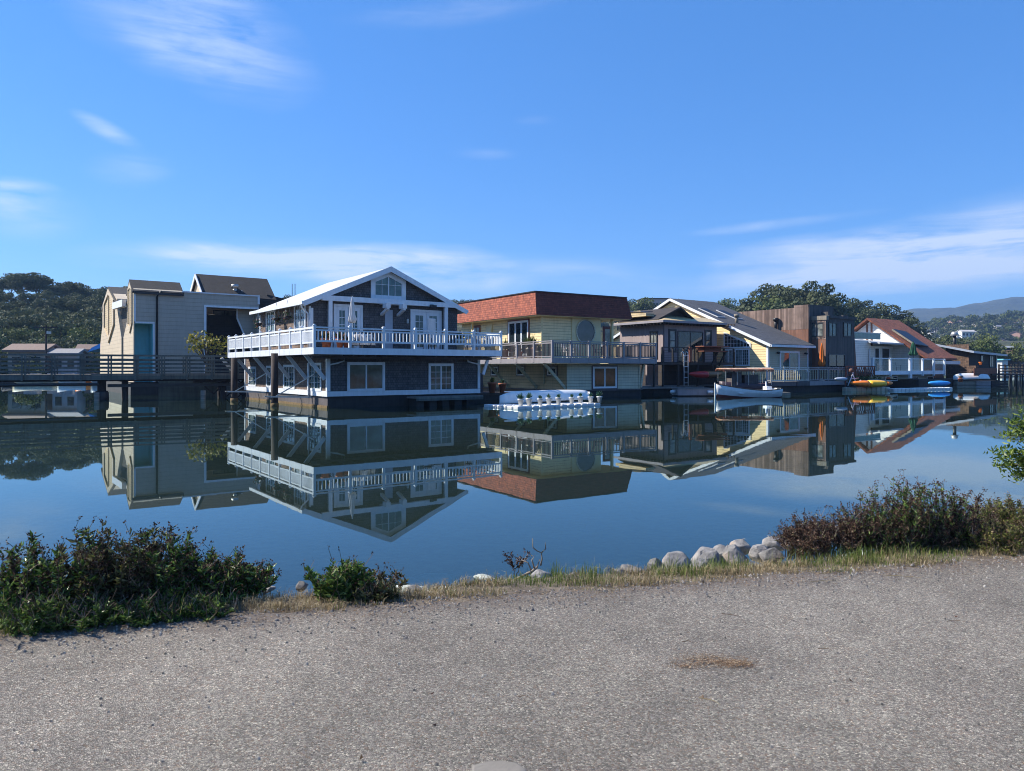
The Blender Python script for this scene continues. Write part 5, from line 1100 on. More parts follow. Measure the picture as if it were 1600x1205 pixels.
def potted(name, label, loc, group, mat, s=1, seed=0, lm='succulent', proto=None, tall=.25):
    g = thing(name, label, 'plant pot', loc, seed*1.3, group)
    MB().lathe([(.085*s,0),(.13*s,.27*s),(.15*s,.275*s),(.15*s,.33*s),(.125*s,.33*s),(.12*s,.3*s)],(0,0,0),16).build('pot', mat, g, True)
    rng = np.random.default_rng(seed+50); n = 60; az_ = rng.uniform(0,6.28,n); el_ = rng.uniform(.35,1.45,n)
    D = np.stack([np.cos(az_)*np.cos(el_),np.sin(az_)*np.cos(el_),np.sin(el_)],1); P = np.zeros((n,3)); P[:,2] = .3*s+rng.uniform(0,.1,n)*s
    S = unit(np.cross(D,np.array([[0,0,1.]]))); V,Fq = leaf_arrays(P,D,S,rng.uniform(.6,1.2,n)*tall*s,rng.uniform(.03,.05,n)*s)
    mesh_np('plant', V, Fq, MT[lm], g); return g
MT['succulent'] = leafmat('blue_green_succulent', [(0,(.04,.11,.07)),(.6,(.09,.2,.12)),(1,(.2,.32,.18))], .5, .1)
MT['flower_mix'] = leafmat('geranium_leaves', [(0,(.03,.06,.015)),(.6,(.08,.13,.03)),(.8,(.3,.08,.06)),(1,(.5,.12,.12))], .6, .2)
ords = ['first','second','third','fourth','middle','sixth','seventh','eighth','last']
for i,p in enumerate((813.6,826.6,843.8,857.6,872.7,893.3,907,922.9,936.6)):
    b_ = .32+(.05 if i%2 else 0); x_,y_ = ff.xy(ff.A(p,b_),b_)
    potted('white_plant_pot','white tapered pot with a succulent, %s of nine along the white float'%ords[i],(x_,y_,.13),'white pots along the plastic float',pot_m,1.12+.05*math.sin(i*2.3),i,tall=.15+.09*(i in (0,1,8)))
# dock fragment beside house 1 with terracotta pots
x_,y_ = h1.xy(h1.A(647,-.9),-.9); dkw = h1.A(752,-.9)-h1.A(647,-.9)
g = thing('wooden_float','dark weathered wooden float against the front of the grey shingled houseboat','float',(x_,y_,0),h1.th)
MB().box(0,dkw,-.2,.85,.42,.52).build('deck_boards', MT['deckwood'], g); MB().box(.02,dkw-.02,-.24,-.201,.3,.5).build('edge_beam', MT['old_timber'], g)
for a in (.1,.9,1.7,2.5,3.3): 
    if a < dkw: MB().box(a,a+.45,-.1,.75,-.3,.42).build('float_billet', MT['hull'], g)
x0,y0 = at(764,48),48.0
g = thing('wooden_float','dark wooden landing between the grey shingled and the yellow houseboats','float',(x0,y0,0),R(35)); MB().box(-1.1,1.9,-.2,6,.3,.45).build('deck_boards', MT['dark_wood'], g); MB().box(-1,1.8,-.1,5.9,-.3,.3).build('float_body', MT['hull'], g)
MB().box(-.9,1.2,2.6,3.4,.45,1.75).build('storage_cabinet', MT['hull_grey'], g)
potted('terracotta_pot','large terracotta pot with yellow-green plant between two houseboats',(at(769,47.9),47.9,.46),'terracotta pots between the houseboats',MT['terracotta'],2.1,21,'yellowgreen',tall=.12)
potted('terracotta_pot','wide terracotta pot with dark foliage behind the upturned boat',(at(785,48.6),48.6,.45),'terracotta pots between the houseboats',MT['terracotta'],1.9,22,'succulent',tall=.12)
# white boat (dory) moored in front of house 4
bt = Frame(1117, 621, 12); x_,y_ = at(1117.5,51.5),51.5; Lb = at(1209.5,53.2)-at(1117.5,51.5)
g = thing('moored_dory','white wooden boat with dark red bottom moored before the butter-yellow houseboat','boat',(x_,y_,-.22),R(8))
mb = MB(); hull_mesh(mb,Lb,1.6,.7,.5,.75,n=26,m=10,rocker=.12); o = solid(mb.build('hull', MT['boat_white'], g, True),.04)
mb = MB(); n=26
for side in (-1,1):
    pts = []
    for i in range(27):
        s = i/26; wd = .8*(math.sin(min(1,s*1.15+.03)*math.pi/2)**.7)*(1-.25*max(0,(s-.55)/.45)**2); wd = .01 if i == 0 else wd
        pts.append((s*Lb,side*wd,.7+.5*(1-s)**2.2+.5*.35*max(0,(s-.6)/.4)**2))
    mb.tube(pts,.035,6)
mb.build('gunwale', MT['dark_wood'], g, True)
MB().box(-.05,.03,-.03,.03,.15,1.27).build('stem_post', MT['boat_white'], g)
rb = MB(); hull_mesh(rb,Lb*.985,1.56,.3,.33,.75,n=26,m=8,rocker=.11); o = rb.build('red_bottom', MT['hull_red'], g, True); o.location = (.02,0,-.025); o.scale = (1,1.0,.78)
for s in (.35,.6,.85): MB().box(Lb*s-.14,Lb*s+.14,-.66,.66,.5,.55).build('thwart', MT['white'], g)
MB().box(Lb*.78,Lb*.86,-.3,.3,.55,1.0).cyl((Lb*.8,0,.9),(Lb*.8,0,1.35),.07,.05,8).build('motor_cover', MT['white'], g)
MB().box(Lb-.02,Lb+.12,-.2,.2,.2,.9).cyl((Lb+.06,0,.3),(Lb+.06,0,-.2),.05,.05,8).build('outboard_motor', MT['chair_dark'], g)
# canopy boat with fringed top behind it
x_,y_ = at(1124,58.5),58.5; Ls = at(1204,58.5)-x_
g = thing('canopy_boat','electric launch with striped fringed canopy behind the white wooden boat','boat',(x_,y_,-.15),R(3))
mb = MB(); hull_mesh(mb,Ls,1.9,.95,.25,.85,n=18,m=8); solid(mb.build('hull', MT['plum'], g, True),.05)
zc = zat(577,58.5)+.15; cp = MB()
for k in range(24):
    x0_ = Ls*k/24; cp.prism([(x0_,-.95,zc),(x0_,-.6,zc+.07),(x0_,0,zc+.1),(x0_,.6,zc+.07),(x0_,.95,zc)],(Ls/24*.999,0,0))
cn = cp.build('canopy', MT['tan_cloth'], g)
fr_ = MB(); rnd = random.Random(2)
for k in range(60): x0_ = Ls*k/60; fr_.box(x0_,x0_+Ls/60*.62,-.97,-.94,zc-.16-rnd.uniform(0,.05),zc).box(x0_,x0_+Ls/60*.62,.94,.97,zc-.16,zc)
fr_.build('fringe', MT['terracotta'], cn)
for k in range(5):
    for s in (-.9,.9): MB().cyl((.2+k*(Ls-.4)/4,s,.9),(.2+k*(Ls-.4)/4,s,zc),.022,.022,6).build('canopy_pole', MT['galv'], g)
MB().box(.8,1.6,-.6,.6,.8,1.9).box(1.9,3.0,-.5,.5,.8,1.7).build('cabin_seats', MT['hull_grey'], g)
# ladder, hanging kayak, floats by house 3
a = h3.A(1072,-.75); x_,y_ = h3.xy(a,-.75); g = thing('pool_ladder','white ladder with hooped top standing on the platform of the plum-grey houseboat','ladder',(x_,y_,.62),h3.th)
hh = h3.Z(555,a,-.75)-.62; 
for s in (-.24,.24): MB().tube([(s,0,0),(s,.0,hh),(s,.04,hh+.2),(s,.18,hh+.28),(s,.3,hh+.2),(s,.32,hh-.1)],.032,8).build('side_rail', MT['white'], g, True)
for k in range(6): MB().cyl((-.24,0,.25+k*(hh-.3)/5),(.24,0,.25+k*(hh-.3)/5),.022,.022,6).build('rung', MT['white'], g, True)
def kayak(name, label, x, y, z, Lk, W_, Hh, rz, segs, group=None, flat=.55, cockpit=False):
    """closed slender hull, coloured in segments along its length"""
    g = thing(name, label, 'kayak', (x,y,z), rz, group); n = 24; m = 12; prev = 0
    for (f1, mat, nm) in segs:
        vs = []; idx = [i for i in range(n+1) if prev*n-.01 <= i <= f1*n+.01]
        for i in idx:
            s = i/n; e = math.sin(math.pi*min(max(s,.004),.996))**.4; lift = .3*Hh*abs(2*s-1)**3
            for j in range(m):
                t_ = 2*math.pi*j/m; vs.append((s*Lk, W_/2*e*math.cos(t_), Hh*.5+lift*.4+Hh*.5*e*math.sin(t_)*(flat+.45 if math.sin(t_) > 0 else 1)))
        k = len(idx); fs = [(i*m+j,i*m+(j+1)%m,(i+1)*m+(j+1)%m,(i+1)*m+j) for i in range(k-1) for j in range(m)]+[tuple(range(m))[::-1],tuple(range((k-1)*m,k*m))]
        MB().add(vs,fs).build(nm, mat, g, True); prev = f1
    return g
a = h3.A(1077,-.9); x_,y_ = h3.xy(a,-.9); Lk = h3.A(1128,-.9)-a
kayak('hanging_kayak','red and tan kayak slung under the balcony of the plum-grey houseboat',x_,y_,h3.Z(591.5,a,-.9),Lk,.75,.62,h3.th,[(.5,MT['kayak_red'],'hull_bow'),(1,MT['kayak_tan'],'hull_stern')])
x_,y_ = at(1059.5,53.6),53.6; g = thing('grey_float','blue-grey wooden float with white corner beside the moored white boat','float',(x_,y_,0),R(6)); Lf = at(1117,53.6)-x_
MB().box(0,Lf,0,1.4,.08,.52).build('float_side', MT['lilac'], g); MB().box(-.03,Lf+.03,-.03,1.5,.52,.6).build('deck_boards', MT['deckwood'], g); MB().box(.1,Lf-.1,.1,1.3,-.4,.08).build('float_body', MT['hull'], g); MB().cyl((Lf-.5,-.12,.3),(Lf-.1,-.12,.32),.14,.1,10).build('fender', MT['white'], g, True)
x_,y_ = at(1047,54.2),54.2; g = thing('fender','small white cylindrical fender hanging at the dark platform edge','fender',(x_,y_,.3)); MB().tube([(0,0,0),(.06,0,.01),(.36,0,.01),(.42,0,0)],[.06,.14,.14,.06],10).build('fender_body', MT['plastic_white'], g, True)
x_,y_ = at(1207,56),56; g = thing('low_float','low grey float at the foot of the railed deck','float',(x_,y_,0),R(4)); MB().box(0,at(1236,56)-x_,0,1.0,-.2,.22).build('float_body', MT['tan_timber'], g)
# right-hand floats and kayaks
f7 = Frame(1331, 611.5, 22)
jetfloat(f7,'kayak_float','cream modular float under the orange kayak',0,f7.A(1394),0,1.5,MT['plastic_cream'],.6,.34,'plastic floats')
g2 = Frame(1394, 611, 30); jetfloat(g2,'long_float','long low plastic float running to the blue kayak',0.3,g2.A(1490),0,1.2,MT['plastic_white'],.6,.2,'plastic floats')
x_,y_ = at(1331.5,65),65.3; Lk = at(1394.5,66.6)-x_; kayak('orange_kayak','orange and yellow upturned kayak on the cream float',x_,y_,.34,Lk,1.05,.66,R(14),[(.38,MT['kayak_orange'],'hull_bow'),(.8,MT['kayak_yellow'],'hull_middle'),(1,MT['kayak_orange'],'hull_stern')],'kayaks on the floats')
x_,y_ = at(1341,66.8),66.4; kayak('grey_canoe','grey upturned canoe behind the orange kayak',x_,y_,.42,at(1390,66.8)-x_,.9,.62,R(14),[(1,MT['kayak_grey'],'hull')],'kayaks on the floats')
x_,y_ = at(1451,74),74; kayak('blue_kayak','bright blue upturned kayak on the long float',x_,y_,.22,at(1490,74)-x_,.85,.6,R(12),[(1,MT['kayak_blue'],'hull')],'kayaks on the floats')
x_,y_ = at(1489.5,82),82; Lk = at(1545,82)-x_; g = thing('white_dinghy','white upturned dinghy resting on wooden boxes before the brown shingled houseboat','boat',(x_,y_,.75),R(8)); mb = MB(); hull_mesh(mb,Lk,1.8,.6,.15,.8,n=16,m=10,flip=True); solid(mb.build('hull', MT['boat_white'], g, True),.05)
x_,y_ = at(1492,82),81.6; g = thing('dock_boxes','stacked plank dock boxes carrying the white dinghy','dock box',(x_,y_,0),R(8)); 
for k,(x0_,x1_,mm) in enumerate(((0,2.3,'tan_timber'),(2.4,4.2,'lilac'),(4.3,6.4,'dark_wood'))): 
    for z in range(3): MB().box(x0_,x1_,0,1.4,-.1+z*.27,.14+z*.27).build('plank_course', MT[mm], g)
x_,y_ = at(1301,60),59.6; kayak('blue_grey_skiff','pale blue skiff hull hanging low under the railed deck',x_,y_,1.0,at(1322,60)-x_,.5,.35,R(10),[(1,MT['pv_light'],'hull')])
# bicycle-like clutter near the lattice
x_,y_ = at(1330,66),66; g = thing('deck_trolley','white-framed trolley with red top standing between railed deck and lattice','trolley',(x_,y_,.5))
MB().bar((-.3,0,0),(.2,0,1.2),.06,.06).bar((.5,0,0),(.1,0,1.2),.06,.06).bar((-.1,0,.6),(.7,0,.7),.05,.05).build('frame', MT['white'], g); MB().lathe([(.1,0),(.2,.1),(.18,.3),(.06,.36)],(0,0,1.2),10).build('red_top', MT['barn_red'], g, True); MB().bar((.3,0,0),(.9,0,.5),.1,.1).build('lower_bar', MT['white'], g)
# ------------------------------------------------------------------ on house 1's balcony
def onb(fr,p,b): a = fr.A(p,b); return fr.xy(a,b)
x_,y_ = onb(h1,550.5,.2); zt = h1.Z(462,h1.A(550,.2),.2)-ZD1
closed_umbrella('patio_umbrella','closed white patio umbrella on the long white balcony',(x_,y_,ZD1),zt-.05,h1.Z(504,h1.A(550,.2),.2)-ZD1,zt-.1,.19,MT['cloth_white'])
x_,y_ = onb(h1,566,.3); g = thing('patio_table','round table under a white cloth on the long white balcony','table',(x_,y_,ZD1),h1.th)
K = 36; vs = []; 
for r,z in ((.02,.76),(.55,.76),(.6,.74),(.66,.45),(.7,.2)):
    for k in range(K): rr = r*(1+(.09 if z < .6 else 0)*math.cos(k*2*math.pi/K*7)); vs.append((rr*math.cos(2*math.pi*k/K),rr*math.sin(2*math.pi*k/K),z))
MB().add(vs,[(i*K+k,i*K+(k+1)%K,(i+1)*K+(k+1)%K,(i+1)*K+k) for i in range(4) for k in range(K)]).build('tablecloth', MT['cloth_white'], g, True); MB().cyl((0,0,0),(0,0,.75),.05,.05,8).build('pedestal', MT['galv'], g)
for i,(p,b,rz,lb) in enumerate(((556,-.2,2.6,'dark chair facing away at the left of the cloth-covered table'),(579,-.3,3.6,'dark chair at the right of the cloth-covered table'),(573,1.2,.2,'dark chair behind the cloth-covered table'),(633,.8,.6,'dark chair alone near the middle of the white balcony'),(668,.6,-.5,'dark chair in front of the right-hand glazed doors'),(716,.6,.8,'dark chair at the right end of the white balcony'),(735,.4,-.8,'dark chair in the right corner of the white balcony'))):
    x_,y_ = onb(h1,p,b); chair((x_,y_,ZD1),h1.th+rz,MT['chair_dark'],lb,'chairs on the white balcony')
for i,(p,b,s,lb) in enumerate(((508,.2,1.5,'terracotta pot with bushy plant behind the corner of the white balcony rail'),(531,.3,1.5,'terracotta pot with leafy plant under the left glazed doors'),(513,1.2,1.2,'smaller terracotta pot by the left post of the porch'),(541,.2,1.2,'low terracotta pot near the closed white umbrella'))):
    x_,y_ = onb(h1,p,b); potted('terracotta_pot',lb,(x_,y_,ZD1),'terracotta pots on the white balcony',MT['terracotta'],s,30+i,'flower_mix',tall=.3)
for i,(p,lb) in enumerate(((719,'round cream pot with flowers near the right end of the white balcony'),(762,'white flowering pot in the far right corner of the white balcony'))):
    x_,y_ = onb(h1,p,.3); potted('white_plant_pot',lb,(x_,y_,ZD1),'pots at the right of the white balcony',MT['plastic_cream'],2.0,40+i,'flower_mix',tall=.2)
x_,y_ = onb(h1,674.5,1.0); g = thing('cushion_box','pale beige upholstered chair back in front of the right-hand glazed doors','chair',(x_,y_,ZD1),h1.th+.2); MB().box(-.28,.28,-.05,.08,.5,1.85).build('backrest', MT['cloth_white'], g, bevel=.03); MB().box(-.28,.28,-.55,.05,.35,.5).build('seat', MT['cloth_white'], g, bevel=.03)
for x in (-.24,.2): 
    for y in (-.5,0): MB().box(x,x+.04,y,y+.04,0,.35).build('leg', MT['dark_wood'], g)
MT['basket'] = leafmat('hanging_basket_leaves', [(0,(.02,.05,.012)),(.55,(.06,.12,.03)),(.8,(.18,.1,.06)),(1,(.45,.16,.16))], .6, .2)
for i,(p,y_p,lb) in enumerate(((404,505,'hanging basket with reddish trailing plants at the far end under the white eave'),(432,497,'green hanging basket between the two upper side windows'),(449,494,'green hanging basket beside the upper front side window'))):
    b_ = h1.B(p,-.4); x_,y_ = h1.xy(-.4,b_); z = h1.Z(y_p,-.4,b_); g = thing('hanging_basket',lb,'hanging basket',(x_,y_,z),0,'hanging baskets under the eave')
    MB().lathe([(.05,-.2),(.17,-.12),(.22,0)],(0,0,0),12).build('basket', MT['dark_wood'], g, True)
    for s in (0,2.1,4.2): MB().bar((.2*math.cos(s),.2*math.sin(s),0),(0,0,.9),.012,.012).build('chain', MT['galv'], g)
    rng = np.random.default_rng(i+77); V,Fq = crown_mesh(rng,[((0,0,.08),(.36,.36,.26)),((.14,0,-.2),(.16,.16,.28)),((-.16,.1,-.15),(.16,.14,.24))],2500,.075,shell=.4); mesh_np('foliage',V,Fq,MT['basket'],g)
# on house 2's balcony: pots, palms, furniture
zd2 = h2.Z(559,al:=h2.A(862.7,-.95),-.95)
for i,(p,b,s,tl,lb) in enumerate(((789,3.0,2.4,.34,'tall potted shrub at the left of the triple window of the yellow houseboat'),(800,3.0,1.8,.28,'low flowering pot under the triple window'),(812,2.6,1.8,.28,'orange-flowered pot under the triple window'),(828,1.8,2.6,.36,'tall pale potted plant at the right of the triple window'),(836,1.3,2.6,.26,'rounded potted shrub near the lit front corner of the yellow houseboat'),(842,1.0,1.8,.2,'small pot at the front corner of the yellow houseboat'))):
    x_,y_ = h2.xy(-.55,h2.B(p,-.55)); potted('terracotta_pot',lb,(x_,y_,zd2),'pots on the balcony of the yellow houseboat',MT['plastic_cream'] if i%2 else MT['terracotta'],s*.9,60+i,'flower_mix' if i in (1,2) else 'oak',tall=tl)
for i,(p,b,rz,lb) in enumerate(((886,.6,.3,'pale chair behind the grey balusters left of the round window'),(901,.8,-.4,'pale chair under the round window'),(934,.4,.5,'dark chair right of the round window'))):
    x_,y_ = onb(h2,p,b); chair((x_,y_,zd2),h2.th+rz,MT['cloth_white'] if i < 2 else MT['chair_dark'],lb,'chairs on the balcony of the yellow houseboat')
x_,y_ = onb(h2,893,.5); g = thing('patio_table','small round table between the pale chairs of the yellow houseboat','table',(x_,y_,zd2)); MB().cyl((0,0,.7),(0,0,.74),.45,.45,20).build('tabletop',MT['galv'],g); MB().cyl((0,0,0),(0,0,.7),.04,.04,8).build('pedestal',MT['galv'],g)
# antenna mast pair behind house 1
for i,p in enumerate((456.5,461)):
    g = thing('antenna_mast',['left of two thin antenna masts above the white roof','right of two thin antenna masts above the white roof'][i],'antenna',(at(p,90),90,1)); MB().cyl((0,0,0),(0,0,zat(443.5,90)-1),.06,.04,6).build('mast', MT['gutter_dark'], g)
# ------------------------------------------------------------------ trees on the hills
def place(protos, spots, label, group, cat='tree'):
    """spots: (photo column, distance, height, sink); every tree its own object"""
    rnd = random.Random(len(spots)*7+len(label))
    for i,(px,r,H,z) in enumerate(spots):
        p, H0 = protos[i%len(protos)]; o = copy_tree(p); x,y = polar(px,r); s = H/H0
        o.location = (x,y,z); o.scale = (s*rnd.uniform(.85,1.2),s*rnd.uniform(.85,1.2),s); o.rotation_euler = (0,0,rnd.uniform(0,6.28))
        o['label'] = label; o['group'] = group; o['category'] = cat
def drop(protos):
    for p,_ in protos:
        for c in list(p.children): bpy.data.objects.remove(c)
        bpy.data.objects.remove(p)
rt_ = random.Random(77)
def zp_(py, px, r): return zat(py, polar(px,r)[1])
EUC = [(make_tree(100+i,20,'euc',MT['euc'],per=420,size=.5,name='eucalyptus_tree'),20) for i in range(4)]
RDG = [(make_tree(150+i,20,'ridge',MT['euc'],per=520,size=.4,name='eucalyptus_tree'),20) for i in range(4)]
OAK = [(make_tree(200+i,10,'oak',MT['oak'],per=420,size=.36,name='bay_tree'),10) for i in range(3)]
ODK = [(make_tree(300+i,10,'oak',MT['euc'],per=420,size=.36,name='oak_tree'),10) for i in range(3)]
CYP = [(make_tree(400+i,12,'cypress',MT['euc'],per=300,size=.4,name='cypress_tree'),12) for i in range(2)]
FOA = [(make_tree(500+i,10,'oak',MT['oak'],per=70,size=.9,name='far_tree'),10) for i in range(2)]+[(make_tree(510+i,10,'oak',MT['euc'],per=70,size=.9,name='far_tree'),10) for i in range(3)]
for p,_ in EUC+RDG+OAK+ODK+CYP+FOA: p['label'] = 'tree'
# left wood: rows from the ridge forward
sky_y = lambda px: interp([(-60,424),(20,428),(42,421),(60,428),(75,437),(100,434),(125,438),(150,443),(180,444),(215,447),(260,452)],px)[0]
sp_ = []
px = -45
while px < 240:
    r = 235+rt_.uniform(-8,8); H = zp_(sky_y(px)+rt_.uniform(-2,6)+4,px,r)-hill_z(px,r); sp_.append((px,r,H,hill_z(px,r)-.5)); px += rt_.uniform(9,17)
place(RDG,sp_,'tall eucalyptus tree along the ridge of the left wood','eucalyptus trees of the left hillside wood')
for row,(r0,yy,H0,P_,nm) in enumerate(((215,463,14,EUC,0),(195,473,13,EUC,0),(175,484,11,ODK,1),(158,494,11,ODK,1),(150,510,9.5,OAK,1),(140,524,8.5,ODK,1),(131,535,7,OAK,1))):
    sp_ = []; px = -50+rt_.uniform(0,10)
    while px < 235:
        r = r0+rt_.uniform(-7,7); z = hill_z(px,r); H = H0*rt_.uniform(.8,1.25); zt_ = zp_(yy+rt_.uniform(-6,6),px,r); z2 = max(z-.5,zt_-H); H = zt_-z2 if zt_-z2 > H0*.55 else H0*.7
        H = min(H,H0*1.5); sp_.append((px,r,H,max(min(z,z2),z-1))); px += rt_.uniform(9,16)*(200/r0)**.5*(1.25 if P_ is not EUC else 1)
    place(P_,sp_,['tall eucalyptus tree among the left hillside wood','rounded dark tree on the lower slope of the left wood'][nm],['eucalyptus trees of the left hillside wood','rounded trees of the left hillside wood'][nm])
# ridge glimpsed between the houses and the centre hill
sp_ = []
for px0,px1,st,yy in ((425,478,11,461),(698,735,9,469),(868,905,9,469)):
    px = px0
    while px < px1: r = 300+rt_.uniform(-6,6); z = hill_z(px,r)-1; sp_.append((px,r,max(4,zp_(yy+rt_.uniform(-2,3),px,r)-z),z)); px += st
place(ODK,sp_,'dark tree on the ridge glimpsed over the houseboat roofs','ridge trees behind the roofs')
sp_ = []
for (px,y_t) in ((975,470),(984,464),(995,466),(1003,462),(1014,471),(1025,474),(1036,474),(1048,468),(1058,466),(1068,464),(1078,467),(1092,472),(1104,470),(1116,474),(1128,468),(1136,463),(1146,472),(1157,478),(1168,477),(990,474),(1012,476),(1062,472),(965,473)):
    r = 318+rt_.uniform(-25,10); z = hill_z(px,r)-1; sp_.append((px,r,max(5,zp_(y_t+1.5,px,r)-z),z))
place(ODK+OAK[:1],sp_,'dark tree on the centre hill behind the butter-yellow houseboat','trees on the centre hill')
# apartment block on that hill
x_,y_ = polar(1005,345); zb_ = zat(476,345)-1; wA = at(1047,343)-at(1005,343)
g = thing('hilltop_apartments','long pinkish apartment building with dark roof on the centre hilltop','building',(x_,y_,zb_),R(4))
MB().box(0,wA,0,12,-6,zat(468.5,345)-zb_).build('wall', plain('pinkish_stucco',(.65,.46,.4),.8), g); MB().box(-.5,wA+.5,-.5,12.5,zat(468.5,345)-zb_,zat(467.4,345)-zb_).build('roof', MT['dark_roof'], g)
for k in range(9): MB().box(.6+k*wA/9,.6+k*wA/9+.9,-.06,-.002,.4,1.3).build('window', MT['glass'], g)
# big clump behind the redwood houseboat, and the one right of it
sp_ = []
for (px,y_t,r) in ((1178,474,205),(1186,462,208),(1196,450,212),(1207,452,206),(1218,456,214),(1230,451,218),(1240,444.5,210),(1252,453,206),(1262,455,214),(1273,447.5,208),(1284,455,212),(1293,461,206),(1303,470,204),(1212,462,198),(1245,461,197),(1272,463,196),(1190,470,196)):
    z = hill_z(px,r)-1; sp_.append((px,r,zp_(y_t+1.5,px,r)-z,z))
place([EUC[0],ODK[0],EUC[2],OAK[1],ODK[1]],sp_,'tall dark tree in the clump above the redwood houseboat','tree clump above the redwood houseboat')
sp_ = []
for (px,y_t,r) in ((1312,484,270),(1326,483,262),(1338,473,262),(1346,470,266),(1356,478,260),(1366,476,264),(1376,484,260),(1387,489,258),(1398,490,262),(1412,498,258),(1420,496,270),(1332,486,252),(1360,487,250),(1317,478,268)):
    z = hill_z(px,r)-1; sp_.append((px,r,zp_(y_t+1.5,px,r)-z,z))
place([EUC[1],ODK[2],EUC[3]],sp_,'dark tree in the clump right of the redwood houseboat','tree clump between the redwood and rust-roofed houseboats')
# waterfront trees low at the right
sp_ = [(px,230+rt_.uniform(-15,25),rt_.uniform(7,11),1) for px in range(1396,1600,13)]
place([OAK[0],ODK[1],OAK[2]],sp_,'rounded tree along the far waterfront at the right','far waterfront trees')
# the settled slope
sp_ = []
for r in (470,520,570,625,680,740,800,870,940,1010,1070):
    px = 1385+rt_.uniform(0,8)
    while px < 1640:
        z = slope_z(px,r); sp_.append((px,r+rt_.uniform(-20,20),rt_.uniform(8,15)*(1.15 if r > 900 else 1),z-1)); px += rt_.uniform(6.5,13)*(640/r)**.35
rt_.shuffle(sp_); sp_ = sp_[:285]
place(FOA,sp_,'dark tree among the houses of the far hillside','trees among the far hillside houses')
# far houses
hm = [plain('far_wall_%s'%c,col,.8,bmp=0) for c,col in (('white',(.75,.74,.7)),('cream',(.66,.6,.5)),('tan',(.45,.36,.28)),('grey',(.4,.4,.4)),('pink',(.55,.33,.25)))]
rm = [plain('far_roof_%s'%c,col,.8,bmp=0) for c,col in (('grey',(.25,.24,.24)),('brown',(.2,.13,.1)),('pale',(.55,.52,.48)),('red',(.34,.14,.09)))]
def far_house(name, x, y, z, w, d, h, rz, wi, ri, label, group):
    g = thing(name,label,'house',(x,y,z),rz,group)
    MB().box(0,w,0,d,-4,h).prism([(0,0,h),(0,d,h),(0,d/2,h+d*.22)],(w,0,0)).build('wall', hm[wi], g)
    MB().prism([(-.5,-.6,h-.1),(-.5,d/2,h+d*.24),(-.5,d/2,h+d*.24+.3),(-.5,-.6,h+.2)],(w+1,0,0)).prism([(-.5,d+.6,h-.1),(-.5,d/2,h+d*.24),(-.5,d/2,h+d*.24+.3),(-.5,d+.6,h+.2)],(w+1,0,0)).build('roof', rm[ri], g)
    n = max(2,int(w/3.2))
    for k in range(n): x0_ = w*(k+.25)/n; MB().box(x0_,x0_+w/n*.5,-.08,-.002,h*.42,h*.78).build('window', MT['glass'], g)
    return g
wl = ['white','cream','tan','grey','pinkish']; rl = ['grey','brown','pale','red']
rows = [480,540,600,665,735,810,885,960,1040]
for r in rows:
    px = 1398+rt_.uniform(0,20)
    while px < 1630:
        wi = rt_.choice([0,0,0,1,1,2,3,4]); ri = rt_.choice([0,0,1,2,3]); x,y = polar(px,r+rt_.uniform(-12,12)); z = slope_z(px,r)
        far_house('far_house',x,y,z+.5,rt_.uniform(8,14),rt_.uniform(6,9),rt_.uniform(4,6.5),R(rt_.uniform(-10,55)),wi,ri,'%s house with a %s roof on the far wooded slope at the right'%(wl[wi],rl[ri]),'houses on the far slope'); px += rt_.uniform(15,34)
# waterfront buildings, left
x_,y_ = at(12,106),106; far_house('waterfront_house',x_,y_,.9,at(80,106)-x_-1,3.6,zat(549,106)-.9,R(2),2,1,'tan low house with pale roof on the shore beyond the pier',None)
x_,y_ = at(124,110),110; far_house('waterfront_house',x_,y_,.9,3.6,3,zat(548,110)-.9,R(20),4,1,'small pinkish house beside the beige angular houseboat on the far shore',None)
x_,y_ = at(82,106),106; far_house('boat_shed',x_,y_,.6,3.4,2.5,zat(554,106)-.6,R(4),3,0,'low blue-grey boat shed on the far shore behind the pier',None)
g = thing('blue_tarp','bright blue tarpaulin over a boat on the far shore','tarpaulin',(at(137,105),105,zat(550,105)),R(-8)); MB().prism([(0,0,0),(3.4,0,.9),(2.2,0,1.3),(.6,0,.6)],(0,2.4,0)).build('sheet', MT['kayak_blue'], g)
g = thing('utility_pole','tall utility pole with crossarm before the left wood','pole',(at(72,104),104,.7)); MB().cyl((0,0,0),(0,0,zat(508,104)-.7),.16,.11,8).build('shaft', MT['pile'], g); MB().box(-1.6,1.6,-.08,.08,zat(511.5,104)-.8,zat(511.5,104)-.6).build('crossarm', MT['pile'], g); MB().cyl((.4,0,zat(522,104)-.7),(.4,0,zat(518,104)-.7),.3,.3,10).build('transformer', MT['galv'], g)
for i,(px,r,L_,c,lb) in enumerate(((2,100,5,'hull_grey','grey far boat at the left edge behind the pier'),(20,98,6,'plastic_cream','long cream far boat behind the pier'),(28,104,5,'kayak_blue','boat under a blue cover behind the pier'),(60,100,4.5,'plum','dark far boat behind the pier'),(118,101,4.2,'kayak_orange','orange-brown far boat behind the pier'),(90,97,3.2,'boat_white','small white far skiff behind the pier'),(142,96,4,'kayak_grey','grey far boat near the angular houseboat'))):
    g = thing('far_boat',lb,'boat',(at(px,r),r,-.1),R(-5+i*4),'boats beyond the pier'); mb = MB(); hull_mesh(mb,L_,1.7,.9,.3,.8,n=12,m=6); solid(mb.build('hull', MT[c], g, True),.06); MB().box(L_*.3,L_*.6,-.5,.5,.7,1.5).build('cabin', MT['lilac'] if i%2 else MT['hull_grey'], g)
tag(MB().box(at(-160,103),at(168,103),103,124,-1,.75).build('shore', MT['hull_grey']),'dark rocky far shoreline beyond the pier',kind='structure')
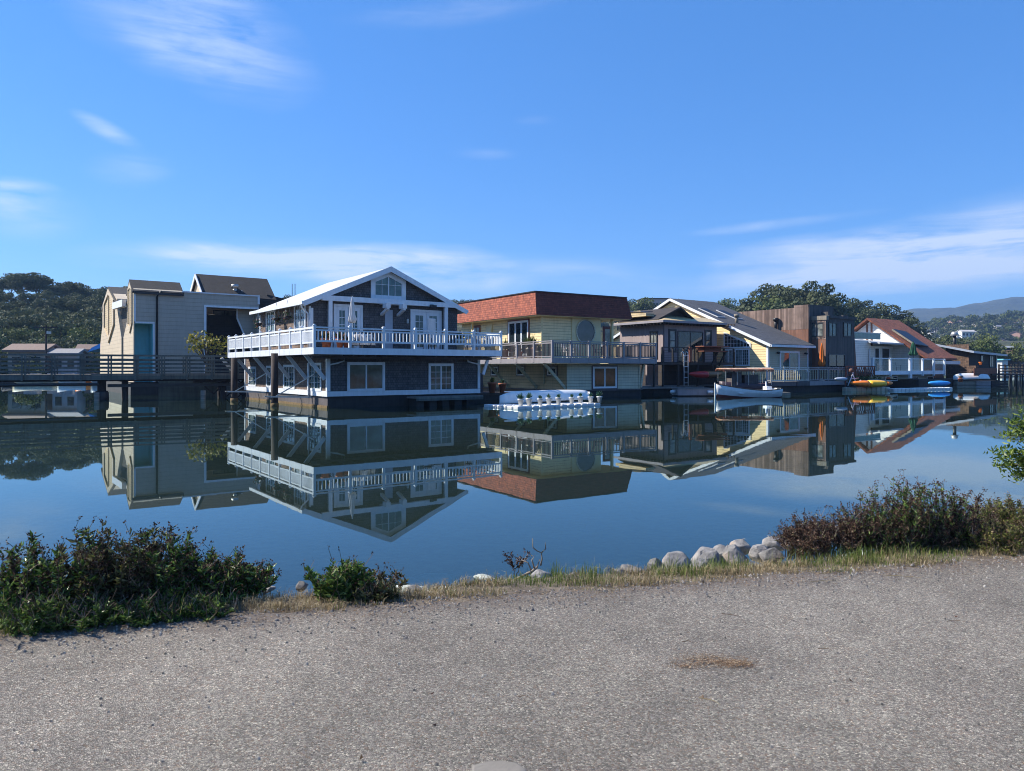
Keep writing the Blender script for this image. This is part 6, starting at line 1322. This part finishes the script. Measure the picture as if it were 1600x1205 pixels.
# piled jetty low at the far right
x_,y_ = at(1586,150),150; g = thing('far_dock','dark piled dock reaching out at the far right','dock',(x_,y_,0),R(30)); MB().box(-2,10,0,1.5,1.6,1.8).build('deck', MT['dark_wood'], g)
for k in range(6): MB().cyl((k*2-1.5,.2,-2.6),(k*2-1.5,.2,2.4),.16,.16,8).build('pile', MT['pile'], g)
drop(EUC+RDG+OAK+ODK+CYP+FOA)
# ------------------------------------------------------------------ foreground: stones, shrubs, grass, litter
m, nt, b = newmat('riprap_stone'); tc = N(nt,'ShaderNodeTexCoord'); P = tc.outputs['Object']; oi = N(nt,'ShaderNodeObjectInfo')
c = ramp(nt, noise(nt, P, 7, 8, .7), [(.3,(.1,.095,.09)),(.5,(.2,.19,.18)),(.68,(.33,.31,.285))])
c = mixc(nt, ramp(nt, noise(nt, P, 3.0, 5), [(.5,0),(.68,.55)]), c, (.3,.2,.12))
c = mixc(nt, 1, c, ramp(nt, oi.outputs['Random'], [(0,.75),(1,1.2)]), 'MULTIPLY')
L(nt, c, b.inputs['Base Color']); b.inputs['Roughness'].default_value = .9; bump(nt, b, noise(nt, P, 22, 9, .7), .9, .02); MT['stone'] = m
def rock(name, label, loc, size, seed, group, mat=None, rz=None):
    rnd = random.Random(seed); bm = bmesh.new(); pts = []
    for i in range(34):
        a = rnd.uniform(0,6.28); z = rnd.uniform(-1,1); q = math.sqrt(1-z*z); k = rnd.uniform(.92,1.05); pts.append(bm.verts.new((q*math.cos(a)*k,q*math.sin(a)*k,z*k)))
    r = bmesh.ops.convex_hull(bm, input=pts); bmesh.ops.delete(bm, geom=[g for g in r['geom_interior'] if isinstance(g, bmesh.types.BMVert)], context='VERTS')
    bmesh.ops.bevel(bm, geom=bm.edges[:], offset=.07, segments=2, affect='EDGES', profile=.6)
    bmesh.ops.triangulate(bm, faces=bm.faces[:]); bmesh.ops.subdivide_edges(bm, edges=[e for e in bm.edges if e.calc_length() > .3], cuts=2, use_grid_fill=True)
    for v in bm.verts:
        if v.co.length > 1.1: v.co = v.co.normalized()*1.02
        v.co *= 1+.035*fbm(v.co.x*3+seed,v.co.y*3+v.co.z*4,1.2)
        v.co = Vector((v.co.x*size[0],v.co.y*size[1],v.co.z*size[2]))
    me = bpy.data.meshes.new(name); bm.to_mesh(me); bm.free(); me.materials.append(mat or MT['stone'])
    o = bpy.data.objects.new(name, me); COL.objects.link(o); o.location = loc; o.rotation_euler = (rnd.uniform(-.2,.2),rnd.uniform(-.2,.2),rnd.uniform(0,6) if rz is None else rz)
    return tag(o, label, 'rock', group)
def spot(px, py, zg):        # point where the view through a photo pixel meets height zg
    Y = (CAM_Z-zg)*F_PX/(py-HY); return (px-CX)/F_PX*Y, Y
RK = [ # px centre, py base, width px, height px, label
 (846,915,48,32,'grey angular rock with driftwood twigs behind, alone near the middle of the bank'),
 (884,912,34,16,'low pale rock just right of the angular driftwood rock'),
 (904,906,30,12,'flat pale rock half in the grass behind the tuft'),
 (1026,888,26,20,'small orange-stained rock left of the tall grey rock'),
 (1059,886,46,34,'tall rounded pinkish-grey rock among the shore boulders'),
 (1097,889,38,20,'low grey boulder in front between the pale boulders'),
 (1107,876,52,26,'broad pale boulder behind the low grey boulder'),
 (1150,877,48,34,'angular light boulder in the middle of the boulder row'),
 (1135,866,40,18,'far pale boulder behind the boulder row'),
 (1160,857,34,20,'pale boulder at the water edge behind the angular one'),
 (1190,868,36,24,'cracked grey boulder left of the dark shrubs'),
 (1210,872,40,22,'dark-cracked boulder at the foot of the dark shrubs'),
 (1212,853,38,20,'rounded boulder at the water edge under the dark shrubs'),
 (990,893,38,8,'flat slab rock at the water line left of the orange-stained rock'),
 (970,897,20,8,'small flat stone at the water line'),
 (643,928,30,13,'pale stone right of the green bush'),
 (724,926,36,14,'low pale stone in the middle of the grass strip'),
 (468,920,20,13,'small white stone left of the green bush'),
 (415,925,22,8,'small grey stone in the dry grass at the left')]
for i,(px,py,w,h,lb) in enumerate(RK):
    zg = .42 if px < 960 else .36
    if px >= 1130 and py < 870: zg = .3
    x,y = spot(px,py,zg); k = y/F_PX; rock('shore_rock',lb,(x,y+.06,zg-h*k*.0),(w*k*.54,w*k*.5,h*k*.68),11+i*3,'rocks along the bank')
# stones under the water and down the bank
m, nt, b = newmat('drowned_stone'); tc = N(nt,'ShaderNodeTexCoord'); L(nt, ramp(nt, noise(nt, tc.outputs['Object'], 5, 5), [(.35,(.2,.23,.19)),(.65,(.6,.62,.55))]), b.inputs['Base Color']); b.inputs['Roughness'].default_value = .8; MT['wetstone'] = m
rn = random.Random(31)
for i in range(190):
    x = rn.uniform(-3.2,6.5); d = rn.uniform(1.0,3.9); y = edge(x)+d; z = gz(x,y); s = rn.uniform(.12,.34)
    if z > .05 and i%2: continue
    o = rock('submerged_rock','drowned rock showing faintly through the shallows','%s'%'x' and (x,y,min(z+s*.15,-.05) if z < 0 else z-.02),(s,s*rn.uniform(.6,1),s*.5),400+i,'drowned rocks in the shallows',MT['wetstone'])
# ---- plants
MT['stem'] = leafmat('dry_brown_stems', [(0,(.08,.05,.035)),(.5,(.15,.1,.07)),(1,(.32,.25,.18))], .8, 0)
MT['seed'] = leafmat('dark_seed_heads', [(0,(.03,.017,.014)),(.5,(.075,.04,.028)),(.85,(.15,.085,.055)),(1,(.32,.25,.17))], .9, .1)
MT['gum'] = leafmat('gumplant_leaves', [(0,(.03,.06,.016)),(.4,(.07,.13,.028)),(.75,(.14,.23,.045)),(1,(.34,.42,.14))], .38, .25)
MT['gum_dull'] = leafmat('dull_shrub_leaves', [(0,(.05,.045,.022)),(.4,(.1,.1,.045)),(.75,(.15,.17,.055)),(1,(.3,.27,.15))], .5, .2)
MT['bright'] = leafmat('bright_green_leaves', [(0,(.04,.075,.012)),(.4,(.09,.15,.022)),(.8,(.19,.26,.045)),(1,(.34,.38,.1))], .35, .35)
MT['scrub'] = leafmat('mixed_scrub_leaves', [(0,(.05,.03,.02)),(.3,(.07,.09,.02)),(.65,(.16,.2,.04)),(.9,(.3,.27,.08)),(1,(.4,.3,.16))], .5, .25)
def shrub(name, label, x, y, zg, W_, D_, H, seed, stems, leaves, seeds, lm='gum', group=None, leaf=(.05,.016), lean=0, seedk=1.0, top=.55, stemr=.0035):
    """arching stems from one base; leaves along them and seed heads at the tips"""
    g = thing(name, label, 'shrub', (x,y,zg), 0, group); rng = np.random.default_rng(seed); rnd = random.Random(seed)
    mb = MB(); P, D, PS = [], [], []
    for i in range(stems):
        a = rnd.uniform(0,6.28); q = rnd.uniform(0,1)**.6; bx,by = math.cos(a)*W_*.3*q, math.sin(a)*D_*.3*q
        h = H*(.4+.6*rnd.random()**1.3)*(1-.3*q*q); tx,ty = math.cos(a)*W_*.5*q+rnd.uniform(-.06,.06)+lean*h, math.sin(a)*D_*.5*q+rnd.uniform(-.06,.06)
        pts = [(bx,by,-.05)]
        for k in range(1,6): f = k/5; pts.append((bx+(tx-bx)*f**1.5+rnd.uniform(-.012,.012),by+(ty-by)*f**1.5+rnd.uniform(-.012,.012),h*f))
        mb.tube(pts,[stemr*(1.3-.9*k/5) for k in range(6)],3)
        A = np.array(pts)
        n = int(leaves/stems*rnd.uniform(.6,1.4)); f = rng.uniform(.08,.97,n)**.85*5; i0 = np.minimum(f.astype(int),4); fr = (f-i0)[:,None]
        P.append(A[i0]*(1-fr)+A[i0+1]*fr); dd = rng.normal(size=(n,3)); dd[:,2] = abs(dd[:,2])*.6+.35; D.append(unit(dd))
        # side twigs with seed heads
        for s in range(int(3*seedk)+1):
            f2 = rnd.uniform(top,1.0)*5; j = min(int(f2),4); c = A[j]*(1-(f2-j))+A[j+1]*(f2-j); e = c+np.array([rnd.uniform(-.06,.06),rnd.uniform(-.06,.06),rnd.uniform(.02,.09)])
            mb.tube([tuple(c),tuple(e)],[.0022,.0014],3); PS.append(e)
        PS.append(A[-1])
        if seedk > .9:
            for s in range(5): f2 = rnd.uniform(max(top,.55),1.0)*5; j = min(int(f2),4); PS.append(A[j]*(1-(f2-j))+A[j+1]*(f2-j))
    mb.build('stems', MT['stem'], g)
    P = np.concatenate(P); D = np.concatenate(D); S = unit(np.cross(D, rng.normal(size=D.shape)))
    V,Fq = leaf_arrays(P,D,S,rng.uniform(.5,1.3,len(P))*leaf[0],rng.uniform(.6,1.3,len(P))*leaf[1]); mesh_np('foliage',V,Fq,MT[lm],g)
    if seeds and PS:
        C = np.repeat(np.array(PS),seeds,0); n = len(C); C = C+rng.normal(size=C.shape)*.009; Dd = rand_dirs(rng,n); Dd[:,2] = abs(Dd[:,2]); V,Fq = leaf_arrays(C,Dd,unit(np.cross(Dd,rng.normal(size=Dd.shape))),rng.uniform(.008,.022,n),rng.uniform(.006,.014,n),.6); mesh_np('seed_heads',V,Fq,MT['seed'],g)
    return g
# left mass: top outline read from the photo, each plant separate
LS = [ # px, base py, top py, width px, label, leaf material
 (-25,1003,836,110,'dark seed-headed shrub cut by the left edge','gum'),
 (28,1000,838,90,'leafy seed-headed shrub second from the left edge','gum'),
 (78,1000,822,90,'tall reddish seed-headed shrub near the left edge','gum'),
 (118,996,812,80,'tallest reddish seed-headed shrub of the left mass','gum_dull'),
 (158,992,814,80,'tall dark shrub with one large leaf at its top','gum_dull'),
 (197,988,808,75,'tall thin-topped shrub right of the tallest','gum_dull'),
 (232,984,816,75,'dark shrub with bright leaves near the top','gum'),
 (262,978,838,80,'brown shrub sloping down toward the right','gum'),
 (300,972,856,85,'shorter green-tinged shrub right of the brown one','gum'),
 (340,967,880,80,'low green shrub near the right end of the left mass','gum'),
 (372,962,898,55,'smallest shrub ending the left mass','gum')]
for i,(px,pb,pt,w,lb,lm) in enumerate(LS):
    x,y = spot(px,pb-22,.49); y += .12; k = y/F_PX; H = (pb-22-pt)*k*.98
    shrub('gumplant_shrub',lb,x,y+.1,.47,w*k*1.5,.55,H,700+i,34,1500,5,lm,'seed-headed shrubs at the left',leaf=(.055,.017),seedk=1.3,top=.35)
for i,(px,pb,w,h,lb) in enumerate(((30,1000,120,70,'low green undergrowth at the left edge of the path'),(120,992,110,60,'low leafy undergrowth in front of the tallest left shrub'),(215,985,110,55,'low leafy undergrowth under the middle of the left mass'),(300,975,90,42,'low grassy undergrowth under the shorter left shrubs'))):
    x,y = spot(px,pb,.49); k = y/F_PX; shrub('undergrowth_shrub',lb,x,y+.12,.47,w*k*1.2,.4,h*k,760+i,50,2200,0,'gum','undergrowth below the left shrubs',leaf=(.035,.012),stemr=.002)
# middle green bush
x,y = spot(535,948,.48); k = y/F_PX
shrub('green_bush','rounded glossy green bush alone at the path edge',x-.06,y+.18,.46,95*k*1.25,.42,74*k*1.0,801,60,2600,2,'gum',leaf=(.05,.02),seedk=.2,top=.9)
shrub('green_bush','low darker bush leaning right from the glossy green bush',x+.2,y+.16,.46,70*k*1.2,.36,44*k,802,40,1500,3,'gum_dull',leaf=(.045,.017),seedk=.5,top=.7)
# right dark mass
RS = [(1262,872,816,44,'lowest bare brown shrub at the left end of the right mass','gum_dull',300),(1284,870,798,48,'bare brown shrub with thin upright twigs','gum_dull',350),(1312,868,806,62,'low twiggy brown shrub','gum_dull',500),(1348,866,792,60,'brown shrub with arching twigs','gum_dull',800),
 (1385,866,760,75,'tall green-brown shrub rising in the right mass','gum',1400),(1420,866,742,80,'tallest green-topped shrub in the right mass','gum',1700),(1458,866,744,80,'tall green-topped shrub right of the tallest','gum',1700),(1492,866,752,80,'dense brown and green shrub near the mound','gum',1500),(1522,864,790,60,'sparse brown shrub before the mound','gum_dull',900),(1400,866,815,70,'low brown undershrub beneath the tallest right shrub','gum_dull',900),(1470,866,812,80,'low tangled undershrub right of centre in the right mass','gum_dull',900)]
for i,(px,pb,pt,w,lb,lm,nl) in enumerate(RS):
    x,y = spot(px,pb-4,.47); k = y/F_PX; shrub('gumplant_shrub',lb,x,y+.2,.42,w*k*1.35,.6,(pb-pt)*k*1.03,820+i,60 if pt > 780 else 52,nl,5,lm,'dark shrubs at the right',leaf=(.04,.013),seedk=1.2,top=.3)
for i,(px,pt,lb) in enumerate(((1513,728,'tall bare flower stalk leaning above the right mass'),(1530,742,'bare flower stalk right of the leaning one'),(808,874,'single thin dry stalk left of the driftwood'),(1543,760,'short seed-headed stalk before the mound'))):
    x,y = spot(px,868 if px > 1000 else 910,.45); k = y/F_PX; shrub('dry_stalk',lb,x,y+.25,.42,.05,.05,((868 if px > 1000 else 910)-pt)*k*(1.0 if px > 1000 else 1.2),860+i,2,12,9,'gum_dull','bare flower stalks',leaf=(.03,.006),seedk=3,top=.6)
# green mound at right
MS = [(1535,872,792,70,'green and brown scrub at the left foot of the mound'),(1575,876,800,80,'leafy scrub in front of the mound'),(1618,880,800,90,'scrub cut by the right edge'),(1560,862,772,70,'yellow-green scrub on the mound'),(1600,862,764,80,'yellow-green scrub on top of the mound at the right edge')]
for i,(px,pb,pt,w,lb) in enumerate(MS):
    zg = .47 if pb > 865 else .5; x,y = spot(px,pb-3,zg); y += .25 if pb > 865 else .9; x = (px-CX)/F_PX*y; H = zat(pt,y)-zg
    shrub('scrub_bush',lb,x,y,zg-.05,w*y/F_PX*1.4,.8,H,880+i,75,4200,2,'scrub','scrub on the mound',leaf=(.036,.012),seedk=.6,top=.5)
# bright green branch tree at right edge
g = thing('bright_green_tree','bright green leafy tree whose branches enter at the right edge','tree',(6.22,8.2,.55)); g.scale = (.92,.92,.9); rng = np.random.default_rng(5); rnd = random.Random(5)
tb = MB().tube([(0,0,-.1),(-.05,0,.5),(-.1,0,1.0),(0,0,1.6)],[.06,.05,.04,.015],6); P, D = [], []
for (dx,dz) in ((-.82,.58),(-.6,.82),(-.5,.95),(-.62,.42),(-.55,.3),(-.3,1.1),(-.5,.7),(-.4,.55),(-.35,.85),(.1,1.2),(.3,.9),(.3,.6),(-.25,.4),(0,.7),(-.55,.52)):
    dy = rnd.uniform(-.3,.3); pts = [(-.08,0,.2+dz*.5),(dx*.5,dy*.5,.1+dz*.85),(dx,dy,dz)]; tb.tube(pts,[.016,.01,.004],4); A = np.array(pts)
    n = 230; f = rng.uniform(.25,1,n)**.7*2; i0 = np.minimum(f.astype(int),1); fr = (f-i0)[:,None]; P.append(A[i0]*(1-fr)+A[i0+1]*fr+rng.normal(size=(n,3))*np.array([.06,.06,.045])); dd = rng.normal(size=(n,3)); dd[:,2] = abs(dd[:,2])*.5+.15; D.append(unit(dd))
P = np.concatenate(P); D = np.concatenate(D); S = unit(np.cross(D,rng.normal(size=D.shape)*.4+np.array([[0,0,1.]]))); V,Fq = leaf_arrays(P,D,S,rng.uniform(.04,.085,len(P)),rng.uniform(.02,.038,len(P)))
tb.build('trunk',MT['bark'],g,True); mesh_np('crown',V,Fq,MT['bright'],g)
# grass: nobody could count it
def blades(n, seed, xf, df, hf, wd, lean):
    rng = np.random.default_rng(seed); X = xf(rng,n); Dd = df(rng,n,X); Y = np.array([edge(x) for x in X])+Dd; Z = np.array([gz(x,y) for x,y in zip(X,Y)]); H = hf(rng,n,X,Dd)
    a = rng.uniform(0,6.28,n); q = rng.uniform(.1,1,n)*lean; tx, ty = np.cos(a)*q*H, np.sin(a)*q*H; w = wd*rng.uniform(.6,1.4,n); sx, sy = -np.sin(a)*w, np.cos(a)*w; z0 = Z-.01
    b0 = np.stack([X-sx,Y-sy,z0],1); b1 = np.stack([X+sx,Y+sy,z0],1); m0 = np.stack([X+tx*.35-sx*.8,Y+ty*.35-sy*.8,z0+H*.6],1); m1 = np.stack([X+tx*.35+sx*.8,Y+ty*.35+sy*.8,z0+H*.6],1); tp = np.stack([X+tx,Y+ty,z0+H*(1-.35*q)],1)
    V = np.stack([b0,b1,m1,m0,tp],1).reshape(-1,3); i = np.arange(n)*5; return V.tolist(), [(k,k+1,k+2,k+3) for k in i]+[(k+3,k+2,k+4) for k in i]
MT['dry'] = leafmat('dry_straw_grass', [(0,(.13,.09,.045)),(.5,(.3,.23,.12)),(1,(.5,.42,.26))], .7, .2)
MT['green'] = leafmat('short_green_grass', [(0,(.05,.08,.015)),(.5,(.11,.16,.03)),(.85,(.2,.24,.06)),(1,(.33,.3,.13))], .6, .3)
clump = lambda X,s: np.clip(.5+.5*np.sin(X*2.1*s+1)+.35*np.sin(X*5.3*s+.4)+.25*np.sin(X*11*s),0.02,1.3)
xr = lambda rng,n: rng.uniform(-4.3,7.5,n)
def pick(rng,n,lo,hi,inv,s):
    X = rng.uniform(lo,hi,n*4); c = clump(X,s); c = 1.25-c if inv else c; return X[rng.uniform(0,1.3,n*4) < c][:n]
def mk(name,label,n,seed,lo,hi,inv,s,d0,d1,h0,h1,wd,lean,mat):
    rng = np.random.default_rng(seed); X = pick(rng,n,lo,hi,inv,s); n = len(X)
    V,Fq = blades(n,seed+1,lambda r,k: X,lambda r,k,x: d0+(d1-d0)*r.beta(1.5,2.2,k)+.05*np.sin(x*7)+.06*np.sin(x*3.1+2)+.03*np.sin(x*17)+r.normal(size=k)*.03,lambda r,k,x,d: r.uniform(h0,h1,k)*(.3+.95*clump(x*1.7+d*6,s*1.5)),wd,lean); tag(mesh_np(name,V,Fq,MT[mat]),label,'grass',kind='stuff')
mk('dry_grass','short dry straw-coloured grass along the path edge',36000,61,-4.4,7.5,True,1,.02,.75,.025,.085,.0016,1.2,'dry')
mk('green_grass','short green grass on the top of the bank',12000,63,-4.4,7.5,False,1,.06,.8,.02,.075,.0018,.7,'green')
mk('tall_grass','taller green and yellow tufts under the shrubs',4000,65,-4.4,-2.0,False,1.7,.0,.5,.07,.2,.002,.8,'green')
mk('bank_weeds','taller grass tufts by the rocks',3000,67,.3,3.4,False,2.2,.2,.8,.05,.14,.0018,.6,'green')
# leaf litter, gravel and twigs
MT['litter'] = leafmat('brown_leaf_litter', [(0,(.09,.055,.035)),(.5,(.2,.125,.075)),(.85,(.32,.22,.13)),(1,(.5,.4,.27))], .8, 0)
def flakes(name,label,n,seed,cx,cy,sx,sy,size,mat,zf=None,shape=1.0):
    rng = np.random.default_rng(seed); X = cx+rng.normal(size=n)*sx; Y = cy+rng.normal(size=n)*sy; Z = np.full(n,.511)+rng.uniform(0,.004,n); a = rng.uniform(0,6.28,n); D = np.stack([np.cos(a),np.sin(a),rng.uniform(-.05,.25,n)],1); S = np.stack([-np.sin(a),np.cos(a),rng.uniform(-.2,.2,n)],1)
    V,Fq = leaf_arrays(np.stack([X,Y,Z],1),D,S,rng.uniform(.4,1.5,n)*size,rng.uniform(.3,.8,n)*size*shape,.1); tag(mesh_np(name,V,Fq,MT[mat]),label,'litter',kind='stuff')
x,y = spot(1112,1036,.5); flakes('leaf_litter','rusty patch of crumbled leaves on the path',700,5,x,y,.09,.05,.011,'litter'); 
x,y = spot(1150,1040,.5); flakes('leaf_litter','right half of the rusty leaf patch on the path',500,6,x,y,.05,.03,.012,'litter'); x,y = spot(1075,1044,.5); flakes('leaf_litter','thin left tail of the rusty leaf patch',160,7,x,y,.05,.02,.011,'litter')
rng = np.random.default_rng(8); n = 5200; X = rng.uniform(-4.5,7,n); V_ = []
DD = rng.normal(size=n)*.12-.06; Y = np.array([edge(x) for x in X])+DD; a = rng.uniform(0,6.28,n)
V,Fq = leaf_arrays(np.stack([X,Y,np.full(n,.513)+np.maximum(0,-.0)],1),np.stack([np.cos(a),np.sin(a),rng.uniform(0,.3,n)],1),np.stack([-np.sin(a),np.cos(a),rng.uniform(-.3,.3,n)],1),rng.uniform(.006,.025,n),rng.uniform(.003,.011,n),.1); tag(mesh_np('plant_debris',V,Fq,MT['litter']),'crumbled brown plant debris along the verge','litter',kind='stuff')
n = 3800; X = rng.uniform(-4.5,6.5,n); dd = -np.abs(rng.normal(size=n))*.3+.1; Y = np.array([edge(x) for x in X])+dd; mb = MB(); rg = random.Random(4)
Y[-700:] = rng.uniform(2.4,5.2,700); X[-700:] = rng.uniform(-2.6,3.6,700)
for x,y in zip(X,Y):
    if y > edge(x)+.12: continue
    r = rg.uniform(.003,.0085)*(1.4 if rg.random() < .06 else 1); z = .508; q = [(x+r*rg.uniform(.7,1.2)*math.cos(t),y+r*rg.uniform(.7,1.2)*math.sin(t)) for t in (0,1.3,2.6,3.9,5.1)]
    mb.add([(u,v,z-.002) for u,v in q]+[(x+(u-x)*.6,y+(v-y)*.6,z+r*rg.uniform(.6,1.1)) for u,v in q],[(0,1,6,5),(1,2,7,6),(2,3,8,7),(3,4,9,8),(4,0,5,9),(5,6,7,8,9)])
m = leafmat('loose_gravel', [(0,(.13,.12,.11)),(.4,(.24,.22,.2)),(.8,(.32,.3,.27)),(1,(.42,.39,.34))], .9, 0)
tag(mb.build('gravel', m),'loose gravel chips scattered over the path and its verge','gravel',kind='stuff')
for i,(px,py,ln_,a,lb) in enumerate(((1142,966,.1,-.5,'thin curved twig on the path above the leaf patch'),(1110,1102,.09,-.7,'pale bent twig on the path below the leaf patch'),(818,1096,.05,-.1,'short dark twig lying left of centre on the path'),(1495,976,.09,-.1,'thin dark stem with seed ends at the right of the path'),(1290,1020,.06,-.6,'small dark twig right of the leaf patch'),(1285,913,.16,.15,'long pale dry stem in the verge before the right shrubs'),(1410,905,.22,-.3,'long straw stem on the verge under the tall shrubs'),(1075,1008,.05,-.3,'tiny dark twig above the leaf patch'))):
    x,y = spot(px,py,.5); g = thing('twig',lb,'twig',(x,y,.512)); rt2 = random.Random(i); pts = [(ln_*(t-.5)*2*math.cos(a)*.6+rt2.uniform(-.005,.005),ln_*(t-.5)*2*math.sin(a)*.6+.02*math.sin(t*3),.003+rt2.uniform(0,.006)) for t in (0,.25,.5,.75,1)]
    MB().tube(pts,[.0022,.0025,.002,.0018,.001],5).tube([pts[2],(pts[2][0]+.02,pts[2][1]+.018,.008)],[.0015,.001],4).build('stick', MT['stem'] if i not in (1,5,6) else MT['dry'], g)
# driftwood by the rock
x,y = spot(840,912,.43); g = thing('driftwood','bleached forked driftwood lying behind the grey angular rock','driftwood',(x,y+.12,.42)); m = plain('bleached_driftwood',(.32,.26,.2),.9,var=.4,bmp=.6)
MB().tube([(-.22,.02,-.02),(-.12,0,.03),(-.04,0,.07),(.0,0,.1),(.02,0,.16)],[.007,.01,.011,.009,.004],6).tube([(-.04,0,.07),(-.07,.02,.13),(-.12,.02,.15),(-.13,.02,.13)],[.008,.006,.004,.002],5).tube([(-.02,0,.09),(-.04,-.02,.16),(-.02,-.02,.2)],[.007,.005,.002],5).build('trunk_piece', m, g, True)
MB().tube([(.03,.05,.1),(.04,.05,.15),(.035,.05,.2),(.0,.05,.215),(-.03,.05,.24),(-.035,.05,.31)],[.007,.007,.006,.005,.005,.003],6).tube([(.035,.05,.2),(.07,.05,.23),(.065,.05,.28)],[.006,.005,.002],5).build('forked_branch', m, g, True)
# utility cover and a few leaves at the bottom
x,y = spot(778,1200,.5); g = thing('kerb_stone','pale flat concrete fragment set in the path at the bottom edge','concrete fragment',(x,y-.03,.506)); MB().lathe([(.12,-.03),(.112,.004),(.1,.007)],(0,0,0),7).build('slab', plain('pale_concrete',(.21,.19,.16),.9,bmp=.5), g); g.scale = (1,.6,1)
for i,(px,py,lb) in enumerate(((562,1192,'small orange leaf at the bottom of the path left of centre'),(1097,1096,'small tan leaf below the rusty patch'),(1597,1196,'tan leaf at the bottom right corner of the path'),(1490,965,'tiny dark leaf at the right of the path'),(1333,1069,'dark reddish leaf right of the rusty patch'),(682,1134,'dark crumb of bark on the path left of centre'),(672,1088,'dark leaf scrap on the path left of centre'),(580,945,'white bottle-shaped scrap beside the glossy green bush'))):
    x,y = spot(px,py,.5); rng = np.random.default_rng(i); P = np.array([[0,0,.0]]); D = unit(rng.normal(size=(1,3))*np.array([1,1,.2])+np.array([[0,0,.2]])); S = unit(np.cross(D,[[0,0,1.]])); V,Fq = leaf_arrays(P,D,S,np.array([.03]),np.array([.018])); o = mesh_np('fallen_leaf',V,Fq,MT['litter'] if i < 3 else MT['seed']); o.location = (x,y,.511); tag(o,lb,'leaf')
